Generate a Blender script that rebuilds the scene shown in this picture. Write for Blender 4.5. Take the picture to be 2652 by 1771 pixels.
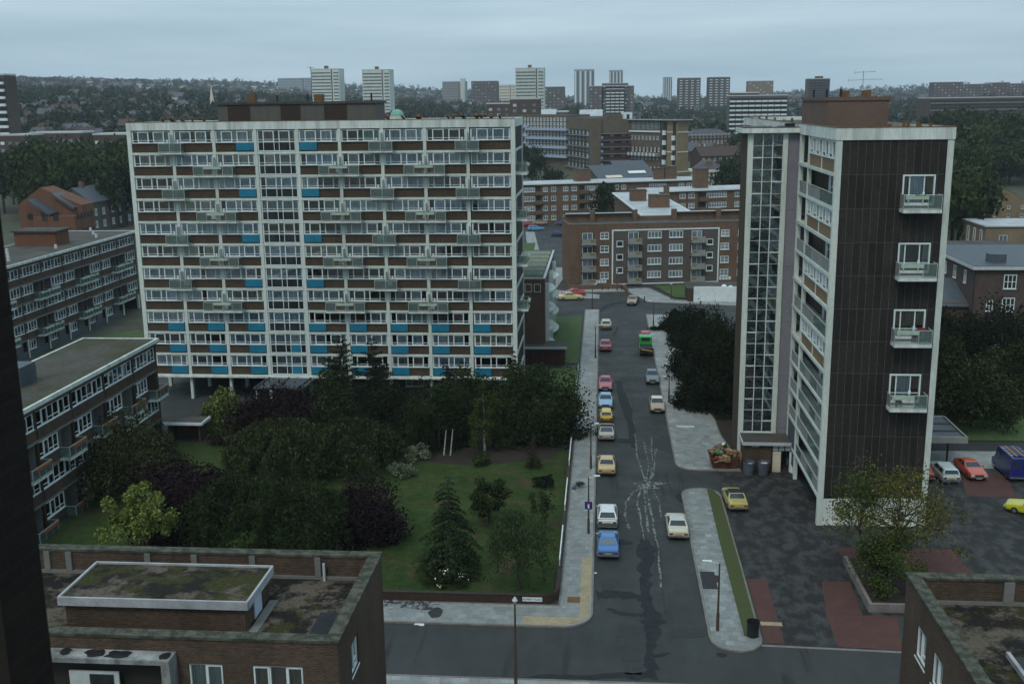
import bpy, bmesh, math, random
import numpy as np
from mathutils import Vector, Matrix
R = math.radians
random.seed(7); rng = np.random.default_rng(11)
for o in list(bpy.data.objects): bpy.data.objects.remove(o)
scn = bpy.context.scene
COL = scn.collection

# ------------------------------------------------------------------ camera
# pixel frame of the photograph 2652 x 1771; the street runs along +Y, X is to the right, camera 34 m up
F, PIT, PSI, TH, HC, CX, CY = 2776., R(12.62), R(4.93), .0124, 34., 1326., 885.5
cam = bpy.data.cameras.new('camera'); cam.sensor_width = 36; cam.lens = 36*F/2652
cam.clip_start = .1; cam.clip_end = 20000
camo = bpy.data.objects.new('camera', cam); COL.objects.link(camo)
camo.matrix_world = (Matrix.Translation((0, 0, HC)) @ Matrix.Rotation(PSI, 4, 'Z') @ Matrix.Rotation(R(90)-PIT, 4, 'X')
                     @ Matrix.Rotation(-TH, 4, 'Z'))
cam.dof.use_dof = True; cam.dof.focus_distance = 140; cam.dof.aperture_fstop = 5.6
scn.camera = camo

# ------------------------------------------------------------------ sky, sun, exposure
SUN_EL, SUN_AZ = R(52), R(200)          # azimuth measured clockwise from +Y
w = bpy.data.worlds.new('World'); scn.world = w; w.use_nodes = True
nt = w.node_tree; nt.nodes.clear()
def N(t, kind, **kw):
    n = t.nodes.new(kind)
    for k, v in kw.items():
        if k in n.inputs.keys(): n.inputs[k].default_value = v
        else: setattr(n, k, v)
    return n
wo = N(nt, 'ShaderNodeOutputWorld'); bg = N(nt, 'ShaderNodeBackground', Strength=.1)
sky = N(nt, 'ShaderNodeTexSky', sky_type='NISHITA', sun_disc=False, sun_elevation=SUN_EL, sun_rotation=SUN_AZ, air_density=1.2, dust_density=4.)
tc = N(nt, 'ShaderNodeTexCoord'); mp = N(nt, 'ShaderNodeMapping'); mp.inputs['Scale'].default_value = (1.6, 1.6, 17)
n1 = N(nt, 'ShaderNodeTexNoise', Scale=1.5, Detail=5., Roughness=.5)
rp = N(nt, 'ShaderNodeValToRGB')
e = rp.color_ramp.elements; e[0].position = .32; e[0].color = (4.5, 6.4, 7.7, 1); e[1].position = .70; e[1].color = (7.0, 9.0, 10.2, 1)
sp = N(nt, 'ShaderNodeSeparateXYZ')
g1 = N(nt, 'ShaderNodeMath', operation='MULTIPLY_ADD'); g1.inputs[1].default_value = .8; g1.inputs[2].default_value = 1.0   # overcast: brighter overhead
g0 = N(nt, 'ShaderNodeMath', operation='MAXIMUM'); g0.inputs[1].default_value = 0
vm = N(nt, 'ShaderNodeVectorMath', operation='SCALE')
mx = N(nt, 'ShaderNodeMix', data_type='RGBA'); mx.inputs[0].default_value = .86
L = nt.links.new
L(tc.outputs['Generated'], mp.inputs[0]); L(mp.outputs[0], n1.inputs['Vector']); L(n1.outputs[0], rp.inputs[0])
L(tc.outputs['Generated'], sp.inputs[0]); L(sp.outputs[2], g0.inputs[0]); L(g0.outputs[0], g1.inputs[0])
L(rp.outputs[0], vm.inputs[0]); L(g1.outputs[0], vm.inputs['Scale'])
L(sky.outputs[0], mx.inputs[6]); L(vm.outputs[0], mx.inputs[7]); L(mx.outputs[2], bg.inputs[0]); L(bg.outputs[0], wo.inputs[0])
sl = bpy.data.lights.new('sun', 'SUN'); sl.energy = 1.5; sl.angle = R(16); sl.color = (1, .93, .82)
so = bpy.data.objects.new('sun', sl); COL.objects.link(so); so.location = (0, 0, 120)
sd = Vector((math.sin(SUN_AZ)*math.cos(SUN_EL), math.cos(SUN_AZ)*math.cos(SUN_EL), math.sin(SUN_EL)))
so.rotation_euler = sd.to_track_quat('Z', 'Y').to_euler()
vs = scn.view_settings; vs.view_transform = 'Standard'; vs.look = 'None'; vs.exposure = -.27; vs.gamma = 1; vs.use_curve_mapping = False
scn.cycles.max_bounces = 6; scn.cycles.diffuse_bounces = 2; scn.cycles.glossy_bounces = 2; scn.cycles.transparent_max_bounces = 12
scn.cycles.volume_bounces = 0; scn.cycles.use_denoising = True

# ------------------------------------------------------------------ pixel -> world
def ray(px, py):
    x, y = px-CX, py-CY
    u = x*math.cos(TH)-y*math.sin(TH); v = x*math.sin(TH)+y*math.cos(TH)
    f, z = F*math.cos(PIT)-v*math.sin(PIT), -F*math.sin(PIT)-v*math.cos(PIT)
    return u*math.cos(PSI)-f*math.sin(PSI), u*math.sin(PSI)+f*math.cos(PSI), z
def onz(px, py, z=0.):
    d = ray(px, py); t = (z-HC)/d[2]; return d[0]*t, d[1]*t
def ony(px, py, Y):
    d = ray(px, py); t = Y/d[1]; return d[0]*t, HC+d[2]*t
def onx(px, py, X):
    d = ray(px, py); t = X/d[0]; return d[1]*t, HC+d[2]*t

# ------------------------------------------------------------------ materials
MATS = {}
def nodes(name):
    m = bpy.data.materials.new(name); m.use_nodes = True
    t = m.node_tree; b = t.nodes['Principled BSDF']; MATS[name] = m
    return m, t, b
def mixc(t, fac, a, b, blend='MIX'):
    n = N(t, 'ShaderNodeMix', data_type='RGBA', blend_type=blend)
    for sock, v in ((0, fac), (6, a), (7, b)):
        if hasattr(v, 'links') or isinstance(v, bpy.types.NodeSocket): t.links.new(v, n.inputs[sock])
        elif sock == 0: n.inputs[0].default_value = v
        else: n.inputs[sock].default_value = (*v, 1)
    return n.outputs[2]
def ramp(t, src, p0, p1, c0=(0, 0, 0), c1=(1, 1, 1)):
    n = N(t, 'ShaderNodeValToRGB'); e = n.color_ramp.elements
    e[0].position = p0; e[1].position = p1; e[0].color = (*c0, 1); e[1].color = (*c1, 1)
    t.links.new(src, n.inputs[0]); return n.outputs[0]
def coords(t, scale=(1, 1, 1), space='Object'):
    c = N(t, 'ShaderNodeTexCoord'); m = N(t, 'ShaderNodeMapping'); m.inputs['Scale'].default_value = scale
    t.links.new(c.outputs[space], m.inputs[0]); return m.outputs[0]
def wcoords(t, scale=(1, 1, 1)):
    c = N(t, 'ShaderNodeNewGeometry'); m = N(t, 'ShaderNodeMapping'); m.inputs['Scale'].default_value = scale
    t.links.new(c.outputs['Position'], m.inputs[0]); return m.outputs[0]
def noise(t, vec, scale, detail=4., rough=.6):
    n = N(t, 'ShaderNodeTexNoise', Scale=scale, Detail=detail, Roughness=rough); t.links.new(vec, n.inputs['Vector']); return n.outputs[0]
def bump(t, b, h, dist=.02, strength=.5):
    n = N(t, 'ShaderNodeBump', Strength=strength, Distance=dist); t.links.new(h, n.inputs['Height']); t.links.new(n.outputs[0], b.inputs['Normal'])
def surf(name, c, c2=None, scale=1.5, rough=.8, aniso=(1, 1, 1), p=(.35, .7), fine=.25, bmp=0., metal=0., spec=.3, rnd=0., world=True):
    """plain surface: two tones mixed by noise, a finer grain, optional per-object variation"""
    m, t, b = nodes(name); c2 = c2 or tuple(x*.75 for x in c)
    v = wcoords(t, aniso) if world else coords(t, aniso)
    col = mixc(t, ramp(t, noise(t, v, scale), *p), c, c2)
    if fine: col = mixc(t, fine, col, ramp(t, noise(t, v, scale*14, 3.), .3, .7, (.35,)*3, (1.4,)*3), 'MULTIPLY')
    if rnd:
        oi = N(t, 'ShaderNodeObjectInfo')
        col = mixc(t, 1., col, ramp(t, oi.outputs['Random'], 0, 1, (1-rnd,)*3, (1+rnd,)*3), 'MULTIPLY')
    t.links.new(col, b.inputs['Base Color']); b.inputs['Roughness'].default_value = rough
    b.inputs['Metallic'].default_value = metal; b.inputs['Specular IOR Level'].default_value = spec
    if bmp: bump(t, b, noise(t, v, scale*10, 4.), bmp)
    return m
def wallvec(t, s=1.):
    """object-space wall coordinates: u along the wall, v up"""
    c = N(t, 'ShaderNodeTexCoord'); sx = N(t, 'ShaderNodeSeparateXYZ'); sn = N(t, 'ShaderNodeSeparateXYZ')
    t.links.new(c.outputs['Object'], sx.inputs[0]); t.links.new(c.outputs['Normal'], sn.inputs[0])
    ab = N(t, 'ShaderNodeMath', operation='ABSOLUTE'); t.links.new(sn.outputs[0], ab.inputs[0])
    st = N(t, 'ShaderNodeMath', operation='GREATER_THAN'); t.links.new(ab.outputs[0], st.inputs[0]); st.inputs[1].default_value = .6
    mu = N(t, 'ShaderNodeMix', data_type='FLOAT'); t.links.new(st.outputs[0], mu.inputs[0]); t.links.new(sx.outputs[0], mu.inputs[2]); t.links.new(sx.outputs[1], mu.inputs[3])
    co = N(t, 'ShaderNodeCombineXYZ'); t.links.new(mu.outputs[0], co.inputs[0]); t.links.new(sx.outputs[2], co.inputs[1])
    return co.outputs[0]
def brickmat(name, c1, c2, mortar, bw=.225, bh=.075, ms=.012, var=.5, rough=.9, stain=.3):
    m, t, b = nodes(name); v = wallvec(t)
    br = N(t, 'ShaderNodeTexBrick', Scale=1., offset=.5); br.inputs['Brick Width'].default_value = bw; br.inputs['Row Height'].default_value = bh
    br.inputs['Mortar Size'].default_value = ms; br.inputs['Mortar Smooth'].default_value = .2; br.inputs['Bias'].default_value = -.1
    br.inputs['Color1'].default_value = (*c1, 1); br.inputs['Color2'].default_value = (*c2, 1); br.inputs['Mortar'].default_value = (*mortar, 1)
    t.links.new(v, br.inputs['Vector'])
    col = br.outputs[0]
    wv = wcoords(t, (1, 1, .35))
    col = mixc(t, stain, col, ramp(t, noise(t, wv, .7, 5.), .3, .7, (.35,)*3, (1.3,)*3), 'MULTIPLY')
    col = mixc(t, var, col, ramp(t, noise(t, wcoords(t, (4, 4, 13)), 1., 2.), .3, .7, (.55,)*3, (1.45,)*3), 'MULTIPLY')
    t.links.new(col, b.inputs['Base Color']); b.inputs['Roughness'].default_value = rough; b.inputs['Specular IOR Level'].default_value = .2
    inv = N(t, 'ShaderNodeMath', operation='SUBTRACT'); inv.inputs[0].default_value = 1; t.links.new(br.outputs['Fac'], inv.inputs[1])
    bump(t, b, inv.outputs[0], .01, .6)
    return m
def glassmat(name, tint=(.9, .95, .95), rough=.03, base=.10, grey=None):
    """window glass: clear, with a fresnel reflection"""
    m, t, b = nodes(name); t.nodes.remove(b); out = t.nodes['Material Output']
    tr = N(t, 'ShaderNodeBsdfTransparent'); tr.inputs[0].default_value = (*tint, 1)
    gl = N(t, 'ShaderNodeBsdfGlossy'); gl.inputs['Roughness'].default_value = rough; gl.inputs[0].default_value = (.9, .95, 1, 1)
    fr = N(t, 'ShaderNodeFresnel', IOR=1.5); ad = N(t, 'ShaderNodeMath', operation='ADD'); ad.inputs[1].default_value = base*.5
    mx = N(t, 'ShaderNodeMixShader'); t.links.new(fr.outputs[0], ad.inputs[0]); t.links.new(ad.outputs[0], mx.inputs[0])
    t.links.new(tr.outputs[0], mx.inputs[1]); t.links.new(gl.outputs[0], mx.inputs[2]); last = mx.outputs[0]
    if grey:
        df = N(t, 'ShaderNodeBsdfDiffuse'); df.inputs[0].default_value = (*grey[0], 1)
        m2 = N(t, 'ShaderNodeMixShader'); m2.inputs[0].default_value = grey[1]
        t.links.new(last, m2.inputs[1]); t.links.new(df.outputs[0], m2.inputs[2]); last = m2.outputs[0]
    t.links.new(last, out.inputs[0]); return m
def leafmat(name, c, c2, tip=None, transl=.25):
    m, t, b = nodes(name); g = N(t, 'ShaderNodeNewGeometry')
    col = mixc(t, g.outputs['Random Per Island'], c, c2)
    col = mixc(t, 1., col, ramp(t, noise(t, wcoords(t), .55, 3.), .3, .7, (.6,)*3, (1.35,)*3), 'MULTIPLY')
    oi = N(t, 'ShaderNodeObjectInfo')
    col = mixc(t, 1., col, ramp(t, oi.outputs['Random'], 0, 1, (.72, .78, .75), (1.22, 1.18, 1.1)), 'MULTIPLY')
    if tip:
        gt = N(t, 'ShaderNodeMath', operation='GREATER_THAN'); gt.inputs[1].default_value = .82; t.links.new(g.outputs['Random Per Island'], gt.inputs[0])
        col = mixc(t, gt.outputs[0], col, tip)
    t.links.new(col, b.inputs['Base Color']); b.inputs['Roughness'].default_value = .8; b.inputs['Specular IOR Level'].default_value = .06
    return m
def paint(name, c, rough=.25, metal=0., coat=.0, spec=.5):
    m, t, b = nodes(name)
    col = mixc(t, .35, c, ramp(t, noise(t, coords(t), 3., 4.), .35, .75, (.55, .53, .5), (1.1,)*3), 'MULTIPLY')
    t.links.new(col, b.inputs['Base Color']); b.inputs['Roughness'].default_value = rough; b.inputs['Metallic'].default_value = metal
    b.inputs['Coat Weight'].default_value = coat; b.inputs['Specular IOR Level'].default_value = spec; return m
def curtainmat(name, c, c2, s=14.):
    m, t, b = nodes(name); v = coords(t, (1, 1, .03))
    col = mixc(t, ramp(t, noise(t, v, s, 2., .4), .3, .7), c, c2)  # vertical streaks paint the shading of folds into the cloth colour
    oi = N(t, 'ShaderNodeObjectInfo')
    col = mixc(t, 1., col, ramp(t, oi.outputs['Random'], 0, 1, (.62, .66, .7), (1.25, 1.22, 1.2)), 'MULTIPLY')
    t.links.new(col, b.inputs['Base Color']); b.inputs['Roughness'].default_value = .9; return m

M = {}
def mk():
    M['white'] = surf('white_concrete', (.54, .59, .54), (.40, .45, .405), .5, .8, (1, 1, .22), (.35, .75), .22, rnd=.06)
    M['white2'] = surf('white_stain', (.57, .62, .575), (.33, .365, .34), 1.1, .8, (1.2, 1.2, .10), (.42, .72), .25)
    M['frame'] = surf('window_frame_paint', (.64, .70, .69), (.52, .58, .57), 2., .5, fine=.1)
    M['framedull'] = surf('window_frame_dull', (.46, .49, .49), (.36, .39, .39), 2., .5, fine=.1)
    M['brick'] = brickmat('brown_brick', (.07, .046, .027), (.042, .029, .018), (.078, .064, .047))
    M['brick2'] = brickmat('dark_brown_brick', (.082, .05, .032), (.048, .031, .022), (.085, .07, .056), stain=.5)
    M['brickred'] = brickmat('red_brick', (.15, .083, .048), (.098, .056, .034), (.14, .11, .085), var=.8)
    M['brickor'] = brickmat('orange_brick', (.15, .062, .032), (.11, .047, .026), (.13, .08, .055), var=.4)
    M['brickst'] = brickmat('stock_brick', (.21, .15, .085), (.14, .10, .06), (.2, .17, .13), var=.6)
    M['brickgrey'] = brickmat('grey_brick', (.085, .068, .053), (.058, .047, .038), (.13, .12, .11), var=.5)
    M['brickpur'] = brickmat('purple_brick', (.078, .05, .040), (.052, .036, .030), (.10, .085, .075), var=.5)
    M['blue'] = surf('blue_panel', (.012, .165, .26), (.009, .125, .205), 1.2, .45, fine=.15)
    M['dark'] = surf('dark_interior', (.02, .017, .015), (.03, .026, .022), 1., .9, fine=0)  # near-black colour stands in for unlit rooms and shaded recesses
    M['soffit'] = surf('soffit', (.16, .16, .15), None, 1., .9)
    M['panel'] = surf('dark_flint_panel', (.023, .018, .0145), (.015, .012, .010), .8, .7, (1, 1, .5), fine=.9, rnd=.32)
    M['seam'] = surf('panel_seam', (.115, .135, .12), (.075, .085, .078), 2., .8)
    M['purple'] = surf('lilac_render', (.19, .187, .205), (.16, .157, .175), .6, .8, fine=.3)
    M['tan'] = surf('tan_panel', (.20, .135, .075), (.16, .11, .062), 1.2, .6, rnd=.12)
    M['greyp'] = surf('grey_balustrade', (.24, .245, .23), (.19, .195, .185), 1.5, .6, rnd=.08)
    M['felt'] = surf('roof_felt', (.075, .07, .062), (.04, .036, .03), .35, .9, fine=.4)
    M['plant'] = surf('plant_room_cladding', (.092, .088, .078), (.078, .074, .066), 2.5, .7, (1, 1, .1), fine=.35)
    M['plantR'] = surf('plant_room_render', (.135, .088, .068), (.11, .073, .057), .5, .85, fine=.35)
    M['door'] = surf('dark_brown_door', (.034, .021, .014), None, 1.5, .6)
    M['rust'] = surf('rusty_metal', (.16, .085, .035), (.085, .05, .025), 5., .85)
    M['glass'] = glassmat('window_glass', (.93, .96, .96), .03, .20)
    M['wired'] = glassmat('obscured_glass', (.75, .85, .82), .15, .1, ((.15, .2, .19), .45))
    M['darkglass'] = surf('dark_window', (.012, .014, .015), (.035, .042, .046), .9, .15, (1, 1, .5), fine=0, spec=.35)
    M['farglass'] = surf('far_window', (.07, .085, .095), (.22, .25, .28), .35, .2, fine=0, spec=.5, rnd=.4)
    M['net'] = curtainmat('net_curtain', (.74, .80, .82), (.46, .51, .54))
    M['net2'] = curtainmat('net_curtain_blue', (.55, .66, .76), (.34, .42, .51))
    M['net3'] = curtainmat('net_curtain_grey', (.48, .52, .53), (.29, .32, .33))
    M['ccream'] = curtainmat('cream_curtain', (.6, .56, .44), (.4, .37, .29)); M['cbrown'] = curtainmat('brown_curtain', (.17, .07, .02), (.10, .04, .014))
    M['cred'] = curtainmat('red_curtain', (.20, .012, .012), (.11, .008, .01))
    M['cgreen'] = curtainmat('green_curtain', (.17, .40, .34), (.12, .3, .26))
    M['cpink'] = curtainmat('pink_curtain', (.36, .25, .24), (.25, .17, .17))
    M['planter'] = surf('pale_green_planter', (.36, .46, .37), (.28, .36, .29), 2., .6)
    M['terra'] = surf('terracotta', (.19, .085, .045), (.14, .065, .036), 3., .8)
    M['rail'] = surf('painted_rail', (.40, .45, .41), (.28, .32, .29), 4., .5)
    M['black'] = surf('black_paint', (.012, .012, .013), (.02, .02, .02), 3., .5)
    M['slate'] = surf('slate', (.07, .085, .10), (.05, .06, .07), .7, .55, (1, 1, 1), fine=.5)
    M['slate2'] = surf('purple_slate', (.075, .07, .085), (.05, .045, .055), .6, .6, fine=.5)
    M['tile'] = surf('red_roof_tile', (.075, .047, .038), (.05, .034, .03), .8, .8, fine=.6)
    M['cream'] = surf('cream_stucco', (.60, .56, .44), (.48, .44, .35), 1., .8)
    M['khaki'] = surf('khaki_brick_wall', (.125, .10, .068), (.09, .072, .05), .4, .9, fine=.4)
    M['khaki2'] = surf('yellow_brick_wall', (.215, .17, .10), (.17, .132, .078), .4, .9, fine=.4)
    M['balcblue'] = surf('pale_blue_balcony', (.33, .40, .52), (.26, .32, .43), 1., .6)
    M['greyroof'] = surf('pale_roof', (.42, .45, .46), (.28, .30, .31), .25, .5, fine=.3)
    M['bronze'] = surf('copper_green', (.16, .36, .27), None, 1., .6)
mk()
M['hazegrey'] = surf('grey_concrete_tower', (.26, .29, .32), (.2, .225, .25), .3, .7)  # blue-grey tone of the hospital slab and grey towers
M['maroon'] = surf('maroon_paint', (.06, .02, .016), None, 2., .5); M['yellowbox'] = surf('yellow_box', (.34, .22, .05), None, 2., .6)
# ------------------------------------------------------------------ mesh building
class MB:
    def __init__(s): s.v = []; s.f = []; s.m = []; s.mi = 0
    def box(s, x0, x1, y0, y1, z0, z1):
        b = len(s.v)
        s.v += [(x0, y0, z0), (x1, y0, z0), (x1, y1, z0), (x0, y1, z0), (x0, y0, z1), (x1, y0, z1), (x1, y1, z1), (x0, y1, z1)]
        s.f += [(b, b+3, b+2, b+1), (b+4, b+5, b+6, b+7), (b, b+1, b+5, b+4), (b+1, b+2, b+6, b+5), (b+2, b+3, b+7, b+6), (b+3, b, b+4, b+7)]
        s.m += [s.mi]*6; return s
    def poly(s, pts):
        b = len(s.v); s.v += [tuple(p) for p in pts]; s.f.append(tuple(range(b, b+len(pts)))); s.m.append(s.mi); return s
    def prism(s, pts, z0, z1):
        """closed vertical prism over a counter-clockwise outline"""
        n = len(pts); b = len(s.v)
        s.v += [(p[0], p[1], z0) for p in pts]+[(p[0], p[1], z1) for p in pts]
        s.f.append(tuple(range(b+n-1, b-1, -1))); s.f.append(tuple(range(b+n, b+2*n)))
        s.f += [(b+i, b+(i+1) % n, b+n+(i+1) % n, b+n+i) for i in range(n)]; s.m += [s.mi]*(n+2); return s
    def extr(s, pts, ax, a0, a1):
        """closed prism of a profile along axis 0 (x) or 1 (y); pts = (other horizontal, z)"""
        n = len(pts); b = len(s.v)
        mk_ = (lambda p, a: (a, p[0], p[1])) if ax == 0 else (lambda p, a: (p[0], a, p[1]))
        s.v += [mk_(p, a0) for p in pts]+[mk_(p, a1) for p in pts]
        s.f.append(tuple(range(b, b+n))); s.f.append(tuple(range(b+2*n-1, b+n-1, -1)))
        s.f += [(b+(i+1) % n, b+i, b+n+i, b+n+(i+1) % n) for i in range(n)]; s.m += [s.mi]*(n+2); return s
    def tube(s, p0, p1, r0, r1=None, n=8, cap=True):
        r1 = r0 if r1 is None else r1
        p0 = Vector(p0); p1 = Vector(p1); d = (p1-p0)
        if d.length < 1e-6: return s
        q = d.to_track_quat('Z', 'Y'); b = len(s.v)
        for p, r in ((p0, r0), (p1, r1)):
            for i in range(n):
                a = 2*math.pi*i/n; s.v.append(tuple(p+q @ Vector((r*math.cos(a), r*math.sin(a), 0))))
        s.f += [(b+i, b+(i+1) % n, b+n+(i+1) % n, b+n+i) for i in range(n)]; s.m += [s.mi]*n
        if cap: s.f += [tuple(range(b+n-1, b-1, -1)), tuple(range(b+n, b+2*n))]; s.m += [s.mi]*2
        return s
    def bar(s, p0, p1, w, h=None):
        return s.tube(p0, p1, w*.7071, None, 4)
    def mesh(s, name, mats, off=(0, 0, 0), smooth=False):
        me = bpy.data.meshes.new(name)
        v = [(a-off[0], b-off[1], c-off[2]) for a, b, c in s.v] if any(off) else s.v
        me.from_pydata(v, [], s.f)
        for m in (mats if isinstance(mats, (list, tuple)) else [mats]): me.materials.append(M[m] if isinstance(m, str) else m)
        if max(s.m, default=0) > 0: me.polygons.foreach_set('material_index', s.m)
        if smooth: me.shade_smooth(); me.set_sharp_from_angle(angle=R(smooth if smooth is not True else 40))
        me.update(); return me
    def build(s, name, mats, parent=None, smooth=False, off=None):
        if off is None: off = tuple(parent.get('_w', (0, 0, 0))) if parent else (0, 0, 0)
        return put(name, s.mesh(name, mats, off, smooth), parent)
WORLD = {}
def put(name, me, parent=None, loc=None, rz=0., sc=None):
    o = bpy.data.objects.new(name, me); COL.objects.link(o)
    if parent: o.parent = parent
    if loc is not None: o.location = loc
    if rz: o.rotation_euler = (0, 0, rz)
    if sc: o.scale = sc
    return o
def tag(o, label, cat, group=None):
    o['label'] = label; o['category'] = cat
    if group: o['group'] = group
    return o
def struct(o): o['kind'] = 'structure'; return o
class Thing:
    """Empty at the base of a thing; children are given in world coordinates of the unrotated frame"""
    pass
def thing(name, label, cat, loc=(0, 0, 0), group=None, rz=0.):
    o = bpy.data.objects.new(name, None); COL.objects.link(o); o.location = loc; o.empty_display_size = .5
    if rz: o.rotation_euler = (0, 0, rz)
    tag(o, label, cat, group); return o
def part(root, name, mb, mats, off=None, parent=None, smooth=False):
    """a part given in the frame of the thing (world coords minus off)"""
    off = off if off is not None else tuple(root.location)
    p = parent or root
    return put(name, mb.mesh(name, mats, off, smooth), p)
def copy_tree(o, parent=None):
    c = o.copy(); COL.objects.link(c); c.parent = parent
    for ch in o.children: copy_tree(ch, c)
    return c
def hide_off(*a): pass
B = lambda *a: MB().box(*a)
MC = {}
def cached(key, fn):
    if key not in MC: MC[key] = fn()
    return MC[key]
def fixsub(child, parent):
    return child

# shared pieces: an opening light of a window is a frame bar mesh, panes are thin boxes
def ring(mb, x0, x1, z0, z1, y0, y1, w):
    mb.box(x0, x1, y0, y1, z1-w, z1); mb.box(x0, x1, y0, y1, z0, z0+w)
    mb.box(x0, x0+w, y0+.002, y1-.002, z0+w, z1-w); mb.box(x1-w, x1, y0+.002, y1-.002, z0+w, z1-w); return mb
CURT = ['net']*8+['net2']*6+['net3']*4+['cpink', 'ccream', 'ccream', 'cbrown']
def wavy(x0, x1, z0, z1, y, amp=.035, per=.17):
    mb = MB(); n = max(2, int((x1-x0)/per*2)); xs = np.linspace(x0, x1, n+1)
    for i in range(n):
        ya = y+(amp if i % 2 else -amp); yb = y+(-amp if i % 2 else amp)
        mb.poly([(xs[i], ya, z0), (xs[i+1], yb, z0), (xs[i+1], yb, z1), (xs[i], ya, z1)])
    return mb
def simple_window(W, Hh, lights=2, trans=None, fw=.07, glass='farglass', frame='frame', sill=True, dep=.12):
    """window seen from the front (-Y); origin at bottom centre of the opening, frame stands in the wall face"""
    key = ('sw', W, Hh, lights, trans, fw, glass, frame, sill)
    def fn():
        mb = MB(); ring(mb, -W/2, W/2, 0, Hh, -.05, dep, fw)
        for i in range(1, lights): x = -W/2+W*i/lights; mb.box(x-fw/2, x+fw/2, -.04, dep-.01, fw, Hh-fw)
        if trans: mb.box(-W/2+fw, W/2-fw, -.035, dep-.02, Hh*trans-fw*.4, Hh*trans+fw*.4)
        if sill: mb.box(-W/2-.06, W/2+.06, -.14, .05, -.09, -.003)
        f = mb.mesh('window', frame)
        g = B(-W/2+fw*.5, W/2-fw*.5, .0, .02, fw*.5, Hh-fw*.5).mesh('pane', glass)
        return f, g
    return cached(key, fn)
def add_window(root, x, y, z, rz, W, Hh, pane=True, **k):
    f, g = simple_window(W, Hh, **k)
    o = put('window', f, root, (x, y, z), rz)
    if pane: put('pane', g, o)
    return o
def holewall(u0, u1, z0, z1, holes):
    """rectangles (u0,u1,z0,z1) tiling a wall round its openings"""
    zs = sorted({z0, z1, *[h[2] for h in holes], *[h[3] for h in holes]}); out = []
    for a, b_ in zip(zs, zs[1:]):
        hs = sorted([(h[0], h[1]) for h in holes if h[2] < b_-1e-6 and h[3] > a+1e-6]); u = u0
        for h in hs:
            if h[0] > u: out.append((u, h[0], a, b_))
            u = h[1]
        if u < u1: out.append((u, u1, a, b_))
    return out
# ------------------------------------------------------------------ ground, roads, pavements
def terrain_h(x, y):
    d = np.hypot(x, y); az = np.degrees(np.arctan2(x, y))
    k = np.clip((d-430)/2600, 0, 1)**.95
    top = np.interp(az, [-60, -34, -27, -20, -12, -4, 4, 12, 20, 27, 60], [104, 104, 102, 90, 64, 38, 32, 38, 46, 50, 50])
    return top*k+np.where(d > 600, 5*np.sin(x/230+1)*np.cos(y/310), 0)*np.clip((d-600)/400, 0, 1)
GSEED = [0., 60, 130, 200, 260, 340, 430, 520, 640, 800, 1000, 1250, 1550, 1900, 2300, 2700, 3100, 3500, 3900]
def make_ground():
    az = np.radians(np.linspace(-180, 180, 121)[:-1]); V = [(0, 0, -.03)]; Fc = []
    n = len(az)
    for r in GSEED[1:]:
        for a in az:
            x, y = r*math.sin(a), r*math.cos(a); z = float(terrain_h(np.array(x), np.array(y)))-.03
            V.append((x, y, z))
    for i in range(n): Fc.append((0, 1+(i+1) % n, 1+i))
    for k in range(len(GSEED)-2):
        b = 1+k*n; c = b+n
        for i in range(n): Fc.append((b+i, b+(i+1) % n, c+(i+1) % n, c+i))
    me = bpy.data.meshes.new('ground'); me.from_pydata(V, [], [f[::-1] for f in Fc]); me.materials.append(M['earth']); me.shade_smooth()
    return struct(put('ground', me))
M['earth'] = surf('earth_and_gardens', (.045, .06, .028), (.07, .062, .05), .02, .9, fine=.5)
def tarmac():
    m, t, b = nodes('asphalt'); v = wcoords(t)
    base = mixc(t, ramp(t, noise(t, v, .12, 4.), .35, .7), (.037, .040, .039), (.028, .031, .030))
    # long tar-filled seams wandering along the street and damp patches
    sv = wcoords(t, (.75, .06, 1)); s = ramp(t, noise(t, sv, 1., 4., .55), .60, .66)
    base = mixc(t, s, base, (.021, .023, .023))
    base = mixc(t, .3, base, ramp(t, noise(t, wcoords(t, (1, .22, 1)), .9, 4.), .3, .7, (.55,)*3, (1.35,)*3), 'MULTIPLY')
    base = mixc(t, .35, base, ramp(t, noise(t, v, 22., 2.), .3, .7, (.55,)*3, (1.5,)*3), 'MULTIPLY')
    t.links.new(base, b.inputs['Base Color'])
    rr = ramp(t, noise(t, v, .25, 3.), .35, .65, (.6,)*3, (.85,)*3); t.links.new(rr, b.inputs['Roughness']); b.inputs['Specular IOR Level'].default_value = .25
    bump(t, b, noise(t, v, 30., 3.), .01, .4)
    return m
M['asphalt'] = tarmac()
M['forecourt'] = surf('worn_forecourt', (.045, .046, .044), (.016, .016, .016), 1.1, .8, (1, .6, 1), (.40, .56), .7, bmp=.01)
M['tar'] = surf('fresh_tar', (.014, .016, .018), (.024, .027, .03), 1.5, .8, spec=.2)
M['patch'] = surf('old_patch', (.036, .038, .037), (.022, .023, .023), 3., .8)
M['redtar'] = surf('red_tarmac', (.085, .036, .030), (.06, .028, .024), .7, .85, fine=.45)
M['kerb'] = surf('kerb_stone', (.19, .175, .155), (.12, .11, .10), .9, .85, fine=.4)
M['pbase'] = surf('paving_bed', (.185, .2, .195), (.135, .148, .144), .8, .9)
M['slab'] = surf('paving_slab', (.22, .24, .232), (.165, .183, .178), .8, .85, fine=.35, rnd=.13)
M['slabl'] = surf('new_paving_slab', (.25, .27, .265), (.19, .205, .20), 1., .85, fine=.3, rnd=.15)
M['slabd'] = surf('tar_filled_slab', (.03, .03, .03), (.02, .02, .02), 2., .8, fine=.3)
M['yconc'] = surf('yellow_concrete', (.33, .275, .17), (.22, .185, .125), .8, .9, fine=.45)
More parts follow.
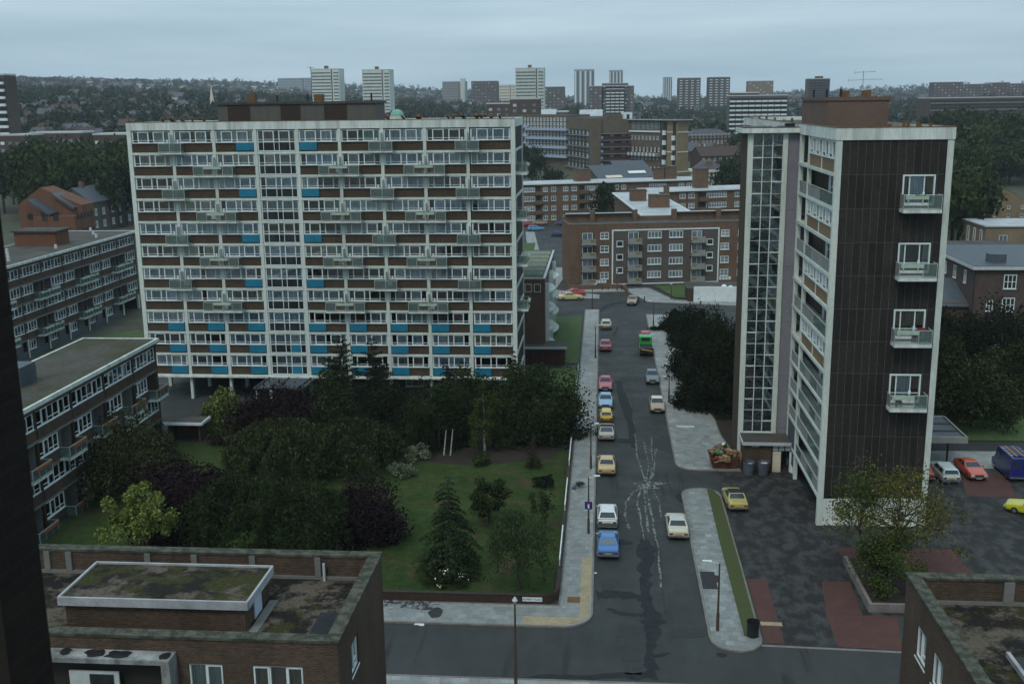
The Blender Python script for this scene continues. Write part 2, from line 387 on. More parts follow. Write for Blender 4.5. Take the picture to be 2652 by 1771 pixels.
def slabtex():
    m, t, b = nodes('distant_paving'); v = wcoords(t)
    br = N(t, 'ShaderNodeTexBrick', Scale=1., offset=.5); br.inputs['Brick Width'].default_value = .6; br.inputs['Row Height'].default_value = .75
    br.inputs['Mortar Size'].default_value = .012
    for k, c in (('Color1', (.25, .265, .257, 1)), ('Color2', (.19, .205, .2, 1)), ('Mortar', (.11, .115, .11, 1))): br.inputs[k].default_value = c
    t.links.new(v, br.inputs['Vector'])
    col = mixc(t, .5, br.outputs[0], ramp(t, noise(t, v, .5, 5.), .3, .7, (.55,)*3, (1.4,)*3), 'MULTIPLY')
    t.links.new(col, b.inputs['Base Color']); b.inputs['Roughness'].default_value = .85; return m
M['slabtex'] = slabtex()
def lawnmat():
    m, t, b = nodes('lawn_grass'); v = wcoords(t)
    base = mixc(t, ramp(t, noise(t, v, .18, 5.), .38, .66), (.023, .043, .011), (.037, .058, .017))
    base = mixc(t, ramp(t, noise(t, v, .33, 5., .65), .52, .68), base, (.058, .044, .025))
    base = mixc(t, .6, base, ramp(t, noise(t, v, 1.3, 5., .7), .3, .7, (.5, .55, .5), (1.5, 1.4, 1.3)), 'MULTIPLY')
    base = mixc(t, .6, base, ramp(t, noise(t, v, 7., 4.), .3, .7, (.45,)*3, (1.5,)*3), 'MULTIPLY')
    t.links.new(base, b.inputs['Base Color']); b.inputs['Roughness'].default_value = .95; b.inputs['Specular IOR Level'].default_value = .1
    bump(t, b, noise(t, v, 14., 3.), .06, .8); return m
M['lawn'] = lawnmat()
M['soil'] = surf('bare_soil', (.032, .024, .017), (.018, .014, .011), .6, .95, fine=.6, bmp=.03)
M['moss'] = surf('mossy_roof', (.062, .056, .047), (.035, .04, .014), .22, .9, (1, .6, 1), (.42, .62), .5)
make_ground()
def arc(cx, cy, r, a0, a1, n=8):
    return [(cx+r*math.cos(R(a0+(a1-a0)*i/n)), cy+r*math.sin(R(a0+(a1-a0)*i/n))) for i in range(n+1)]
def inset(pts, d):
    n = len(pts); out = []
    for i in range(n):
        p, q, r_ = Vector(pts[i-1]), Vector(pts[i]), Vector(pts[(i+1) % n])
        e1 = (q-p).normalized() if (q-p).length > 1e-6 else Vector((1, 0)); e2 = (r_-q).normalized() if (r_-q).length > 1e-6 else e1
        n1 = Vector((-e1.y, e1.x)); n2 = Vector((-e2.y, e2.x)); k = (n1+n2); k = k/max(k.dot(n1), .3) if k.length > 1e-6 else n1
        out.append(tuple(q+k*d))
    return out
def blob(cx, cy, rx, ry, n=16, j=.28, seed=0):
    r_ = random.Random(seed); k = [1+r_.uniform(-j, j) for _ in range(n)]
    return [(cx+rx*k[i]*math.cos(2*math.pi*i/n), cy+ry*k[i]*math.sin(2*math.pi*i/n)) for i in range(n)]
def inside(pt, pts):
    c = False; n = len(pts)
    for i in range(n):
        (x1, y1), (x2, y2) = pts[i], pts[(i+1) % n]
        if (y1 > pt[1]) != (y2 > pt[1]) and pt[0] < (x2-x1)*(pt[1]-y1)/(y2-y1)+x1: c = not c
    return c
road = struct(B(-70, 75, 50, 232, -.2, 0).build('road', 'asphalt'))
def sheet(name, pts, z, mat, h=.004, parent=None):
    o = MB().prism(pts, z-.03, z+h).build(name, mat)
    if parent: o.parent = parent
    else: struct(o)
    return o
def pavement(name, outline, sw, sl, fill=None, ymax=1e9, kerb=True, lights=.12, zt=.12, skip=None, dark=(), jit=0):
    """kerbed pavement: base, kerb ring, single slabs as children"""
    root = struct(MB().prism(inset(outline, .13), -.05, zt-.02).build(name, fill or 'pbase'))
    if kerb:
        ins = inset(outline, .14); mb = MB(); n = len(outline)
        for i in range(n):
            a, b_, c, d = outline[i], outline[(i+1) % n], ins[(i+1) % n], ins[i]
            mb.prism([a, b_, c, d], -.05, zt)
        mb.build('kerb', 'kerb').parent = root
    if sw:
        ins = inset(outline, .17); xs = [p[0] for p in ins]; ys = [p[1] for p in ins]; cnt = 0
        me = {k: cached(('slab', sw, sl, k), lambda k=k: B(-sw/2+.008, sw/2-.008, -sl/2+.008, sl/2-.008, -.05, 0).mesh('paving_slab', k)) for k in ('slab', 'slabl', 'slabd')}
        y = min(ys)+sl/2; row = 0
        while y < min(max(ys), ymax):
            x = min(xs)+sw/2+(sw/2 if row % 2 else 0)
            while x < max(xs):
                if inside((x-sw*.45, y-sl*.45), ins) and inside((x+sw*.45, y+sl*.45), ins) and inside((x+sw*.45, y-sl*.45), ins) and inside((x-sw*.45, y+sl*.45), ins) and not (skip and skip(x, y)) and cnt < 300:
                    k = 'slabd' if any(abs(x-a) < r_ and abs(y-b_) < r2 for a, b_, r_, r2 in dark) else ('slabl' if random.random() < lights else 'slab')
                    put('paving_slab', me[k], root, (x, y, zt-.006+random.uniform(-.004, .004)), random.uniform(-.006, .006)); cnt += 1
                x += sw
            y += sl; row += 1
    return root
# left footway: along the street and round into the side road
foot = [(-24, 65.1), (-2.6, 65.1)]+arc(-2.6, 67.2, 2.1, -90, 0)+[(-.5, 176), (-2.9, 176), (-2.9, 68.25), (-24, 68.25)]
pw = pavement('pavement', foot, .58, .62, 'slabtex', 101, lights=.10, skip=lambda x, y: x > -1.45 and y < 76.2 or y < 66.2 and x > -5.2)
sheet('tar_patch', blob(-11.2, 66.6, .5, .75, 14, .14, 3), .122, 'slabd', .004, pw)
sheet('concrete_apron', [(-1.42, 66.5), (-.72, 67.3), (-.66, 76.2), (-1.42, 76.2)], .118, 'yconc', .004, pw)
sheet('concrete_corner', [(-5.2, 65.3), (-2.6, 65.3), (-1.6, 65.7), (-.85, 66.6), (-.75, 67.25), (-1.44, 66.45), (-5.2, 66.45)], .118, 'yconc', .004, pw)
# island pavement with a grass strip between the street and the forecourt
isl = arc(8.7, 64.2, 1.68, 180, 360, 10)+[(10.45, 75), (10.5, 89.6)]+arc(8.75, 90.2, 1.72, 0, 180, 8)+[(7, 82)]
isl[0] = (7.0, 64.2)
ip = pavement('pavement', isl, .55, .6, None, lights=.14, skip=lambda x, y: x > 9.25)
sheet('tar_patch', [(7.25, 71.3), (8.3, 71.3), (8.3, 72.4), (8.55, 72.4), (8.55, 73.6), (8.3, 73.6), (8.3, 74.2), (7.25, 74.2)], .122, 'slabd', .004, ip)
M['strip'] = surf('rough_grass', (.045, .066, .018), (.06, .062, .024), 1.5, .95, fine=.6, bmp=.05)
sheet('grass_strip', [(9.3, 64.6), (10.2, 64.4), (10.33, 75), (10.36, 89.6), (9.9, 91.3), (9.4, 91.6), (9.3, 80)], .125, 'strip', .03, ip)
# pavement north of the forecourt mouth, in front of the street trees
nor = arc(8.8, 98.4, 1.8, 180, 270, 6)+[(13.0, 96.6), (13.0, 101), (12.3, 108), (12.3, 172), (7.0, 172)]
npv = pavement('pavement', nor, .6, .75, 'slabtex', 112, lights=.08, skip=lambda x, y: y > 112 or x > 11.3)
# far pavements round the junction
pavement('pavement', [(-.5, 186), (-30, 188), (-30, 192), (-9, 192.5), (-7.5, 210), (-8, 222), (-10.2, 222), (-10.5, 196), (-.5, 190)][::-1], 0, 0, 'slabtex')
pavement('pavement', [(7.6, 183), (26, 179), (26, 182), (12.5, 185), (8.6, 197.3), (-6.5, 194.8), (-6.5, 192), (4.4, 193.3), (7.2, 185)], 0, 0, 'slabtex')
pavement('pavement', [(-24, 55.4), (40, 55.4), (40, 58.45), (-24, 58.45)], .75, .75, 'slabtex', lights=.1, skip=lambda x, y: x < -14 or x > 12)
# forecourt
sheet('forecourt', [(10.55, 63.6), (19.2, 63.3), (19.2, 68), (30, 70), (60, 74), (60, 97), (10.6, 96.4)], .004, 'forecourt')
for pts in ([(10.56, 63.9), (11.75, 63.9), (12.0, 73.4), (10.58, 73.4)], [(15.05, 63.75), (18.95, 63.5), (19.9, 68.1), (15.15, 68.1)], [(15.2, 68.15), (17.6, 68.15), (17.9, 73.3), (15.9, 73.3)],
            [(31.8, 91.2), (36, 91.2), (37, 97), (33, 97)], [(19.3, 73.5), (27, 74), (27, 79.5), (17.9, 79.5)], [(38, 83), (44, 83), (44, 87), (37.2, 87)]):
    sheet('red_tarmac_panel', pts, .008, 'redtar')
M['pline'] = surf('worn_white_line', (.32, .31, .28), (.16, .155, .14), 3., .8)
sheet('forecourt_line', [(10.2, 63.45), (19.2, 63.1), (19.2, 63.32), (10.2, 63.67)], .012, 'kerb')
sheet('bay_marking', [(10.6, 66.3), (12.0, 66.25), (12.0, 66.75), (10.6, 66.8)], .013, 'yconc')
sheet('service_road', [(-34, 231.9), (-6.5, 231.9), (-2, 262), (4, 298), (-34, 306)], -.006, 'asphalt')
sheet('service_path', [(-16, 231.5), (-13.2, 231.5), (-18.2, 285), (-20.6, 285)], .05, 'slabtex', .05)
# grass beds
M['vergegrass'] = surf('mown_verge', (.042, .082, .021), (.06, .09, .03), .35, .95, fine=.5, bmp=.03)
def lawn(name, pts, z=.16, mat=None):
    mat = mat or ('vergegrass' if name == 'verge' else 'lawn'); return sheet(name, pts, z, mat, .01)
lawn('park_lawn', [(-44.8, 68.5), (-4.6, 68.5), (-3.6, 69.0), (-3.15, 70.0), (-3.15, 101), (-8, 108), (-44.8, 112)])
lawn('park_bed', [(-22, 99), (-12.5, 96.5), (-5, 99), (-3.2, 103), (-3.2, 117), (-44, 117), (-44, 103)], .175, 'soil')
lawn('verge', [(-7.4, 138.2), (-3.2, 138.2), (-3.2, 170), (-8.2, 170)], .1); lawn('verge', [(-8, 119), (-3.2, 119), (-3.2, 135.5), (-8, 135.5)], .1)
lawn('verge', [(12.8, 187), (26, 186), (28, 203), (9.5, 199.5)], .14)
lawn('verge', [(-78, 150), (-66, 134), (-62, 142), (-72, 158)], .1)
lawn('verge', [(27, 107), (75, 107), (75, 150), (27, 150)], .1); lawn('verge', [(12.4, 101.2), (16.8, 101.2), (16.8, 172), (12.4, 172)], .1, 'soil')
lawn('verge', [(-30, 190), (-14, 193), (-16.5, 262), (-30, 262)], .1); lawn('verge', [(-5, 206), (30, 212), (30, 300), (-5, 290)], .05)
sheet('car_park_path', [(26.5, 98.4), (70, 99.5), (70, 103.9), (26.5, 103.7)], .006, 'slabtex')
# road repairs and marks: real thin sheets on the tarmac
def band(pts, wds, name, mat, z, seed=0, jit=.1):
    r_ = random.Random(seed); Lp, Rp = [], []; P = []
    for i in range(len(pts)-1):
        for k in range(5): t = k/5; P.append(((pts[i][0]*(1-t)+pts[i+1][0]*t), pts[i][1]*(1-t)+pts[i+1][1]*t, wds[i]*(1-t)+wds[i+1]*t))
    P.append((*pts[-1], wds[-1]))
    for i, (x, y, wd) in enumerate(P):
        a = P[max(i-1, 0)]; b_ = P[min(i+1, len(P)-1)]; d = Vector((b_[0]-a[0], b_[1]-a[1])); d.normalize(); n_ = Vector((-d.y, d.x))
        Lp.append(Vector((x, y))+n_*(wd/2+r_.uniform(-jit, jit)*wd)); Rp.append(Vector((x, y))-n_*(wd/2+r_.uniform(-jit, jit)*wd))
    mb = MB()
    for i in range(len(P)-1): mb.poly([(*Rp[i], z), (*Rp[i+1], z), (*Lp[i+1], z), (*Lp[i], z)])
    return struct(mb.build(name, mat))
Z1, Z2 = .004, .006
gp = lambda *pts: [onz(*p) for p in pts]
band(gp((1668, 1395), (1672, 1440), (1670, 1500), (1675, 1560), (1690, 1610), (1688, 1660), (1680, 1700), (1690, 1735)), [.7, 1.1, .8, 1.0, 1.3, .6, .5, 1.0], 'tar_repair', 'tar', 0.0042, 1, .25)
band(gp((1545, 1540), (1600, 1538), (1650, 1545), (1675, 1550)), [1.3, 1.1, 1.0, 1.0], 'tar_repair', 'tar', 0.0054, 2, .2)
band(gp((1575, 1575), (1610, 1590), (1655, 1592), (1690, 1600)), [.5, .45, .4, .5], 'tar_repair', 'tar', 0.0066, 3, .25)
band(gp((1690, 1700), (1735, 1690)), [.5, .25], 'tar_repair', 'tar', 0.0078, 4, .2)
band(gp((1280, 1762), (1420, 1752), (1560, 1752), (1700, 1745)), [.25, .5, .6, 1.1], 'tar_repair', 'tar', 0.0090, 5, .25)
band(gp((1600, 985), (1622, 1050), (1635, 1110), (1640, 1160)), [.8, 1.1, .6, .5], 'tar_repair', 'tar', 0.0102, 6, .25)
band(gp((1590, 870), (1600, 845), (1660, 835)), [.5, .5, .3], 'tar_repair', 'tar', 0.0114, 7, .2)
band(gp((1540, 812), (1590, 785), (1650, 778)), [.9, 1.1, .6], 'tar_repair', 'tar', 0.0126, 8, .25)
for k, (a, b_, c, d) in enumerate(((1592, 1640, 1632, 1675), (1605, 1692, 1655, 1712))):
    q = gp((a, b_), (c, b_), (c+4, d), (a+4, d)); sheet('trench_patch', q[::-1], .002, 'patch')
for k, (x, y, r1, r2) in enumerate(((1672, 1425, .75, 1.5), (1655, 1390, .5, .4), (1615, 1404, .6, .5), (1578, 1512, .7, .9), (1770, 1290, .6, 1.4), (1780, 1640, 1.2, .6), (1868, 1695, .3, .3), (1730, 1150, 2., 3.), (1620, 1142, .9, .9), (1580, 1460, .5, .6))):
    c = onz(x, y); struct(MB().poly([(*p, Z2+.001*k+.003) for p in blob(*c, r1, r2, seed=k)]).build('oil_stain', 'patch' if k % 2 else 'tar'))
M['chalk'] = surf('white_tyre_marks', (.19, .20, .195), (.034, .039, .040), 3.2, .9, (1, .6, 1), (.44, .56), .5)
tracks = [[(1640, 1090), (1650, 1180), (1672, 1250)], [(1668, 1145), (1680, 1200), (1672, 1250)], [(1700, 1160), (1690, 1230), (1675, 1262)], [(1690, 1258), (1742, 1247)], [(1672, 1256), (1640, 1275), (1622, 1300), (1618, 1330), (1630, 1370)],
          [(1660, 1265), (1650, 1300), (1660, 1350), (1668, 1400)], [(1675, 1265), (1682, 1310), (1692, 1360), (1706, 1420), (1710, 1520)], [(1668, 1265), (1672, 1310), (1678, 1380)], [(1690, 1265), (1708, 1300), (1714, 1340)], [(1686, 1130), (1690, 1190), (1684, 1250)]]
for k, tr in enumerate(tracks): band(gp(*tr), [.14]*len(tr), 'tyre_mark', 'chalk', .009+.0012*k, 20+k, .5)
for k in range(7): c = onz(1655+k*8, 1256+(k % 3)*6-4); struct(MB().poly([(*p, .022+.001*k) for p in blob(*c, .45, .35, seed=40+k, j=.5)]).build('paint_spill', 'chalk'))
c = onz(1050, 1585); struct(MB().poly([(*p, .125) for p in blob(c[0], c[1]+.9, 2.2, .7, 22, .6, 60)]).build('paint_spill', 'chalk'))
# ------------------------------------------------------------------ the long slab block
def slab_block():
    X0, X1, Y0, Y1, ZT = -53.8, -9.7, 119.5, 131.2, 32.2
    SF, ST = 3.0, 2.585; NB = 9; CW = .36
    root = thing('apartment_block', 'long twelve-storey slab block with white concrete grid, brown brick bands and bright blue panels', 'building', ((X0+X1)/2, Y0, 0))
    P = lambda n, mb, m, parent=None, **k: part(root, n, mb, m, parent=parent, **k)
    lx = root.location
    cx = [X0+.45+(X1-X0-.9)*i/NB for i in range(NB+1)]; cx[0] = X0+.24; cx[-1] = X1-.24
    # frame
    for i, x in enumerate(cx):
        wdt = .48 if i in (0, NB) else CW
        mb = B(x-wdt/2, x+wdt/2, Y0-(.06 if i in (0, NB) else .045), Y0+.45, SF-.02, 31.32)
        mb.box(x-wdt/2+.03, x+wdt/2-.03, Y0+.0, Y0+.5, 0, SF-.3); P('column', mb, 'white')
        for yy in (Y0+5.6, Y1-.6): P('column', B(x-.2, x+.2, yy, yy+.45, 0, SF-.3), 'white')
    for k in range(12):
        z = SF+ST*k
        if k < 11: P('floor_slab', B(X0+.02, X1-.02, Y0-.03, Y1-.05, z-.25, z), 'white')
    P('ledge', B(X0+.3, X1-.3, Y0-.5, Y0-.03, SF-.27, SF-.1), 'white2')
    zb = 31.31
    P('parapet', B(X0, X1, Y0-.07, Y0+.25, zb, ZT).box(X0, X0+.25, Y0+.25, Y1, zb, ZT).box(X1-.25, X1, Y0+.25, Y1, zb, ZT).box(X0, X1, Y1, Y1+.25, zb, ZT), 'white2')
    P('roof', B(X0+.25, X1-.25, Y0+.25, Y1, zb+.02, zb+.45), 'felt')
    P('coping', B(X0-.04, X1+.04, Y0-.1, Y0+.28, ZT+.003, ZT+.06), 'rust')
    # end walls and back
    P('end_wall', B(X1-.42, X1-.16, Y0+.45, Y1-.4, SF, zb), 'panel'); P('end_wall', B(X0+.16, X0+.42, Y0+.45, Y1-.4, SF, zb), 'panel')
    P('end_column', B(X1-.45, X1, Y1-.42, Y1, 0, zb), 'white')
    P('back_wall', B(X0+.4, X1-.4, Y1-.35, Y1-.1, SF, zb), 'brick')
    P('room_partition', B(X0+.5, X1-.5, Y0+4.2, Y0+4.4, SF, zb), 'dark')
    # ground floor
    P('ground_wall', B(X0+14, X1-.3, Y0+2.6, Y0+2.9, 0, SF-.3), 'brickgrey'); P('ground_wall', B(X0+1.5, X0+14, Y1-2, Y1-1.7, 0, SF-.3), 'brickgrey')
    for i in range(3, 9):
        add_window(root, (cx[i]+cx[i+1])/2-lx.x, Y0+2.55-lx.y, 1.1, 0, 2.2, 1.2, lights=3)
    # rows of windows
    lights = [.58, 1.22, .58, 1.22, .58]
    bw = cx[2]-cx[1]-CW
    s = sum(lights); jamb = (bw-s)/2
    def frame_mesh(full, sillx=None):
        mb = MB(); H0, H1 = 1.06, 2.285
        xs = [-s/2]
        for l in lights: xs.append(xs[-1]+l)
        z0 = .1 if full else H0
        for i, x in enumerate(xs): mb.box(x-.03, x+.03, .06, .16, z0+.05, H1)
        mb.box(-s/2-.03, s/2+.03, .058, .162, H1, H1+.055)
        mb.box(-s/2, s/2, .07, .15, H0+.28, H0+.325)
        for i in (1, 3): ring(mb, xs[i]+.03, xs[i+1]-.03, H0+.06, H1-.002, .035, .12, .055)
        mb.box(-s/2-.05, s/2+.05, (.04 if full else -.09), .17, H0-.03, H0+.055)
        if full: mb.box(-s/2-.05, s/2+.05, .02, .17, .04, .13)
        mb.box(-bw/2, -s/2-.032, .1, .2, z0, H1+.05); mb.box(s/2+.032, bw/2, .1, .2, z0, H1+.05)
        return mb
    fm = {f: frame_mesh(f).mesh('window', 'frame') for f in (0, 1)}
    xs = [-s/2]
    for l in lights: xs.append(xs[-1]+l)
    pm = [B(xs[i]+.02, xs[i+1]-.02, .10, .112, 1.11, 2.27).mesh('pane', 'glass') for i in range(5)]
    pl = [B(xs[i]+.02, xs[i+1]-.02, .10, .112, .14, 1.02).mesh('pane', 'darkglass') for i in range(5)]
    spb = B(-bw/2, bw/2, .08, .32, 0, 1.01).mesh('brick_spandrel', 'brick')
    cm = {}
    for k in set(CURT+['cbrown', 'cred', 'cgreen']): cm[k] = [wavy(xs[i]-.05, xs[i+1]+.05, 1.1, 2.28, .165).mesh('curtain', k) for i in range(5)]
    npane = 0; extra = MB()
    special = {(0, 5): ['cbrown', None, None, 'cgreen', 'cgreen'], (2, 5): ['cred']*5, (2, 0): ['cbrown']*5, (3, 0): ['cbrown']*5, (2, 4): ['net', 'net', None, None, None], (1, 5): [None, 'net3', None, 'net3', None],
               (0, 0): [None, 'net3', None, 'net3', 'net3'], (6, 4): [None]*5, (6, 5): [None]*5, (7, 5): [None]*5, (8, 4): [None]*5, (9, 0): ['net3']+[None]*4, (9, 1): [None]*5, (10, 1): [None, None, 'net3', None, None], (3, 4): [None, None, None, 'net3', 'net3'],
               (4, 4): [None]*5, (7, 6): ['cbrown', 'cpink', 'cpink', 'net', None], (8, 5): ['cbrown']*3+['net3']*2, (8, 7): [None, 'cpink', None, 'cpink', None], (10, 5): [None]*5, (10, 8): [None]*5, (9, 6): [None, 'net2', None, 'net2', None], (10, 6): ['net3', 'net3', None, 'cpink', None], (6, 6): [None, 'net', 'net3', 'net2', 'net2'], (0, 3): ['cpink', 'cpink', None, 'cpink', 'cpink']}
    order = []
    for r in range(11):
        z = SF+ST*(10-r)
        for b_ in range(NB):
            xc = (cx[b_]+cx[b_+1])/2; full = b_ == 3
            o = put('window', fm[int(full)], root, (xc-lx.x, 0, z))
            cur = special.get((r, b_))
            if cur is None:
                c = random.choice(CURT); cur = [c]*5
                if random.random() < .3: cur[random.choice((0, 2, 4))] = None
                if random.random() < .15: cur[random.randrange(5)] = random.choice(CURT)
            for i in (1, 3, 0, 2, 4):
                if cur[i]: put('curtain', cm[cur[i]][i], o)
                if i in (1, 3): put('pane', pm[i], o); npane += 1
                else: order.append((o, i, xc-lx.x, z))
            if full:
                for i in range(5):
                    if r >= 9 and i == 3: put('blue_panel', cached('bpl', lambda: B(xs[3]+.035, xs[4]-.035, .05, .11, .14, 1.02).mesh('blue_panel', 'blue')), o)
                    else: put('pane', pl[i], o); npane += 1
            else: put('brick_spandrel', spb, root, (xc-lx.x, 0, z))
    random.shuffle(order)
    for o, i, x, z in order:
        if npane < 300: put('pane', pm[i], o); npane += 1
        else: extra.box(x+xs[i]+.02, x+xs[i+1]-.02, .10, .112, z+1.11, z+2.27)
    ex = put('pane', extra.mesh('pane', 'glass'), root); ex['kind'] = 'stuff'
    # blue panels under windows
    bpm = B(-.98, .98, -.10, .078, .15, 1.0).mesh('blue_panel', 'blue')
    for r in range(11):
        z = SF+ST*(10-r)
        for b_ in range(NB):
            if b_ == 3: continue
            if r in (0, 2, 4, 6) and b_ not in (2, 4) or r in (1, 3, 5, 7): continue
            x = cx[b_+1]-CW/2-1.06 if b_ < 3 else cx[b_]+CW/2+1.06
            put('blue_panel', bpm, root, (x-lx.x, 0, z))
    # balconies
    def balcony(wd, dp, long):
        t = MB(); t.extr([(0, -.29), (0, 0), (-dp, 0), (-dp, -.16), (-.3, -.3)][::-1], 0, -wd/2, wd/2)
        base = t.mesh('balcony', 'white2')
        rl = MB(); z0, z1 = .1, 1.02
        xsn = np.linspace(-wd/2+.04, wd/2-.04, 5 if long else 3)
        for x in xsn: rl.box(x-.022, x+.022, -dp+.03, -dp+.075, .003, z1)
        for sx in (-1, 1):
            x = sx*(wd/2-.04); rl.box(x-.02, x+.02, -dp+.08, -.06, z1-.05, z1); rl.box(x-.02, x+.02, -dp+.08, -.06, z0, z0+.04)
        rl.box(-wd/2+.04, wd/2-.04, -dp+.032, -dp+.073, z1-.002, z1+.05); rl.box(-wd/2+.06, wd/2-.06, -dp+.034, -dp+.071, z0, z0+.04)
        if long:
            for x in np.arange(-wd/4, wd/4, .14): rl.box(x-.008, x+.008, -dp+.045, -dp+.06, z0+.04, .72)
        rail = rl.mesh('railing', 'rail')
        panes = []
        for i in range(len(xsn)-1):
            if long and i in (1, 2): continue
            panes.append(B(xsn[i]+.03, xsn[i+1]-.03, -dp+.045, -dp+.06, z0+.05, z1-.01).mesh('glass_panel', 'wired'))
        panes += [B(sx*(wd/2-.04)-.006, sx*(wd/2-.04)+.006, -dp+.09, -.07, z0+.05, z1-.06).mesh('glass_panel', 'wired') for sx in (-1, 1)]
        pb = B(-wd*.22, wd*.22, -dp-.14, -dp+.09, .74, .99).mesh('planter_box', 'planter') if long else None
        return base, rail, panes, pb
    bs = balcony(2.65, 1.0, False); bl = balcony(4.6, 1.0, True)
    dv = B(-.05, .05, -.9, -.06, .003, 2.0).mesh('divider_screen', 'white')
    soil = blobmesh = None
    for r in range(8):
        z = SF+ST*(10-r); kind = bs if r % 2 == 0 else bl
        for ci in ((1, 6, 8) if r % 2 == 0 else (2, 5, 7)):
            o = put('balcony', kind[0], root, (cx[ci]-lx.x, 0, z)); put('railing', kind[1], o)
            for g in kind[2]: put('glass_panel', g, o)
            put('divider_screen', dv, o)
            for sx in (-1, 1): put('door_handle_box', cached('dhb', lambda: B(-.09, .09, -.02, .03, 1.08, 1.42).mesh('door_vent', 'frame')), o, (sx*.62, 0, 0)).name = 'door_vent'
            if kind[3]:
                put('planter_box', kind[3], o)
                if (r, ci) not in ((1, 2), (3, 2), (7, 2)):
                    put('planting', cached(('ptg', ci % 2), lambda: leafblob(1.5, .16, .14, 70, .1)), o, (0, -1.02, 1.02))
            if random.random() < .6:
                put('laundry', cached(('lau', r % 3), lambda: wavy(-.35, .35, .25, .85, -.5, .05, .2).mesh('laundry', ['net', 'net2', 'cpink'][r % 3])), o, (random.uniform(-.6, .6), 0, 0))
    # end balconies on the right-hand wall
    for r in (1, 3, 5, 7):
        z = SF+ST*(10-r); xb = X1-.14-lx.x; yb = 2.4
        o = put('balcony', cached('eb', lambda: B(0, 1.35, -1.3, 1.4, -.25, -.02).mesh('balcony', 'white2')), root, (xb, yb, z))
        def erail():
            mb = MB(); z1 = 1.02
            for y in (-1.25, 1.35): mb.box(.03, 1.3, y-.02, y+.02, z1-.03, z1+.02); mb.box(.03, 1.3, y-.02, y+.02, .08, .12)
            mb.box(1.26, 1.3, -1.23, 1.33, z1-.028, z1+.018); mb.box(1.26, 1.3, -1.23, 1.33, .08, .12)
            for x, y in ((.05, -1.25), (1.28, -1.25), (1.28, .05), (1.28, 1.35)): mb.box(x-.02, x+.02, y-.022, y+.022, -.018, z1)
            return mb.mesh('railing', 'rail')
        put('railing', cached('er', erail), o)
        put('glass_panel', cached('eg1', lambda: B(.08, 1.25, -1.257, -1.243, .13, 1.0).mesh('glass_panel', 'wired')), o)
        put('glass_panel', cached('eg2', lambda: B(1.273, 1.287, -1.22, 1.32, .13, 1.0).mesh('glass_panel', 'wired')), o)
        put('planter_box', cached('epb', lambda: B(1.32, 1.55, -.7, .7, .72, .96).mesh('planter_box', 'planter')), o)
        w_ = put('window', cached('ew', lambda: ring(MB(), -1.1, 1.1, .05, 2.25, 0, .1, .09).box(-.05, .05, .02, .08, .14, 2.16).mesh('window', 'frame')), root, (xb+.02, yb, z), R(90))
        put('pane', cached('ewp', lambda: B(-1.05, 1.05, .05, .06, .1, 2.2).mesh('pane', 'darkglass')), w_)
    # plant room and roof vents
    pr = P('plant_room', B(-44.3, -25.8, 123, 128, zb+.45, 34.05), 'plant')
    P('plant_room_roof', B(-44.5, -25.6, 122.8, 128.2, 34.06, 34.3), 'felt')
    for a, b_ in ((-43.1, -40.5), (-36.9, -34.6), (-31.8, -29.2)): P('plant_room_door', B(a, b_, 122.95, 123.05, zb+.47, 34.0), 'door')
    for x, y, h, r_ in [(-40.6, 124, .9, .42), (-32.7, 124, .8, .5)]: P('water_tank', B(x-r_, x+r_, y, y+.9, 34.31, 34.31+h), 'rust')
    for x, h in ((-37.8, .8), (-34.2, .9), (-26.7, .9)): P('vent_pipe', MB().tube((x, 125, 34.3), (x, 125, 34.3+h), .11), 'black')
    P('aerial_mast', MB().tube((-33.5, 124.4, 34.3), (-33.5, 124.4, 38.2), .035, n=5).tube((-33.9, 124.4, 38.1), (-33.1, 124.4, 38.1), .02, n=4), 'black')
    for x in (-50.5, -49.6, -48.3, -46.8, -45.6, -24.2, -22.6, -21, -20.7, -17.5, -16.8, -15.8, -14.2, -13.7, -12.6, -11.6):
        P('vent_pipe', MB().tube((x, 121.5+random.uniform(0, 5), zb+.4), (x, 121.5, 32.35+random.uniform(.15, .4)), random.choice((.13, .2)), n=7), 'rust')
    # entrance canopy
    cxx = (cx[3]+cx[4])/2
    P('entrance_canopy', MB().extr([(Y0+.2, 2.55), (Y0+.2, 2.75), (Y0-5.6, 2.95), (Y0-5.6, 2.75)][::-1], 0, cxx-2.6, cxx+3.2), 'slate')
    for dx in (-2.3, 0, 2.6): P('canopy_rib', MB().extr([(Y0-.6, 2.74), (Y0-.6, 2.92), (Y0-5.5, 3.09), (Y0-5.5, 2.94)][::-1], 0, cxx+dx, cxx+dx+.12), 'slate2')
    for dx in (-2.4, 2.9): P('canopy_post', B(cxx+dx, cxx+dx+.12, Y0-5.4, Y0-5.28, 0, 2.8), 'white')
    return root
def leafblob(rx, ry, rz, n, s, mat='leaf_plant', name='planting'):
    v = rng.normal(size=(n, 3)); v /= np.linalg.norm(v, axis=1)[:, None]; v *= rng.uniform(.4, 1, (n, 1))**.5*np.array([[rx/2, ry, rz]])
    return leafmesh(name, v, s, mat)
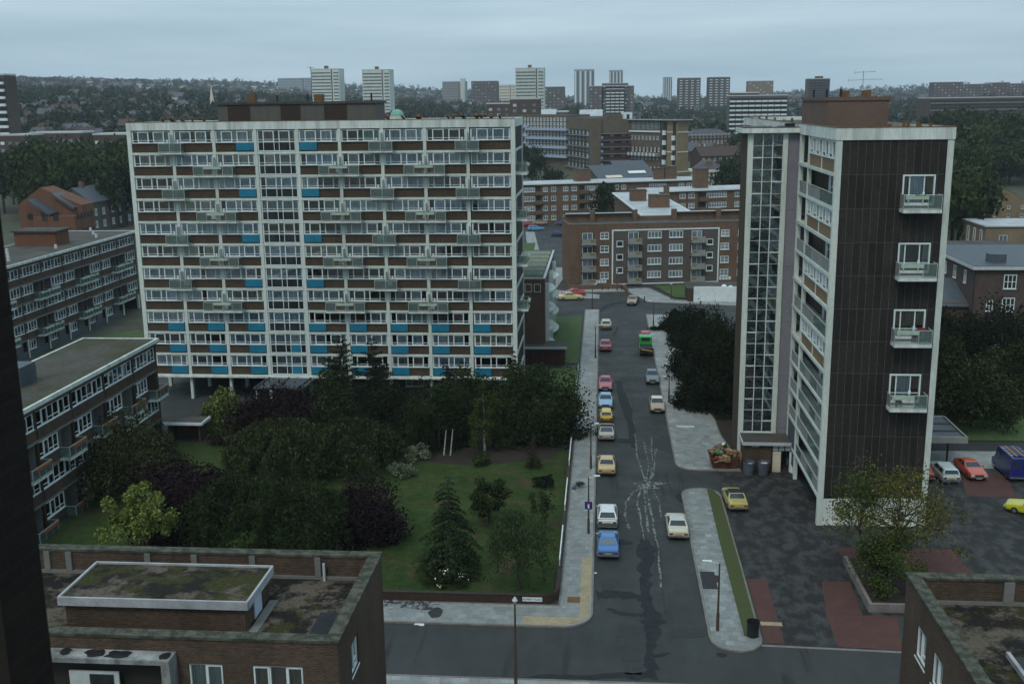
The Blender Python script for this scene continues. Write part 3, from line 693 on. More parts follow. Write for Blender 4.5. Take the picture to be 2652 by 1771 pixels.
def leafmesh(name, pos, size, mat, flat=0., aspect=.7, droop=0., mats=None, mi=None):
    n = len(pos); d = rng.normal(size=(n, 3)); d[:, 2] *= (1-flat)
    if droop: d[:, 2] -= droop
    d /= np.linalg.norm(d, axis=1)[:, None]
    u = np.cross(d, rng.normal(size=(n, 3))); u /= np.maximum(np.linalg.norm(u, axis=1)[:, None], 1e-6)
    if np.isscalar(size): size = np.full(n, size)
    sz = (size*rng.uniform(.6, 1.35, n))[:, None]
    a = d*sz*.5; b_ = u*sz*.5*aspect
    V = np.stack([pos-a, pos+b_, pos+a, pos-b_], 1).reshape(-1, 3)
    me = bpy.data.meshes.new(name); me.vertices.add(4*n); me.vertices.foreach_set('co', V.ravel().astype(np.float32))
    me.loops.add(4*n); me.loops.foreach_set('vertex_index', np.arange(4*n, dtype=np.int32))
    me.polygons.add(n); me.polygons.foreach_set('loop_start', np.arange(0, 4*n, 4, dtype=np.int32))
    me.update(calc_edges=True); me.validate()
    for m in (mats or [mat]): me.materials.append(M[m])
    return me
M['leaf_plant'] = leafmat('planting_leaves', (.05, .10, .02), (.09, .14, .03))
slab_block()

# ------------------------------------------------------------------ the tower seen end-on
def tower():
    X0, X1, Y0, Y1, ZT = 17.5, 26.12, 83.84, 138.6, 31.78
    ST = 2.585; ZP = 30.87
    root = thing('tower_block', 'tall slab tower seen end-on with dark flint panels, white edge columns and glazed stair shaft', 'building', (X0, Y0, 0))
    P = lambda n, mb, m, parent=None, **k: part(root, n, mb, m, parent=parent, **k)
    cwd = .46
    P('corner_column', B(X0, X0+cwd, Y0, Y0+cwd, 0, ZP), 'white'); P('corner_column', B(X1-cwd, X1, Y0, Y0+cwd, 0, ZP), 'white')
    P('corner_column', B(X1-cwd, X1, Y1-cwd, Y1, 0, ZP), 'white'); P('corner_column', B(X0, X0+cwd, Y1-cwd, Y1, 0, ZP), 'white')
    P('parapet', B(X0-.05, X1+.05, Y0-.06, Y0+.25, ZP+.002, ZT).box(X0-.05, X0+.25, Y0+.25, Y1, ZP+.002, ZT).box(X1-.25, X1+.05, Y0+.25, Y1, ZP+.002, ZT).box(X0-.05, X1+.05, Y1, Y1+.25, ZP+.002, ZT), 'white2')
    P('coping', B(X0-.08, X1+.08, Y0-.1, Y0+.2, ZT+.003, ZT+.05).box(X0-.08, X0+.2, Y0+.2, Y1, ZT+.003, ZT+.05).box(X1-.2, X1+.08, Y0+.2, Y1, ZT+.003, ZT+.05), 'rust')
    P('roof', B(X0+.25, X1-.25, Y0+.25, Y1, ZP+.1, ZP+.5), 'felt')
    # end wall of dark panels with pale seams
    xa, xb = X0+cwd, X1-cwd; n = 13; pw_ = (xb-xa)/n
    wx0, wx1 = xa+.595*(xb-xa), xa+.905*(xb-xa); wrows = (1, 3, 5, 7)
    pc = {}
    def pbox(w_, h_): return cached(('tp', round(w_, 3), round(h_, 3)), lambda: B(0, w_, 0, .1, 0, h_).mesh('wall_panel', 'panel'))
    zbot = 2.46; nr = 11; ph = (ZP-zbot)/nr
    for r in range(nr):
        z1 = ZP-ph*r; z0 = z1-ph
        for c in range(n):
            x0, x1 = xa+pw_*c+.015, xa+pw_*(c+1)-.015
            if r in wrows and x1 > wx0 and x0 < wx1:
                if x0 < wx0-.1: put('wall_panel', pbox(wx0-x0-.01, ph-.03), root, (x0-X0, .05, z0+.015))
                if x1 > wx1+.1: put('wall_panel', pbox(x1-wx1-.01, ph-.03), root, (wx1+.01-X0, .05, z0+.015))
                continue
            put('wall_panel', pbox(x1-x0, ph-.03), root, (x0-X0, .05, z0+.015))
    mb = MB(); [mb.box(a, b_, Y0+.065, Y0+.3, c, d) for a, b_, c, d in holewall(xa, xb, 2.46, ZP, [(wx0+.02, wx1-.02, ZP-ph*(r+1)+.26, ZP-ph*r-.03) for r in wrows])]; P('panel_backing', mb, 'seam')
    P('white_base_wall', B(X0+cwd, X1-cwd, Y0+.1, Y0+.3, 0, 2.45), 'white2')
    # windows and balconies on the end wall
    W = wx1-wx0; wc = (wx0+wx1)/2
    cur = [('net2', 'cbrown'), (None, 'net3'), ('cbrown', 'cbrown'), ('net', 'cred')]
    for k, r in enumerate(wrows):
        z1 = ZP-ph*r; z0 = z1-ph; zf = z0+.28
        def wf():
            mb = MB(); ring(mb, -W/2, W/2, .25, ph-.02, -.10, .2, .1)
            for x in (-W/2+.52, W/2-.78): mb.box(x-.04, x+.04, -.0, .12, .35, ph-.12)
            mb.box(-W/2+.1, W/2-.1, .02, .1, 1.02, 1.07); mb.box(-W/2+.1, W/2-.1, .0, .14, .35, .45)
            mb.box(W/2-.9, W/2-.72, -.08, 0., .95, 1.25)
            return mb.mesh('window', 'frame')
        o = put('window', cached('twf', wf), root, (wc-X0, 0, z0))
        for a, b_ in ((-W/2+.1, -W/2+.48), (-W/2+.56, W/2-.82), (W/2-.74, W/2-.1)): put('pane', B(a, b_, .06, .07, .4, ph-.12).mesh('pane', 'glass'), o)
        a, b_ = cur[k]
        if a: put('curtain', wavy(-W/2+.5, W/2-.75, .4, ph-.1, .25).mesh('curtain', a), o)
        if b_: put('curtain', wavy(-W/2+.05, -W/2+.5, .4, ph-.1, .27).mesh('curtain', b_), o); put('curtain', wavy(W/2-.5, W/2-.1, .4, ph-.1, .27).mesh('curtain', b_), o)
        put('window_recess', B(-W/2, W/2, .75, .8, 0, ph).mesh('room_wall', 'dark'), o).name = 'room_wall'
        bx0, bx1, dp = wx0-.12-X0, wx1+.32-X0, 1.15
        bo = put('balcony', B(bx0, bx1, -dp, .04, -.2, .05).mesh('balcony', 'white2'), root, (0, 0, zf-.3))
        rl = MB(); zt = 1.12
        for x in (bx0+.03, bx0+(bx1-bx0)*.64, bx1-.03): rl.box(x-.02, x+.02, -dp+.02, -dp+.06, .053, zt)
        rl.box(bx0, bx1, -dp+.018, -dp+.062, zt+.002, zt+.05); rl.box(bx0+.05, bx1-.05, -dp+.02, -dp+.06, .14, .18)
        for x in (bx0+.03, bx1-.03): rl.box(x-.02, x+.02, -dp+.064, .03, zt, zt+.045); rl.box(x-.02, x+.02, -dp+.062, .03, .14, .18)
        for x in np.arange(bx0+.14, bx0+(bx1-bx0)*.62, .1): rl.box(x-.01, x+.01, -dp+.03, -dp+.05, .18, zt-.25)
        put('railing', rl.mesh('railing', 'rail'), bo)
        put('glass_panel', B(bx0+(bx1-bx0)*.64+.03, bx1-.06, -dp+.03, -dp+.045, .19, zt-.01).mesh('glass_panel', 'wired'), bo)
        put('glass_panel', B(bx0+.022, bx0+.036, -dp+.07, .02, .19, zt-.01).mesh('glass_panel', 'greyp'), bo)
        put('glass_panel', B(bx1-.036, bx1-.022, -dp+.07, .02, .19, zt-.01).mesh('glass_panel', 'wired'), bo)
        put('planter_box', B(bx0+.1, bx0+(bx1-bx0)*.62, -dp-.16, -dp+.012, zt-.28, zt-.02).mesh('planter_box', 'planter'), bo)
        if k == 0: put('planting', leafblob(.9, .1, .1, 50, .1), bo, (bx0+1.2, -dp-.07, zt+.03))
        if k in (2, 3):
            ch = MB(); x = bx0+.6+(.9 if k == 2 else 0)
            ch.box(x, x+.45, -.75, -.35, .44, .5); [ch.box(x+a, x+a+.04, -.75+b_, -.71+b_, .053, .44) for a in (0, .41) for b_ in (0, .36)]; ch.box(x, x+.45, -.4, -.35, .5, .95)
            put('chair', ch.mesh('chair', 'door'), bo).name = 'balcony_chair'
        if k == 2: put('red_bag', B(bx1-1., bx1-.4, -.8, -.45, zt-.15, zt+.12).mesh('red_cushion', 'cred'), bo).name = 'red_cushion'
    # long left side: frame, floors, bays
    ys = [Y0, 94.9, 98.95]
    P('side_column', B(X0-.02, X0+.32, 94.72, 95.02, 0, ZP), 'white'); P('side_column', B(X0-.02, X0+.34, 98.8, 99.3, 0, ZP), 'white')
    P('side_core', B(X0+1.5, X0+1.7, Y0+.5, Y1-.5, 0, ZP), 'brickgrey'); P('right_wall', B(X1-.4, X1-.1, Y0+cwd, Y1-cwd, 0, ZP), 'panel')
    for k in range(11):
        z = ZP-ST*(k+1)
        mb = B(X0-.03, X0+1.5, Y0+.1, Y1-.1, z-.14, z+.12); P('floor_slab', mb, 'white')
    def sidewin():
        mb = MB(); L_ = 10.4
        return mb
    for k in range(11):
        zt = ZP-ST*k-.14 if k else ZP; zf = ZP-ST*(k+1)+.12
        a, b_ = Y0+cwd+.02, 94.7
        if k in (0, 2, 4, 6):
            mid = (a+b_)/2
            for u, v in ((a, mid-.08), (mid+.08, b_)): P('tan_panel', B(X0+.12, X0+.2, u, v, zf+.003, zf+1.0), 'tan')
            P('mullion', B(X0+.06, X0+.22, mid-.075, mid+.075, zf+.003, zf+1.05), 'white')
            nl = 8; lw = (b_-a)/nl
            mb = MB(); mb.box(X0+.04, X0+.22, a, b_, zf+1.0, zf+1.1); mb.box(X0+.1, X0+.22, a, b_, zt-.08, zt-.002)
            for i in range(nl+1): y = a+lw*i; mb.box(X0+.08, X0+.2, max(a, y-.05), min(b_, y+.05), zf+1.1, zt-.08)
            for i in range(nl):
                if i % 2 == 0: ringy(mb, X0+.05, X0+.16, a+lw*i+.08, a+lw*(i+1)-.08, zf+1.14, zt-.1, .07)
                else: mb.box(X0+.1, X0+.18, a+lw*i+.05, a+lw*(i+1)-.05, zf+1.35, zf+1.42)
            o = P('window', mb, 'frame')
            for i in range(nl):
                if i % 4 in (1, 3): P('infill_panel', B(X0+.13, X0+.17, a+lw*i+.05, a+lw*(i+1)-.05, zf+1.42, zt-.08), 'framedull', parent=None)
                else: P('pane', B(X0+.13, X0+.14, a+lw*i+.05, a+lw*(i+1)-.05, zf+1.1, zt-.08), 'glass', parent=o)
                if random.random() < .6: P('curtain', B(X0+.3, X0+.32, a+lw*i, a+lw*(i+1), zf+1.05, zt-.05), random.choice(('net', 'net2', 'net3')), parent=o)
        else:
            kinds = ['greyp', 'greyp', 'wired', 'wired'] if k % 4 == 1 else (['wired', 'greyp', 'greyp', 'greyp'] if k < 7 else ['wired', 'greyp', 'wired', 'greyp'])
            kinds = kinds[::-1]; nseg = 4; lw = (b_-a)/nseg
            for i in range(nseg): P('balustrade_panel', B(X0+.06, X0+.1, a+lw*i+.03, a+lw*(i+1)-.03, zf+.06, zf+.92), kinds[i])
            P('handrail', B(X0+.04, X0+.12, a, b_, zf+.99, zf+1.05).box(X0+.055, X0+.105, a, b_, zf+.02, zf+.058), 'rail')
            for i in range(2): 
                y = a+2+i*4.5; add_window(root, 1.49, y-Y0, zf+1.0, -R(90), 1.4, 1.2, lights=2)
                P('flat_door', B(X0+1.44, X0+1.5, y+1.3, y+2.2, zf+.003, zf+2.05), 'frame')
        a, b_ = 95.05, 98.78
        if k in (1, 3, 5, 7, 8, 9): P('balustrade_panel', B(X0+.06, X0+.1, a, b_, zf+.06, zf+.95), 'greyp'); P('handrail', B(X0+.04, X0+.12, a, b_, zf+.99, zf+1.05), 'rail')
    P('corrugated_screen', corr(X0+.02, 95.05, 98.75, .9, ZP-ST*10-.16), 'slate')
    # stair shaft
    sx0, sx1, sy = 12.98, X0-.02, 99.4; zs = 31.0
    P('stair_column', B(sx0, sx0+.46, sy, sy+.45, 0, zs), 'white'); P('stair_column', B(16.06, 16.5, sy-.05, sy+.45, 0, zs), 'white')
    P('lilac_wall', B(16.51, sx1+.06, sy+.08, sy+.4, 0, zs), 'purple')
    for k in range(5): P('wall_joint', B(16.52, sx1+.05, sy+.074, sy+.078, 3.4+5.17*k, 3.43+5.17*k), 'slate2')
    P('stair_side_wall', B(sx0+.02, sx0+.3, sy+.45, sy+5, 0, zs), 'brick'); P('stair_back_wall', B(sx0+.3, 16.3, sy+4.9, sy+4.93, 2.8, zs), 'wired'); P('stair_back_wall', B(sx0+.3, sx1, sy+4.7, sy+5, 0, 2.8).box(16.3, sx1, sy+4.7, sy+5, 2.8, zs), 'white'); P('stair_side_wall', B(16.3, 16.5, sy+.45, sy+4.7, 0, zs), 'white')
    P('stair_roof', B(sx0-.55, sx1-.05, sy-.5, sy+5.2, zs+.003, zs+.42), 'white2'); P('stair_roof_cover', B(sx0-.5, sx1-.05, sy-.45, sy+5.1, zs+.423, zs+.5), 'felt')
    P('roof_hatch', B(15.2, 15.6, sy+1, sy+1.4, zs+.5, zs+.85), 'framedull'); P('roof_hatch', B(16.4, 17.2, sy+1, sy+1.8, zs+.5, zs+.8), 'black')
    ga, gb, gz0, gz1 = sx0+.47, 16.05, 3.0, zs-.05; rows = 26; rh = (gz1-gz0-.05)/rows
    P('stair_sill', B(ga-.02, gb, sy+.06, sy+.2, gz0-.08, gz0+.03), 'frame')
    gxs = [ga+(gb-ga)*i/3 for i in range(4)]
    for i in (1, 2): P('glazing_mullion', B(gxs[i]-.035, gxs[i]+.035, sy+.1, sy+.2, gz0, gz1), 'frame')
    for r in range(rows+1):
        z = gz1-rh*r
        P('glazing_transom', B(ga, gb, sy+.12, sy+.18, z-.022, z+.022), 'framedull' if r % 2 else 'frame')
    for r in range(1, rows):
        if r % 6 == 2 or r % 6 == 5: P('opening_light_sill', B(gxs[0], gxs[1]-.04, sy+.07, sy+.119, gz1-rh*r-.05, gz1-rh*r+.05), 'frame')
        if r % 3 == 1 and r > 3: P('opening_light_sill', B(gxs[2]+.04, gxs[3], sy+.07, sy+.119, gz1-rh*r-.05, gz1-rh*r+.05), 'frame')
    gp_ = [B(gxs[i]+.03-X0, gxs[i+1]-.03-X0, .145+sy-Y0, .155+sy-Y0, .03, rh-.03).mesh('pane', 'glass') for i in range(3)]
    for r in range(rows):
        for i in range(3): put('pane', gp_[i], root, (0, 0, gz1-rh*(r+1)))
    # stair flights inside
    for k in range(11):
        z = 3.0+ST*k-.1; h = ST/2
        for j, (xa_, xb_, yy) in enumerate(((ga+.3, gb-.35, sy+.9), (gb-.35, ga+.3, sy+2.6))):
            zz = z+h*j; d = 1 if xb_ > xa_ else -1; mb = MB(); ns = 8; sw_ = abs(xb_-xa_)/ns
            mb.poly([(xa_, yy, zz-.2), (xb_, yy, zz+h-.2), (xb_, yy, zz+h+.12), (xa_, yy, zz+.12)])
            mb.poly([(xa_, yy+1.1, zz-.2), (xa_, yy+1.1, zz+.12), (xb_, yy+1.1, zz+h+.12), (xb_, yy+1.1, zz+h-.2)])
            for s_ in range(ns):
                x = xa_+d*sw_*s_; x2 = x+d*sw_; mb.box(min(x, x2), max(x, x2), yy+.01, yy+1.09, zz+h*s_/ns-.05, zz+h*(s_+1)/ns)
            P('stair_flight', mb, 'greyp'); mb = MB()
            mb.bar((xa_, yy+.05, zz+1.), (xb_, yy+.05, zz+h+1.), .05)
            for s_ in range(ns+1): x = xa_+d*sw_*s_; mb.bar((x, yy+.05, zz+h*s_/ns), (x, yy+.05, zz+h*s_/ns+1.), .025)
            P('stair_handrail', mb, 'framedull')
        P('stair_landing', B(ga, ga+.35, sy+.5, sy+4.2, z-.12, z), 'greyp'); P('stair_landing', B(gb-.35, gb, sy+.5, sy+4.2, z+h-.12, z+h), 'greyp')
    # lean-to refuse store at the foot of the stairs
    lz = 2.75
    P('store_wall', B(13.25, 15.75, 96.6, 96.85, 0, lz), 'brick'); P('store_wall', B(13.25, 13.5, 96.85, sy, 0, lz), 'brick')
    P('store_roof', B(13.1, X0-.03, 96.35, sy-.03, lz+.003, lz+.2), 'felt'); P('store_fascia', B(13.05, X0-.03, 96.28, 96.345, lz-.06, lz+.24), 'framedull'); P('store_fascia', B(13.02, 13.095, 96.345, sy-.04, lz-.06, lz+.24), 'framedull')
    P('store_back', B(15.75, X0-.03, 98.6, 98.8, 0, lz), 'dark'); P('store_door_frame', B(15.78, 15.86, 96.6, 96.7, 0, lz), 'door')
    for i in range(3): P('fanlight', B(15.88+.56*i, 16.34+.56*i, 96.64, 96.68, 2.1, 2.6), 'framedull')
    P('plywood_door', B(15.85, 16.62, 96.62, 96.67, .03, 2.02), 'cream')
    dr = put('white_door', B(0, .85, -.02, .03, .05, 2.0).mesh('white_door', 'net'), root, (17.42-X0, 96.7-Y0, 0), R(-62))
    put('door_knob', MB().tube((.75, -.07, 1.), (.75, -.02, 1.), .04).mesh('door_knob', 'black'), dr)
    P('bulkhead_light', B(13.9, 14.6, 96.5, 96.6, 2.5, 2.6), 'framedull')
    # plant room, vents on the roof
    P('plant_room', B(18.95, 24.0, 95, 107, ZP+.5, 33.75), 'plantR'); P('plant_room_cap', B(18.85, 24.1, 94.9, 107.1, 33.753, 34.05), 'plantR')
    for x, y in ((19.6, 105), (20, 101), (20.6, 98)): P('vent_pipe', MB().tube((x, y, 34), (x, y, 34.75), .1), 'black')
    for x, y in ((21.1, 99), (23, 99)): P('vent_cowl', B(x-.35, x+.35, y-.3, y+.3, 34.05, 34.6), 'rust').name = 'vent_cowl'
    for x, y in ((20.3, 85.4), (21.0, 85.8), (21.7, 85.3), (24.6, 91), (24.8, 93), (25, 89), (25.1, 90), (25.1, 86.6), (18.1, 112), (18.1, 118), (18.1, 124), (18.2, 108), (18.15, 130)):
        P('vent_pipe', MB().tube((x, y, ZP+.4), (x, y, ZT+random.uniform(.1, .35)), .13, n=7), 'rust')
    P('roof_pipe', MB().bar((18.4, 87.5, ZP+.8), (21.5, 88.2, ZP+.8), .1).bar((20.2, 86.9, ZP+.6), (22, 87, ZP+.6), .12), 'felt')
    # canopy on the far side
    P('porch_canopy', B(X1-.05, 33.8, 98.6, 105.4, 2.75, 2.9), 'slate'); mb = B(X1-.05, 33.95, 98.4, 98.59, 2.5, 3.1); mb.box(33.81, 33.95, 98.59, 105.4, 2.5, 3.07); mb.box(X1-.05, 33.9, 105.41, 105.55, 2.5, 3.07); P('canopy_edge', mb, 'greyp')
    for y in (100.8, 103.1): P('canopy_rib', B(X1, 33.8, y, y+.15, 2.903, 3.02), 'slate2')
    P('canopy_post', B(32.5, 32.65, 99.6, 99.75, 0, 2.74), 'door'); P('canopy_post', B(32.5, 32.65, 104.4, 104.55, 0, 2.74), 'door')
    return root
def ringy(mb, x0, x1, y0, y1, z0, z1, w_):
    mb.box(x0, x1, y0, y1, z1-w_, z1); mb.box(x0, x1, y0, y1, z0, z0+w_); mb.box(x0, x1, y0, y0+w_, z0+w_, z1-w_); mb.box(x0, x1, y1-w_, y1, z0+w_, z1-w_)
def corr(x, y0, y1, z0, z1):
    mb = MB(); n = 40; ys = np.linspace(y0, y1, n+1)
    for i in range(n):
        a, b_ = (x, x+.05) if i % 2 else (x+.05, x)
        mb.poly([(a, ys[i+1], z0), (a if 0 else b_, ys[i], z0), (b_, ys[i], z1), (a, ys[i+1], z1)])
    return mb
tower()
AX = ony(2234, 230, 99.3)[0]
aer = thing('television_aerial', 'double television aerial on a thin mast on the tower roof', 'aerial', (AX, 99.3, 34.6))
part(aer, 'mast', MB().tube((AX, 99.3, 34.0), (AX, 99.3, ony(2234, 184, 99.3)[1]), .045, n=6), 'framedull')
for z, L_ in ((ony(2234, 188, 99.3)[1], 1.0), (ony(2234, 208, 99.3)[1], 1.65)):
    mb = MB().tube((AX-L_*.75, 99.3, z), (AX+L_, 99.3, z+.08), .03, n=5)
    for i in range(9): x = AX-L_*.7+L_*1.65*i/8; mb.tube((x, 98.95, z+.03), (x, 99.65, z+.03), .012, n=4)
    mb.tube((AX-L_*.75, 99.3, z-.16), (AX-L_*.75, 99.3, z+.16), .02, n=4)
    part(aer, 'antenna_boom', mb, 'framedull')
# ------------------------------------------------------------------ maisonette blocks on the left, facing the park
def winmesh(W, Hh, n, frame='frame', opening=(), tr=.25, fw=.06):
    """casement strip facing -Y, origin bottom left"""
    def fn():
        mb = MB(); ring(mb, 0, W, 0, Hh, -.03, .1, fw); lw = W/n
        for i in range(1, n): mb.box(lw*i-fw/2, lw*i+fw/2, -.02, .09, fw, Hh-fw)
        for i in range(n):
            if i in opening: ring(mb, lw*i+fw*.5, lw*(i+1)-fw*.5, fw, Hh-fw, -.055, -.0, .05)
            elif tr: mb.box(lw*i+fw*.5, lw*(i+1)-fw*.5, -.01, .08, Hh*tr-.025, Hh*tr+.025)
        mb.box(-.05, W+.05, -.12, .02, -.08, -.003)
        return mb.mesh('window', frame), [B(lw*i+fw*.5, lw*(i+1)-fw*.5, .03, .04, fw*.5, Hh-fw*.5).mesh('pane', 'glass') for i in range(n)]
    return cached(('wm', W, Hh, n, frame, tuple(opening), tr), fn)
def window_at(root, x, y, z, rz, W, Hh, n, opening=(), curt=True, frame='frame', panes=True, tr=.25, ck=None):
    f, g = winmesh(W, Hh, n, frame, opening, tr)
    o = put('window', f, root, (x, y, z), rz)
    if panes:
        for p in g: put('pane', p, o)
    if curt:
        k = ck or random.choice(CURT)
        if random.random() < .85 or ck: put('curtain', cached(('cu', W, Hh, k), lambda: wavy(.05, W-.05, .05, Hh-.05, .22).mesh('curtain', k)), o)
    return o
def maisonette(label, X, W, Ya, Yb, ZT, bays, floors, balc, ground=None, roofmat='moss', under=0):
    """flat-roofed block whose long front faces +X (towards the street); bays = list of Y lines"""
    root = thing('maisonette_block', label, 'building', (X, Ya, 0)); SH = (ZT-.55)/floors
    P = lambda n, mb, m, parent=None, **k: part(root, n, mb, m, parent=parent, **k)
    for b_ in range(len(bays)-1): P('brick_pier', B(X-.25, X-.05, bays[b_]-.16, bays[b_]+.16, 0, ZT-.5), 'door')  # dark colour stands for the depth of the recessed strips between bays
    P('end_wall', B(X-W, X-.02, Yb-.3, Yb, under, ZT-.5), 'brick2'); P('end_wall', B(X-W, X-.02, Ya, Ya+.3, 0, ZT-.5), 'brick2'); P('back_wall', B(X-W, X-W+.3, Ya+.3, Yb-.3, under, ZT-.5), 'brick2')
    P('roof_slab', B(X-W-.1, X+.25, Ya-.1, Yb+.15, ZT-.5, ZT-.22), 'soffit'); P('fascia', B(X+.1, X+.32, Ya-.1, Yb+.25, ZT-.35, ZT-.02).box(X-W-.15, X-W+.05, Ya-.1, Yb+.25, ZT-.3, ZT-.03).box(X-W+.05, X+.1, Yb+.05, Yb+.25, ZT-.3, ZT-.03), 'white2')
    P('roof', B(X-W, X+.1, Ya, Yb+.05, ZT-.218, ZT-.1), roofmat)
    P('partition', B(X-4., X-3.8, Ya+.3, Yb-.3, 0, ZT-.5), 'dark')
    for f in range(floors):
        z = SH*f
        if f: P('floor_slab', B(X-W+.3, X-.02, Ya+.3, Yb-.3, z-.2, z), 'soffit')
        for b_ in range(len(bays)-1):
            y0, y1 = bays[b_]+.18, bays[b_+1]-.18; wd = y1-y0
            if f == 0 and ground and ground(b_): ground(b_)(P, y0, y1, SH, root); continue
            hasb = balc(f, b_)
            zs = z+.95
            ww = wd*.56 if hasb else wd
            # brick below and above the glazing
            if not hasb:
                P('brick_panel', B(X-.28, X-.02, y0, y1, z, zs-.02), 'brick2')
                n = 6 if wd > 4.5 else 3
                window_at(root, -.16, y0-Ya, zs, R(90), round(wd, 3), SH-1.25, n, (1, 4))
                P('lintel', B(X-.2, X-.05, y0, y1, z+SH-.27, z+SH), 'brick2')
            else:
                left = hasb == 'L'
                a, c = (y0, y0+ww) if left else (y1-ww, y1)
                P('brick_panel', B(X-.28, X-.02, a, c, z, zs-.02), 'brick2'); P('lintel', B(X-.2, X-.04, y0, y1, z+SH-.22, z+SH-.12), 'frame')
                window_at(root, -.16, a-Ya, zs, R(90), round(ww, 3), SH-1.25, 4, (1,))
                d0, d1 = (c, y1) if left else (y0, a)
                rc = P('balcony_recess', B(X-1.3, X-1.2, d0, d1, z, z+SH-.2).box(X-1.2, X-.3, d0-.05, d0, z, z+SH-.2).box(X-1.2, X-.3, d1, d1+.05, z, z+SH-.2), 'soffit')
                P('balcony_door', B(X-1.18, X-1.12, (d0+d1)/2-.4, (d0+d1)/2+.4, z+.05, z+2.05), 'darkglass')
                e0, e1 = d0-.3, d1+.25
                bo = P('balcony', B(X-.3, X+.95, e0, e1, z-.16, z-.01), 'white2')
                mb = MB()
                for y in np.linspace(e0+.03, e1-.03, 4): mb.box(X+.9, X+.94, y-.02, y+.02, z, z+1.)
                mb.box(X+.89, X+.95, e0, e1, z+1., z+1.05); mb.box(X+.9, X+.94, e0, e1, z+.1, z+.14)
                for y in (e0+.03, e1-.03): mb.box(X, X+.89, y-.02, y+.02, z+1., z+1.045)
                P('railing', mb, 'rail', bo)
                P('glass_panel', B(X+.912, X+.925, e0+.05, e1-.05, z+.15, z+.98), 'wired', bo); P('glass_panel', B(X+.05, X+.88, e0+.02, e0+.034, z+.15, z+.98), 'wired', bo)
                tb = 'terra' if W < 9 else 'planter'
                P('planter_box', B(X+.96, X+1.18, e0+.35, e1-.3, z+.78, z+1.04), tb, bo)
                if random.random() < .55: put('planting', cached('mpl', lambda: leafblob(.5, .55, .22, 90, .13)), bo, (1.05, (e0+e1)/2-Ya, z+1.12))
    return root
nb = [67, 73.1, 79.16, 85.13, 91.26, 97.46, 102.9]
maisonette('four-storey brick maisonette block with mossy flat roof and terracotta window boxes', -45.3, 7.6, 67, 103, 11.0, nb, 4, lambda f, b_: 'L' if f in (2, 0) else None)
def gfl(b_):
    if b_ >= 6: return lambda P, y0, y1, SH, root: [P('piloti', B(-79.9, -79.55, y, y+.35, 0, SH-.2), 'white') for y in (y0, y1-.4)]
    def fn(P, y0, y1, SH, root):
        P('grey_panel', B(-79.85, -79.65, y0, y1, 0, .95), 'slate'); P('white_post', B(-79.8, -79.5, y0-.1, y0+.12, 0, SH), 'white')
        window_at(root, -.2, y0-133.-0+.3, .98, R(90), round((y1-y0)*.4, 3), 1.2, 3, (1,)); P('grey_panel', B(-79.85, -79.65, y0+(y1-y0)*.48, y1-.9, .95, 2.35), 'slate')
    return fn
fb = [133., 139.2, 145.0, 151.1, 157.2, 163.2, 169.4, 176.2]
maisonette('five-storey brown brick block with grey flat roof, furthest left behind the long slab block', -79.6, 11.5, 133, 176.4, 13.4, fb, 5, lambda f, b_: ('L' if b_ % 2 else 'R') if f in (3, 1) else None, lambda b_: gfl(b_), 'felt')
rh = tag(MB().box(-90, -83.4, 157, 161.2, 13.28, 15.4).build('roof_hut', 'brickor'), 'orange brick lift hut on the far-left flat roof', 'roof hut'); put('hut_roof', B(-90.3, -83.1, 156.7, 161.5, 15.403, 15.65).mesh('hut_roof', 'felt'), rh)
for k in range(9): put('roof_vent', cached('rv', lambda: MB().tube((0, 0, 0), (0, 0, .6), .25, .2, 8).mesh('roof_vent', 'framedull')), bpy.data.objects['maisonette_block.001'], (-2.4-(k % 3)*2.6, 8+k*4.4, 13.3))
# lean-to shelter by the near block, stair box
sh = thing('shelter', 'small dark shelter with white edged roof beside the maisonette block', 'shelter', (-43, 103.6, 0))
part(sh, 'wall', B(-44.6, -41.2, 104.2, 104.4, 0, 2.1).box(-44.6, -44.4, 102.6, 104.2, 0, 2.1).box(-41.4, -41.2, 102.6, 104.2, 0, 2.1), 'brick'); part(sh, 'roof', B(-44.9, -40.9, 102.3, 104.7, 2.1, 2.3), 'felt'); part(sh, 'roof_edge', B(-44.9, -40.9, 102.15, 102.29, 2.06, 2.34).box(-40.89, -40.75, 102.2, 104.7, 2.06, 2.34), 'frame')
part(sh, 'red_panel', B(-43.9, -41.9, 104.1, 104.19, .8, 1.7), 'cred')
hut = tag(B(-50.8, -48.9, 83.8, 86.4, 10.87, 12.6).build('roof_tank_housing', 'slate'), 'pale blue ribbed tank housing on the mossy flat roof', 'tank housing')

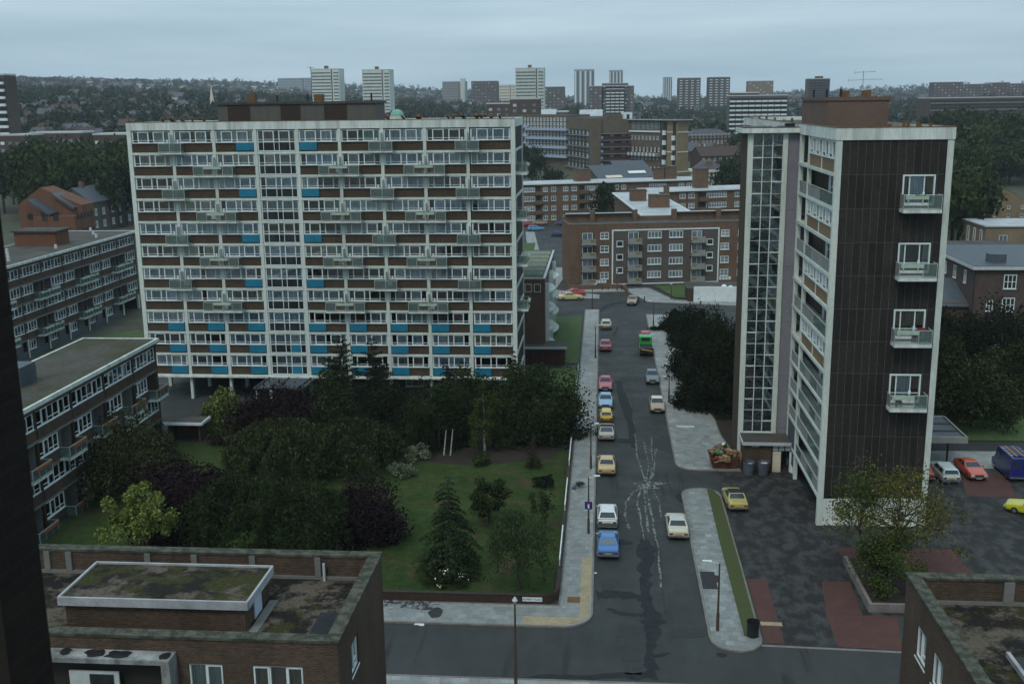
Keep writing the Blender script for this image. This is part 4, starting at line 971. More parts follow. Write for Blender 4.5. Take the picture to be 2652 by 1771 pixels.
# ------------------------------------------------------------------ foreground building, bottom left
def foreground_left():
    X0, X1, Y0, Y1, ZT, ZR = -30., -9.5, 34.9, 42.75, 15.0, 13.9
    root = thing('brick_building', 'dark brick building in the bottom left corner with parapet and mossy flat roof', 'building', (X1, Y0, 0))
    P = lambda n, mb, m, parent=None, **k: part(root, n, mb, m, parent=parent, **k)
    T = .42
    fz = [ony(500, 1718, Y0)[1]-1.35-2.75*k for k in range(3)]
    fw_ = [(ony(489, 1740, Y0)[0], 1.3, 2, (1,)), (ony(654, 1740, Y0)[0], 1.9, 3, (0, 2))]
    sy_ = onx(909, 1670, X1)[0]; sz_ = [onx(930, 1628, X1)[1]-1.3-2.75*k for k in range(3)]
    hf = [(x, x+W, z, z+1.35) for z in fz for x, W, n, op in fw_]; hs_ = [(y, y+1.15, z, z+1.3) for z in sz_ for y in (sy_,)]+[(sy_-2.6, sy_-1.45, z-.9, z+.4) for z in sz_[1:]]
    mb = MB(); [mb.box(a, b_, Y0, Y0+T, c, d) for a, b_, c, d in holewall(X0, X1, 0, ZT-.09, hf)]; P('front_wall', mb, 'brick2')
    mb = MB(); [mb.box(X1-T, X1, a, b_, c, d) for a, b_, c, d in holewall(Y0+T, Y1-T, 0, ZT-.09, hs_)]; P('side_wall', mb, 'brick2')
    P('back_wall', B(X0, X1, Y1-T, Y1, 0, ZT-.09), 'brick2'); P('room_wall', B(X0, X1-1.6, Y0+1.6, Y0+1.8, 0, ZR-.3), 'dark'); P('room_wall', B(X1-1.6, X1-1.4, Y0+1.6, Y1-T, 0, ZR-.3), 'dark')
    for k in range(4): P('floor_slab', B(X0, X1-T, Y0+T, Y1-T, fz[0]-1.1-2.75*k, fz[0]-.9-2.75*k), 'soffit')
    P('roof', B(X0, X1-T, Y0+T, Y1-T, ZR-.3, ZR), 'roofmoss')
    # coping stones, one by one
    n = 14; xs = np.linspace(X0, X1+.06, n+1)
    for i in range(n):
        for yy in (Y0-.06, Y1-T-.05): P('coping_stone', B(xs[i]+.008, xs[i+1]-.008, yy, yy+T+.11, ZT-.087, ZT+.02), 'coping')
    ys = np.linspace(Y0+T+.06, Y1-T-.06, 9)
    for i in range(8): P('coping_stone', B(X1-T-.05, X1+.06, ys[i]+.008, ys[i+1]-.008, ZT-.087, ZT+.02), 'coping')
    # upstand at the parapet foot and piers inside the back parapet
    P('roof_upstand', B(X0, X1-T, Y1-T-.08, Y1-T-.003, ZR, ZR+.14), 'soffit')
    for x in (-24.4, -23.4, -19.8, -17.7, -15.1, -12.2): P('parapet_pier', B(x-.13, x+.13, Y1-T-.1, Y1-T-.002, ZR+.14, ZT-.09), 'soffit')
    P('rain_pipe', MB().tube((-11.9, Y1-T-.2, ZR), (-11.9, Y1-T-.2, ZR+.8), .06), 'framedull')
    # roof hut
    hx0, hx1, hy0, hy1, hz = -21.2, -13.7, 37.35, 40.55, 14.95
    P('hut_wall', B(hx0+.1, hx1-.12, hy0+.12, hy1-.1, ZR, hz), 'brick2')
    P('hut_roof', B(hx0, hx1, hy0, hy1, hz+.003, hz+.22), 'roofmoss2')
    P('hut_roof_edge', B(hx0-.08, hx1+.08, hy0-.1, hy0-.003, hz-.05, hz+.3).box(hx0-.08, hx1+.08, hy1+.003, hy1+.1, hz-.05, hz+.3).box(hx0-.1, hx0-.003, hy0, hy1, hz-.05, hz+.3).box(hx1+.003, hx1+.1, hy0, hy1, hz-.05, hz+.3), 'edge')
    P('hut_door', B(hx1-.13, hx1-.08, 38.5, 39.4, ZR+.02, hz-.06), 'net2')
    P('paving_strip', B(hx1, hx1+.35, hy0-.5, hy1-.4, ZR+.002, ZR+.03), 'soffit')
    P('litter', MB().tube((-11.2, 36.3, ZR+.05), (-11.05, 36.05, ZR+.1), .07), 'net'); P('litter', MB().tube((-10.4, 36.9, ZR+.05), (-10.2, 36.95, ZR+.1), .05), 'net')
    P('felt_sheet', B(-11.3, -10.1, 37.2, 39.2, ZR+.002, ZR+.03), 'tar')
    for x, W, n, op in fw_:
        for z in fz: window_at(root, x-X1, .1, z, 0, W, 1.35, n, op, ck='cpink' if n == 3 else 'net3')
    for a, b_, c, d in hs_: window_at(root, -.1, a-Y0, c, R(90), 1.15, 1.3, 2, (0,))
    # recessed balcony with a white surround
    bz = ony(447, 1686, Y0)[1]; bx, yf = onz(436, 1712, bz)
    for fl in range(2):
        z = bz-2.75*fl-2.6
        P('balcony_surround', B(bx-6, bx, yf, Y0-.003, z+2.42, z+2.6).box(bx-.32, bx+.003, yf+.02, Y0-.003, z, z+2.42), 'stained')
        P('balcony_back', B(bx-6, bx-.33, Y0-.05, Y0-.004, z, z+2.4), 'dark'); P('white_screen', B(bx-4., bx-2.1, yf+.35, yf+.42, z, z+1.9), 'framedull'); P('balcony_window', B(bx-3.2, bx-2.3, yf+.3, yf+.348, z+1.2, z+1.8), 'darkglass')
        P('balcony_rail', B(bx-6, bx-2.2, yf+.02, yf+.1, z+.9, z+.98), 'rail')
    for a, b_, c in ((-4.3, -3.9, .5), (-3.3, -2.6, .3), (-2.5, -1.6, 0), (-.45, -.05, .1)): P('felt_patch', MB().prism(blob(bx+(a+b_)/2, (yf+Y0)/2+c*.2, (b_-a)/2, (Y0-yf)*.38, 12, .25, int(a*10)), bz+.001, bz+.02), 'black')
    return root
M['coping'] = surf('lichened_coping', (.082, .084, .062), (.032, .034, .024), 2.4, .9, (1, 1, 1), (.40, .58), .8, bmp=.01)
M['stained'] = surf('stained_render', (.30, .31, .30), (.11, .115, .11), 1.3, .85, (1, 1, .5), (.4, .65), .3)
M['edge'] = surf('lead_edge', (.34, .35, .36), (.22, .23, .24), 1.2, .6, fine=.25)
def mossroof(name, edge):
    m, t, b = nodes(name); v = wcoords(t)
    col = mixc(t, ramp(t, noise(t, v, .62, 7., .7), .45, .53), (.088, .073, .057), (.013, .0115, .010))
    col = mixc(t, ramp(t, noise(t, v, .9, 6., .7), .44 if edge else .52, .54 if edge else .60), col, (.032, .032, .010))
    col = mixc(t, .6, col, ramp(t, noise(t, v, 9., 5.), .3, .7, (.4,)*3, (1.6,)*3), 'MULTIPLY')
    t.links.new(col, b.inputs['Base Color']); b.inputs['Roughness'].default_value = .95; b.inputs['Specular IOR Level'].default_value = .15
    bump(t, b, noise(t, v, 6., 5.), .05, .8); return m
M['roofmoss'] = mossroof('roof_with_moss', False); M['roofmoss2'] = mossroof('hut_roof_moss', True)
foreground_left()
def foreground_right():
    X0, X1, Y1, ZT, ZR = 12.5, 30., 41.94, 15.0, 13.9; Y0 = 26.; T = .42
    root = thing('brick_building', 'dark brick building in the bottom right corner with lichened parapet and roof hatch', 'building', (X0, Y1, 0))
    P = lambda n, mb, m, parent=None, **k: part(root, n, mb, m, parent=parent, **k)
    wz = onx(2383, 1625, X0)[1]-1.35; wy = (onx(2398, 1680, X0)[0], onx(2440, 1771, X0)[0])
    hs_ = [(y, y+1.25, z, z+1.35) for y in wy for z in (wz, wz-2.75, wz-5.5)]
    mb = MB(); [mb.box(X0, X0+T, a, b_, c, d) for a, b_, c, d in holewall(Y0, Y1-T, 0, ZT-.09, hs_)]; P('side_wall', mb, 'brick2')
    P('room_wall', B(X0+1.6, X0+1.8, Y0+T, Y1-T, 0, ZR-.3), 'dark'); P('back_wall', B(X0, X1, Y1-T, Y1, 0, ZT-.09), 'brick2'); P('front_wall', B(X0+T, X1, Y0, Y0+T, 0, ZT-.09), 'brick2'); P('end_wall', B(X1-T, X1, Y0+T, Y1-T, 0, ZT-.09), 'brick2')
    P('roof', B(X0+T, X1-T, Y0+T, Y1-T, ZR-.3, ZR), 'roofmoss')
    ys = np.linspace(Y0, Y1-T-.06, 17)
    for i in range(16): P('coping_stone', B(X0-.06, X0+T+.05, ys[i]+.008, ys[i+1]-.008, ZT-.087, ZT+.02), 'coping')
    xs = np.linspace(X0-.06, X1, 15)
    for i in range(14): P('coping_stone', B(xs[i]+.008, xs[i+1]-.008, Y1-T-.05, Y1+.06, ZT-.087, ZT+.02), 'coping')
    P('roof_upstand', B(X0+T, X1-T, Y1-T-.08, Y1-T-.003, ZR, ZR+.14), 'soffit'); P('parapet_pier', B(16.2, 16.6, Y1-T-.1, Y1-T-.002, ZR+.14, ZT-.09), 'soffit')
    for a, b_, c, d in hs_: window_at(root, .1, b_-Y1, c, R(-90), 1.25, 1.35, 2, (0,))
    # light well, its dark depth painted as a flat black slab; hut
    P('light_well', B(15.0, 17.6, 35.6, 37.2, ZR+.003, ZR+.05), 'black'); P('well_kerb', B(14.85, 14.99, 35.3, 37.3, ZR, ZR+.2).box(14.85, 17.7, 35.3, 35.45, ZR+.002, ZR+.203), 'edge')
    P('hut_wall', B(15.2, 22, 28, 32.6, ZR, ZR+1.9), 'brick2'); P('hut_roof', B(15.1, 22, 28, 32.7, ZR+1.903, ZR+2.1), 'roofmoss2'); P('hut_roof_edge', B(15.0, 15.098, 27.9, 32.8, ZR+1.85, ZR+2.2).box(15.0, 22, 32.703, 32.8, ZR+1.852, ZR+2.198), 'edge')
    P('green_box', B(13.6, 14.3, 32.5, 32.9, ZR, ZR+.4), 'bronze')
    return root
foreground_right()
# the wall of the photographer's own building, close to the left edge of the view
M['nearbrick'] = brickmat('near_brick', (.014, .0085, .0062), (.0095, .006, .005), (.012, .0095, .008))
Yn = 4.0; xe, zz = ony(62, 1080, Yn+.6)
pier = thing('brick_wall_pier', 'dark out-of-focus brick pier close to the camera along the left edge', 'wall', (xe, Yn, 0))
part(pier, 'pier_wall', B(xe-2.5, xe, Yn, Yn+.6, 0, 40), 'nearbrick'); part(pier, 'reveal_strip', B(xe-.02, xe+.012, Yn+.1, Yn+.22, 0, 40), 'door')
# ------------------------------------------------------------------ brick blocks beyond the junction
def block(name, label, p0, p1, depth, h, wall, roof='felt', group=None, cat='building', cap=.25, capmat='white2', over=.0, parapet=.5):
    """box building given the ground points of its front corners; local frame: u along the front, v back, z up"""
    d = Vector((p1[0]-p0[0], p1[1]-p0[1])); Lg = d.length; rz = math.atan2(d.y, d.x)
    root = thing(name, label, cat, (p0[0], p0[1], float(terrain_h(np.array(p0[0]), np.array(p0[1])))), group, rz)
    A = lambda n, mb, m, parent=None, **k: put(n, mb.mesh(n, m), parent or root)
    root['_len'] = Lg
    if wall: A('wall', B(0, Lg, 0, depth, -3, h), wall)
    if roof: A('roof', B(-over, Lg+over, -over, depth+over, h+.003, h+cap), capmat) ; A('roof_cover', B(-over+.3, Lg+over-.3, -over+.3, depth+over-.3, h+cap+.003, h+cap+.05), roof)
    return root, Lg, A
def grid_windows(root, us, zs, W, Hh, lights=2, trans=None, frame='frame', glass='farglass', v=-.02, fw=.08, pane=True):
    for z in zs:
        for u in us: add_window(root, u, v, z, 0, W, Hh, pane=pane, lights=lights, trans=trans, frame=frame, glass=glass, fw=fw)
# four-storey block with a white-framed grey panel
root, Lg, A = block('brick_apartment_block', 'four-storey red brick flats with a white outlined grey brick panel facing the junction', (-6.2, 199.1), (38.1, 206.9), 10, 11.0, 'brickred', None)
A('grey_panel', B(8.1, 28.4, -.06, -.003, .1, 10.4), 'brickgrey')
A('white_surround', B(8.0, 8.25, -.16, -.063, .1, 10.5).box(28.25, 28.5, -.16, -.063, .1, 10.5).box(8.25, 28.25, -.158, -.063, 10.25, 10.5).box(8.25, 28.25, -.158, -.063, .1, .3), 'frame')
A('parapet', B(0, Lg, 0, .35, 11.003, 11.6).box(0, .35, .35, 9.65, 11.003, 11.6).box(0, Lg, 9.65, 10, 11.003, 11.9), 'brickred'); A('roof', B(.35, Lg, .35, 9.65, 11.003, 11.1), 'felt'); A('coping', B(-.05, Lg, -.05, .4, 11.603, 11.68), 'soffit')
for a, b_ in ((.6, 5.4), (6.2, 13.6), (22.4, 30.4), (31.2, 38)): A('back_parapet', B(a, b_, 9.6, 9.95, 11.9, 12.6), 'brickred'); A('roof_ridge', B(a, b_, 9.0, 10.1, 12.603, 12.7), 'greyroof')
for u in (5.8, 14.2, 22, 30.8): A('chimney_pier', B(u-.45, u+.45, 8.8, 9.9, 11.1, 13.2), 'brickred')
for z in (8.8, 6.3, 3.8, 1.3):
    for u, W, n in ((6.6, 1.6, 2), (16.1, 2.6, 4), (20.2, 2.6, 4), (29.6, 1.6, 2), (32.9, 1.6, 2), (36, 1.6, 2)): add_window(root, u, -.08 if 8 < u < 28 else -.02, z, 0, W, 1.25, lights=n, trans=.5 if n == 2 else None, fw=.1)
    for u in (3.42, 12.1, 24.2):
        w_ = 2.3; vv = -.07 if u > 8 else -.01
        A('balcony_recess', B(u-w_/2, u+w_/2, vv-.02, vv+.0, z-.75, z+1.3), 'dark'); A('balcony_window', ring(MB(), u-w_/2+.1, u+w_/2-.2, z-.6, z+1.2, vv-.08, vv-.023, .09).box(u-.05, u+.05, vv-.07, vv-.03, z-.5, z+1.1), 'frame')  # flat near-black sheet paints the shade inside each balcony
        A('balcony_pane', B(u-w_/2+.2, u+w_/2-.3, vv-.045, vv-.03, z-.5, z+1.1), 'farglass')
        bo = A('balcony', B(u-w_/2-.1, u+w_/2+.3, vv-1.2, vv-.09, z-1.0, z-.8), 'greyp'); A('balcony_front', B(u-w_/2-.08, u+w_/2+.25, vv-1.18, vv-1.1, z-.79, z+.15), 'greyp', bo)
        A('window_box', B(u+(.3 if u < 20 else -1.1), u+(1.1 if u < 20 else -.3), vv-1.35, vv-1.19, z-.1, z+.12), 'yellowbox', bo)
for z in (7.3, 4.8, 2.3):
    for u in (9.5, 26.7): add_window(root, u, -.08, z, 0, 1.25, 1.1, lights=1, fw=.12, glass='darkglass')
for u in range(4): A('notice_board', B(4.9+u*.55, 5.35+u*.55, -.06, -.004, .5, 1.1), 'frame'); A('notice_board', B(28.7+u*.6, 29.15+u*.6, -.06, -.004, .5, 1.1), 'frame')
A('garden_wall', B(-1, 9, -4.2, -3.95, 0, .9).box(9.2, 9.45, -9, -3.9, 0, .8), 'brickred')
# white-roofed flats behind
def estate(label, p0, p1, depth, h, wins, stacks, balc=()):
    root, Lg, A = block('brick_apartment_block', label, p0, p1, depth, h, 'brickred', 'greyroof', capmat='frame', over=.6, cap=.3)
    for z in (1.2, 3.9, 6.6, 9.2)[:int(h/2.7)]:
        for u, W, n in wins:
            if u+W/2 < Lg: add_window(root, u, -.02, z, 0, W, 1.3, lights=n, trans=.65, fw=.09)
        for u, W in balc:
            if u < Lg: A('balcony_recess', B(u, u+W, -.03, -.004, z-.7, z+1.4), 'dark'); A('balcony_front', B(u, u+W+.6, -.8, -.04, z-.9, z+.1), 'brickred')  # dark sheet on the wall gives the recess its shade by colour
    for u, v, a, hh in stacks: A('roof_stack', B(u, u+a, v, v+a*.8, h+.3, h+hh), 'brickred'); A('stack_cap', B(u-.1, u+a+.1, v-.1, v+a*.8+.1, h+hh+.003, h+hh+.15), 'felt')
    return root, A
estate('long four-storey flats with pale roof edge behind the junction, brick stacks on top', (-23.5, 301.5), (30, 318), 10, 11.2,
       [(2.5, 4.2, 6), (7.6, 1.4, 2), (10.0, 1.4, 2), (13.5, 1.5, 2), (16, 1.5, 2), (22, 5.6, 8), (28.5, 1.4, 2), (30.7, 1.4, 2), (41, 5.2, 8), (48.2, 1.6, 2), (50.6, 1.6, 2)], [(17.5, 3, 4.2, 3.6), (41, 2, 2.6, 3.4), (44, 2.4, 3.6, 3.8)], [(4.6, 1.6), (17.5, 2.2)])
estate('nearer four-storey flats with pale roof edge, right of the white-roofed wing', (12.8, 277.5), (52, 291), 10, 11.0,
       [(3.5, 1.7, 2), (8, 1.7, 2), (10.5, 1.7, 2), (17.5, 5.6, 8), (23.4, 1.6, 2), (26, 1.6, 2)], [(13.5, 4, 3.4, 5.2)], [(12.4, 2.)])
estate('flat white-roofed wing running towards the camera behind the outlined brick flats', (8.3, 219), (18.4, 220), 55, 11.0, [(2, 1.6, 2)], [(3.2, 14, 4.2, 2.9), (1.0, 30, 3.6, 2.8), (8, 26, 1.2, 4)])
# block right behind the end of the long slab block
root, Lg, A = block('brick_apartment_block', 'dark red brick low block with curved stair balconies, tucked behind the slab block', (-12.4, 139), (-7.6, 139), 27, 11.2, 'brickred', 'felt', capmat='greyroof', cap=.2, over=.1)
for k in range(4):
    z = 1.0+2.6*k; pts = [(Lg+.02, 3+1.0*0)]+[(Lg+.02+1.1*math.sin(math.pi*i/10), 2+8*i/10) for i in range(11)]
    A('curved_balcony', MB().prism([(Lg-.02, 2)]+[(Lg+1.15*math.sin(math.pi*i/10), 2+9*i/10) for i in range(1, 10)]+[(Lg-.02, 11)], z, z+.2), 'white')
    A('curved_balcony', MB().prism([(Lg-.02, 13)]+[(Lg+1.15*math.sin(math.pi*i/10), 13+9*i/10) for i in range(1, 10)]+[(Lg-.02, 22)], z, z+.2), 'white')
for v in (2, 11, 13, 22): A('balcony_wall', B(Lg+.003, Lg+.5, v-.12, v+.12, 0, 10.4), 'frame')
for k in range(3): A('window', ring(MB(), 1+k*1.2, 1.9+k*1.2, 9.5, 10.6, -.05, .05, .08), 'frame')
for k in range(6): A('roof_rail', B(.3, 4.5, 2+k*4, 2.06+k*4, 11.45, 11.9), 'planter')
st = thing('bin_store', 'single-storey brick store with flat roof and maroon doors beside the verge', 'store', (-10.4, 137.5, 0))
part(st, 'wall', B(-10.4, -4.9, 137.6, 141, 0, 2.3), 'brick'); part(st, 'roof', B(-10.7, -4.6, 137.1, 141.2, 2.303, 2.5), 'felt'); part(st, 'fascia', B(-10.7, -4.6, 137.0, 137.098, 2.25, 2.55), 'framedull')
for k in range(4): part(st, 'door', B(-10.1+k*1.25, -9.1+k*1.25, 137.52, 137.597, .05, 2.1), 'maroon')
wh = thing('garage_block', 'low dark-roofed garage with white painted end wall beside the green verge', 'garage', (16, 184, 0))
part(wh, 'white_wall', B(15.6, 23.2, 183.3, 183.6, 0, 2.7), 'frame'); part(wh, 'wall', B(14.6, 30, 183.6, 190, 0, 2.2), 'brick'); part(wh, 'roof', B(14.4, 30.2, 183.55, 190.3, 2.2, 2.4), 'felt')
for x, y in ((21, 186), (22, 185)): part(wh, 'roof_light', MB().tube((x, y, 2.4), (x, y, 2.65), .5, .2, 10), 'frame')

# ------------------------------------------------------------------ inter-war blocks in the middle distance
def px2(px, Y, py=400): return ony(px, py, Y)[0], Y
def ztop(px, py, Y): return ony(px, py, Y)[1]
# pale-blue balconies
p0, p1 = px2(1340, 560), px2(1474, 532); h = ztop(1420, 312, 540)
root, Lg, A = block('brick_apartment_block', 'khaki brick inter-war flats with pale blue access balconies', p0, p1, 14, h, 'khaki', 'felt', capmat='khaki')
zs = [h-4-4.35*k for k in range(5)]
for k, z in enumerate(zs):
    a = 9.5
    if k % 1 == 0 and k < 4: A('access_balcony', B(-2, a, -1.6, -.003, z-2.1, z-1.0), 'balcblue'); A('access_balcony', B(a-1, Lg, -2.0, -.003, z-3.3, z-2.2), 'balcblue')
grid_windows(root, np.arange(1.2, Lg-1, 2.5), [h-2.6-2.2*k for k in range(9)], 1.3, 1.5, 2, fw=.16)
# corner block with brick pier
C = px2(1535, 500); Lf = px2(1468, 535); Rt = px2(1634, 506); h = ztop(1500, 316, 520)
root, Lg, A = block('brick_apartment_block', 'khaki brick corner flats, the face left of the tall pier, with dark recessed balconies', Lf, C, 14, h, 'khaki', 'felt', capmat='khaki')
for k in range(4):
    z = h-7.6-5.1*k; A('balcony_gap_shade', B(1, Lg-2.5, -.05, -.003, z, z+2.4), 'dark'); A('balcony_floor', B(.5, Lg-.5, -1.3, -.06, z-.35, z-.05), 'greyp'); A('balcony_end', B(Lg-4, Lg-1, -1.4, -.052, z-.04, z+1.3), 'balcblue')  # balcony shade painted as a dark sheet on the solid wall
    grid_windows(root, np.arange(4, Lg-6, 5.2), [z+.4], 1.6, 1.5, 2, v=-.1)
    grid_windows(root, np.arange(4, Lg-6, 5.2), [z-2.2], 1.4, 1.3, 2, v=-.03, frame='framedull')
A('brick_pier', B(Lg-1.2, Lg+2.6, -1.6, 3, -3, h+.1), 'khaki')
root, Lg, A = block('brick_apartment_block', 'khaki brick corner flats, the wide face right of the tall pier, stacked dark balconies', (C[0]+2.4, C[1]+.5), Rt, 14, h-.2, 'khaki', 'felt', capmat='khaki')
A('roof_block', B(6, Lg-.5, 3, 9, h, h+2.2), 'khaki'); A('white_hut', B(13, 17, 1, 5, h+.2, h+3.2), 'frame'); A('hut_door', B(14.2, 15.6, .93, .997, h+.2, h+2.2), 'dark')
for k in range(7):
    z = h-6.2-3.05*k; A('balcony_gap_shade', B(.4, Lg, -.05, -.003, z-2.2, z-.2), 'dark'); A('balcony_floor', B(0, Lg+.2, -1.2, -.06, z-.19, z+.06), 'greyp'); A('balcony_front', B(.2, Lg, -1.15, -1.05, z-2.4, z-1.3), 'maroon'); A('balcony_end', B(0, 2, -1.3, -.052, z-2.4, z-1.2), 'balcblue')  # shade behind the stacked balconies is a dark sheet, not an opening
    grid_windows(root, (6.8, 12.5, 15.8), [z-1.5], 1.8, .9, 2, v=-.1, frame='framedull')
# yellow-brick block with oversailing roof
C = px2(1754, 482); Lf = px2(1630, 506); Rt = px2(1777, 490); h = ztop(1700, 318, 500)
root, Lg, A = block('brick_apartment_block', 'yellow brick flats with oversailing flat roof and white balcony doors', Lf, C, 6.5, h, 'khaki2', 'felt', capmat='greyroof', over=1.4, cap=.4)
u1 = Lg*.66; sp8 = u1/8.4
A('brown_wall', B(0, u1, -.08, -.004, -3, h-.1), 'khaki'); A('attic_glazing', B(2, u1, -.2, -.083, h-4.2, h-.6), 'darkglass'); A('attic_ledge', B(-.3, u1, -.6, -.084, h-5.3, h-4.6), 'frame')
for i in range(22): A('attic_mullion', B(2+(u1-2)*i/22-.06, 2+(u1-2)*i/22+.06, -.27, -.203, h-4.2, h-.6), 'frame')
for z in (h-14.4, h-23.0):
    A('access_balcony', B(-1, u1+.5, -1.8, -.085, z-1.5, z), 'greyp')
    for i in range(8):
        u = .8+sp8*i; A('door', B(u, u+.8, -.15, -.085, z, z+2.6), 'maroon'); A('balcony_panel', B(u, u+.7, -1.95, -1.803, z-1.4, z), 'frame'); add_window(root, u+1.6, -.11, z+.5, 0, .9, 1.9, lights=1, fw=.16)
for z in (h-8.6, h-17.4, h-26): grid_windows(root, [1.6+sp8*i for i in range(8)], [z], 1.1, 1.6, 2, v=-.11)
A('purple_pier', B(u1+.1, u1+1.9, -.3, -.004, -3, h-.1), 'brickpur'); A('balcony_gap_shade', B(u1+1.95, u1+4.0, -.1, -.004, -3, h-.6), 'dark'); A('balcony_gap_shade', B(u1+7.7, u1+9.6, -.1, -.004, -3, h-.6), 'dark')  # tall dark strips paint the shade of the balcony stacks
for k in range(7): z = h-6.4-4.3*k; A('balcony', B(u1+2.0, u1+3.6, -1, -.11, z, z+2.0), 'frame'); A('balcony', B(u1+7.8, u1+9.4, -1, -.11, z-2.2, z-.2), 'frame')
for k in range(4): A('string_course', B(u1+4.0, u1+7.7, -.2, -.004, h-5.3-8.6*k, h-4.8-8.6*k), 'cream'); A('string_course', B(Lg+.004, Lg+.2, -.1, 6.5, h-5.3-8.6*k, h-4.8-8.6*k), 'cream')
# slate-roofed halls
for k, (x0, x1, yb, Y, hh) in enumerate(((1560, 1640, 470, 395, 5), (1618, 1700, 466, 405, 6))):
    p0, p1 = px2(x0, Y), px2(x1, Y+6); root, Lg, A = block('hall', ['slate-roofed hall, the left of two, in front of the yellow brick flats', 'slate-roofed hall, the right of two, in front of the yellow brick flats'][k], p0, p1, 22, hh, 'brickgrey', None)
    A('roof', MB().extr([(-.5, hh-.2), (11, hh+5.5), (22.5, hh-.2), (22.5, hh-.5), (11, hh+5.1), (-.5, hh-.5)][::-1], 0, -.4, Lg+.4), 'slate'); A('gable', MB().extr([(0, hh), (22, hh), (11, hh+5)][::-1], 0, .02, Lg-.02), 'brickgrey')
    A('skylight', MB().poly([(3, 2.0, hh+1.28), (Lg-3, 2.0, hh+1.28), (Lg-3, 3.6, hh+2.11), (3, 3.6, hh+2.11)]), 'frame' if k else 'cream')
# corner public house in white stucco
px_, Y = 1836, 432; cxp, _ = px2(px_, Y); zc = ztop(1836, 440, Y)
pub = thing('public_house', 'octagonal corner building with cream stucco cornice and dark slate cap', 'building', (cxp, Y+6, 0))
oc = lambda r: [(cxp+r*math.cos(R(22.5+45*i)), Y+6+r*math.sin(R(22.5+45*i))) for i in range(8)]
part(pub, 'wall', MB().prism(oc(6.9), 0, zc-2.6), 'brickgrey'); part(pub, 'stucco_band', MB().prism(oc(7.0), zc-2.6, zc-.9), 'cream'); part(pub, 'cornice', MB().prism(oc(7.9), zc-.9, zc), 'cream')
mb = MB(); o1, o2 = oc(6.6), oc(2.2); [mb.poly([(*o1[i], zc), (*o1[(i+1) % 8], zc), (*o2[(i+1) % 8], zc+3.4), (*o2[i], zc+3.4)]) for i in range(8)]; mb.poly([(*p, zc+3.4) for p in o2]); part(pub, 'roof', mb, 'slate2')
part(pub, 'chimney', B(cxp-.8, cxp+1.6, Y+1.6, Y+3.2, zc, zc+3.4), 'brickred')
for i in range(8):
    a = R(22.5+45*i+22.5); n_ = Vector((math.cos(a), math.sin(a)))
    for z in (zc-6.2, zc-9.8, zc-2.4):
        for s_ in (-1.6, 0, 1.6):
            t_ = Vector((-n_.y, n_.x)); p = n_*6.5+t_*s_; add_window(pub, p.x, p.y, z, a+R(90), .9, 1.4 if z > zc-3 else 2.2, lights=1, frame='cream', fw=.22)
# villas, chapel, terraces to the right
def pitched(name, label, p0, p1, depth, h, rh, wall, roof, group=None, hip=False, ch=2, cat='house', win=None):
    root, Lg, A = block(name, label, p0, p1, depth, h, wall, None, group, cat)
    o = .5
    if hip:
        k = min(depth/2, Lg/2-.2); mb = MB(); q = [(-o, -o, h), (Lg+o, -o, h), (Lg+o, depth+o, h), (-o, depth+o, h), (k, depth/2, h+rh), (Lg-k, depth/2, h+rh)]
        for f in ((0, 1, 5, 4), (1, 2, 5), (2, 3, 4, 5), (3, 0, 4)): mb.poly([q[i] for i in f])
        A('roof', mb, roof)
    else:
        A('roof', MB().extr([(-o, h-.15), (depth/2, h+rh+.2), (depth+o, h-.15), (depth+o, h-.45), (depth/2, h+rh-.1), (-o, h-.45)][::-1], 0, -.3, Lg+.3), roof); A('gable', MB().extr([(0, h), (depth, h), (depth/2, h+rh-.15)][::-1], 0, .02, Lg-.02), wall)
    for i in range(ch):
        u = Lg*(i+.5)/ch; A('chimney', B(u-.7, u+.7, depth/2-.5, depth/2+.5, h+rh*.4, h+rh+1.6), 'brickred')
    if win:
        for z in win[0]: grid_windows(root, np.linspace(1.5, Lg-1.5, win[1]), [z], win[2], win[3], 1, frame='cream', fw=.2)
    return root, A
Y = 640; p0, p1 = px2(1786, Y), px2(1893, Y+10)
pitched('terraced_villa', 'slate-roofed Victorian terrace with cream arched windows on the right', p0, p1, 12, ztop(1840, 335, Y)-4-terrain_h(np.array(p0[0]), np.array(Y)), 4, 'brickpur', 'slate2', hip=True, win=((1.5, 5.5, 9.3), 11, 1.1, 2.2))
Y = 575; p0, p1 = px2(1777, Y), px2(1838, Y+2); hh = ztop(1800, 393, Y)-terrain_h(np.array(p0[0]), np.array(Y))
root, A = pitched('chapel', 'dark brick chapel with slate roof and one pale arched window', (p0[0], Y+8), p1, 9, hh, 4.2, 'brickpur', 'slate', cat='chapel', ch=1)
A('arched_window', MB().extr([(0, 0)]*0+[(8.2, 3), (8.2, 8)]+[(9.6+1.4*math.cos(R(180-20*i)), 8+1.4*math.sin(R(180-20*i))) for i in range(10)]+[(11, 8), (11, 3)], 1, -.15, -.02), 'frame')
p0, p1 = px2(1815, 520), px2(1945, 530); pitched('terraced_house_row', 'long red-tiled terrace roof behind the cream cornice building', p0, p1, 11, 6.5, 4, 'brickpur', 'tile', ch=4, win=((1, 4), 9, 1.2, 1.5))
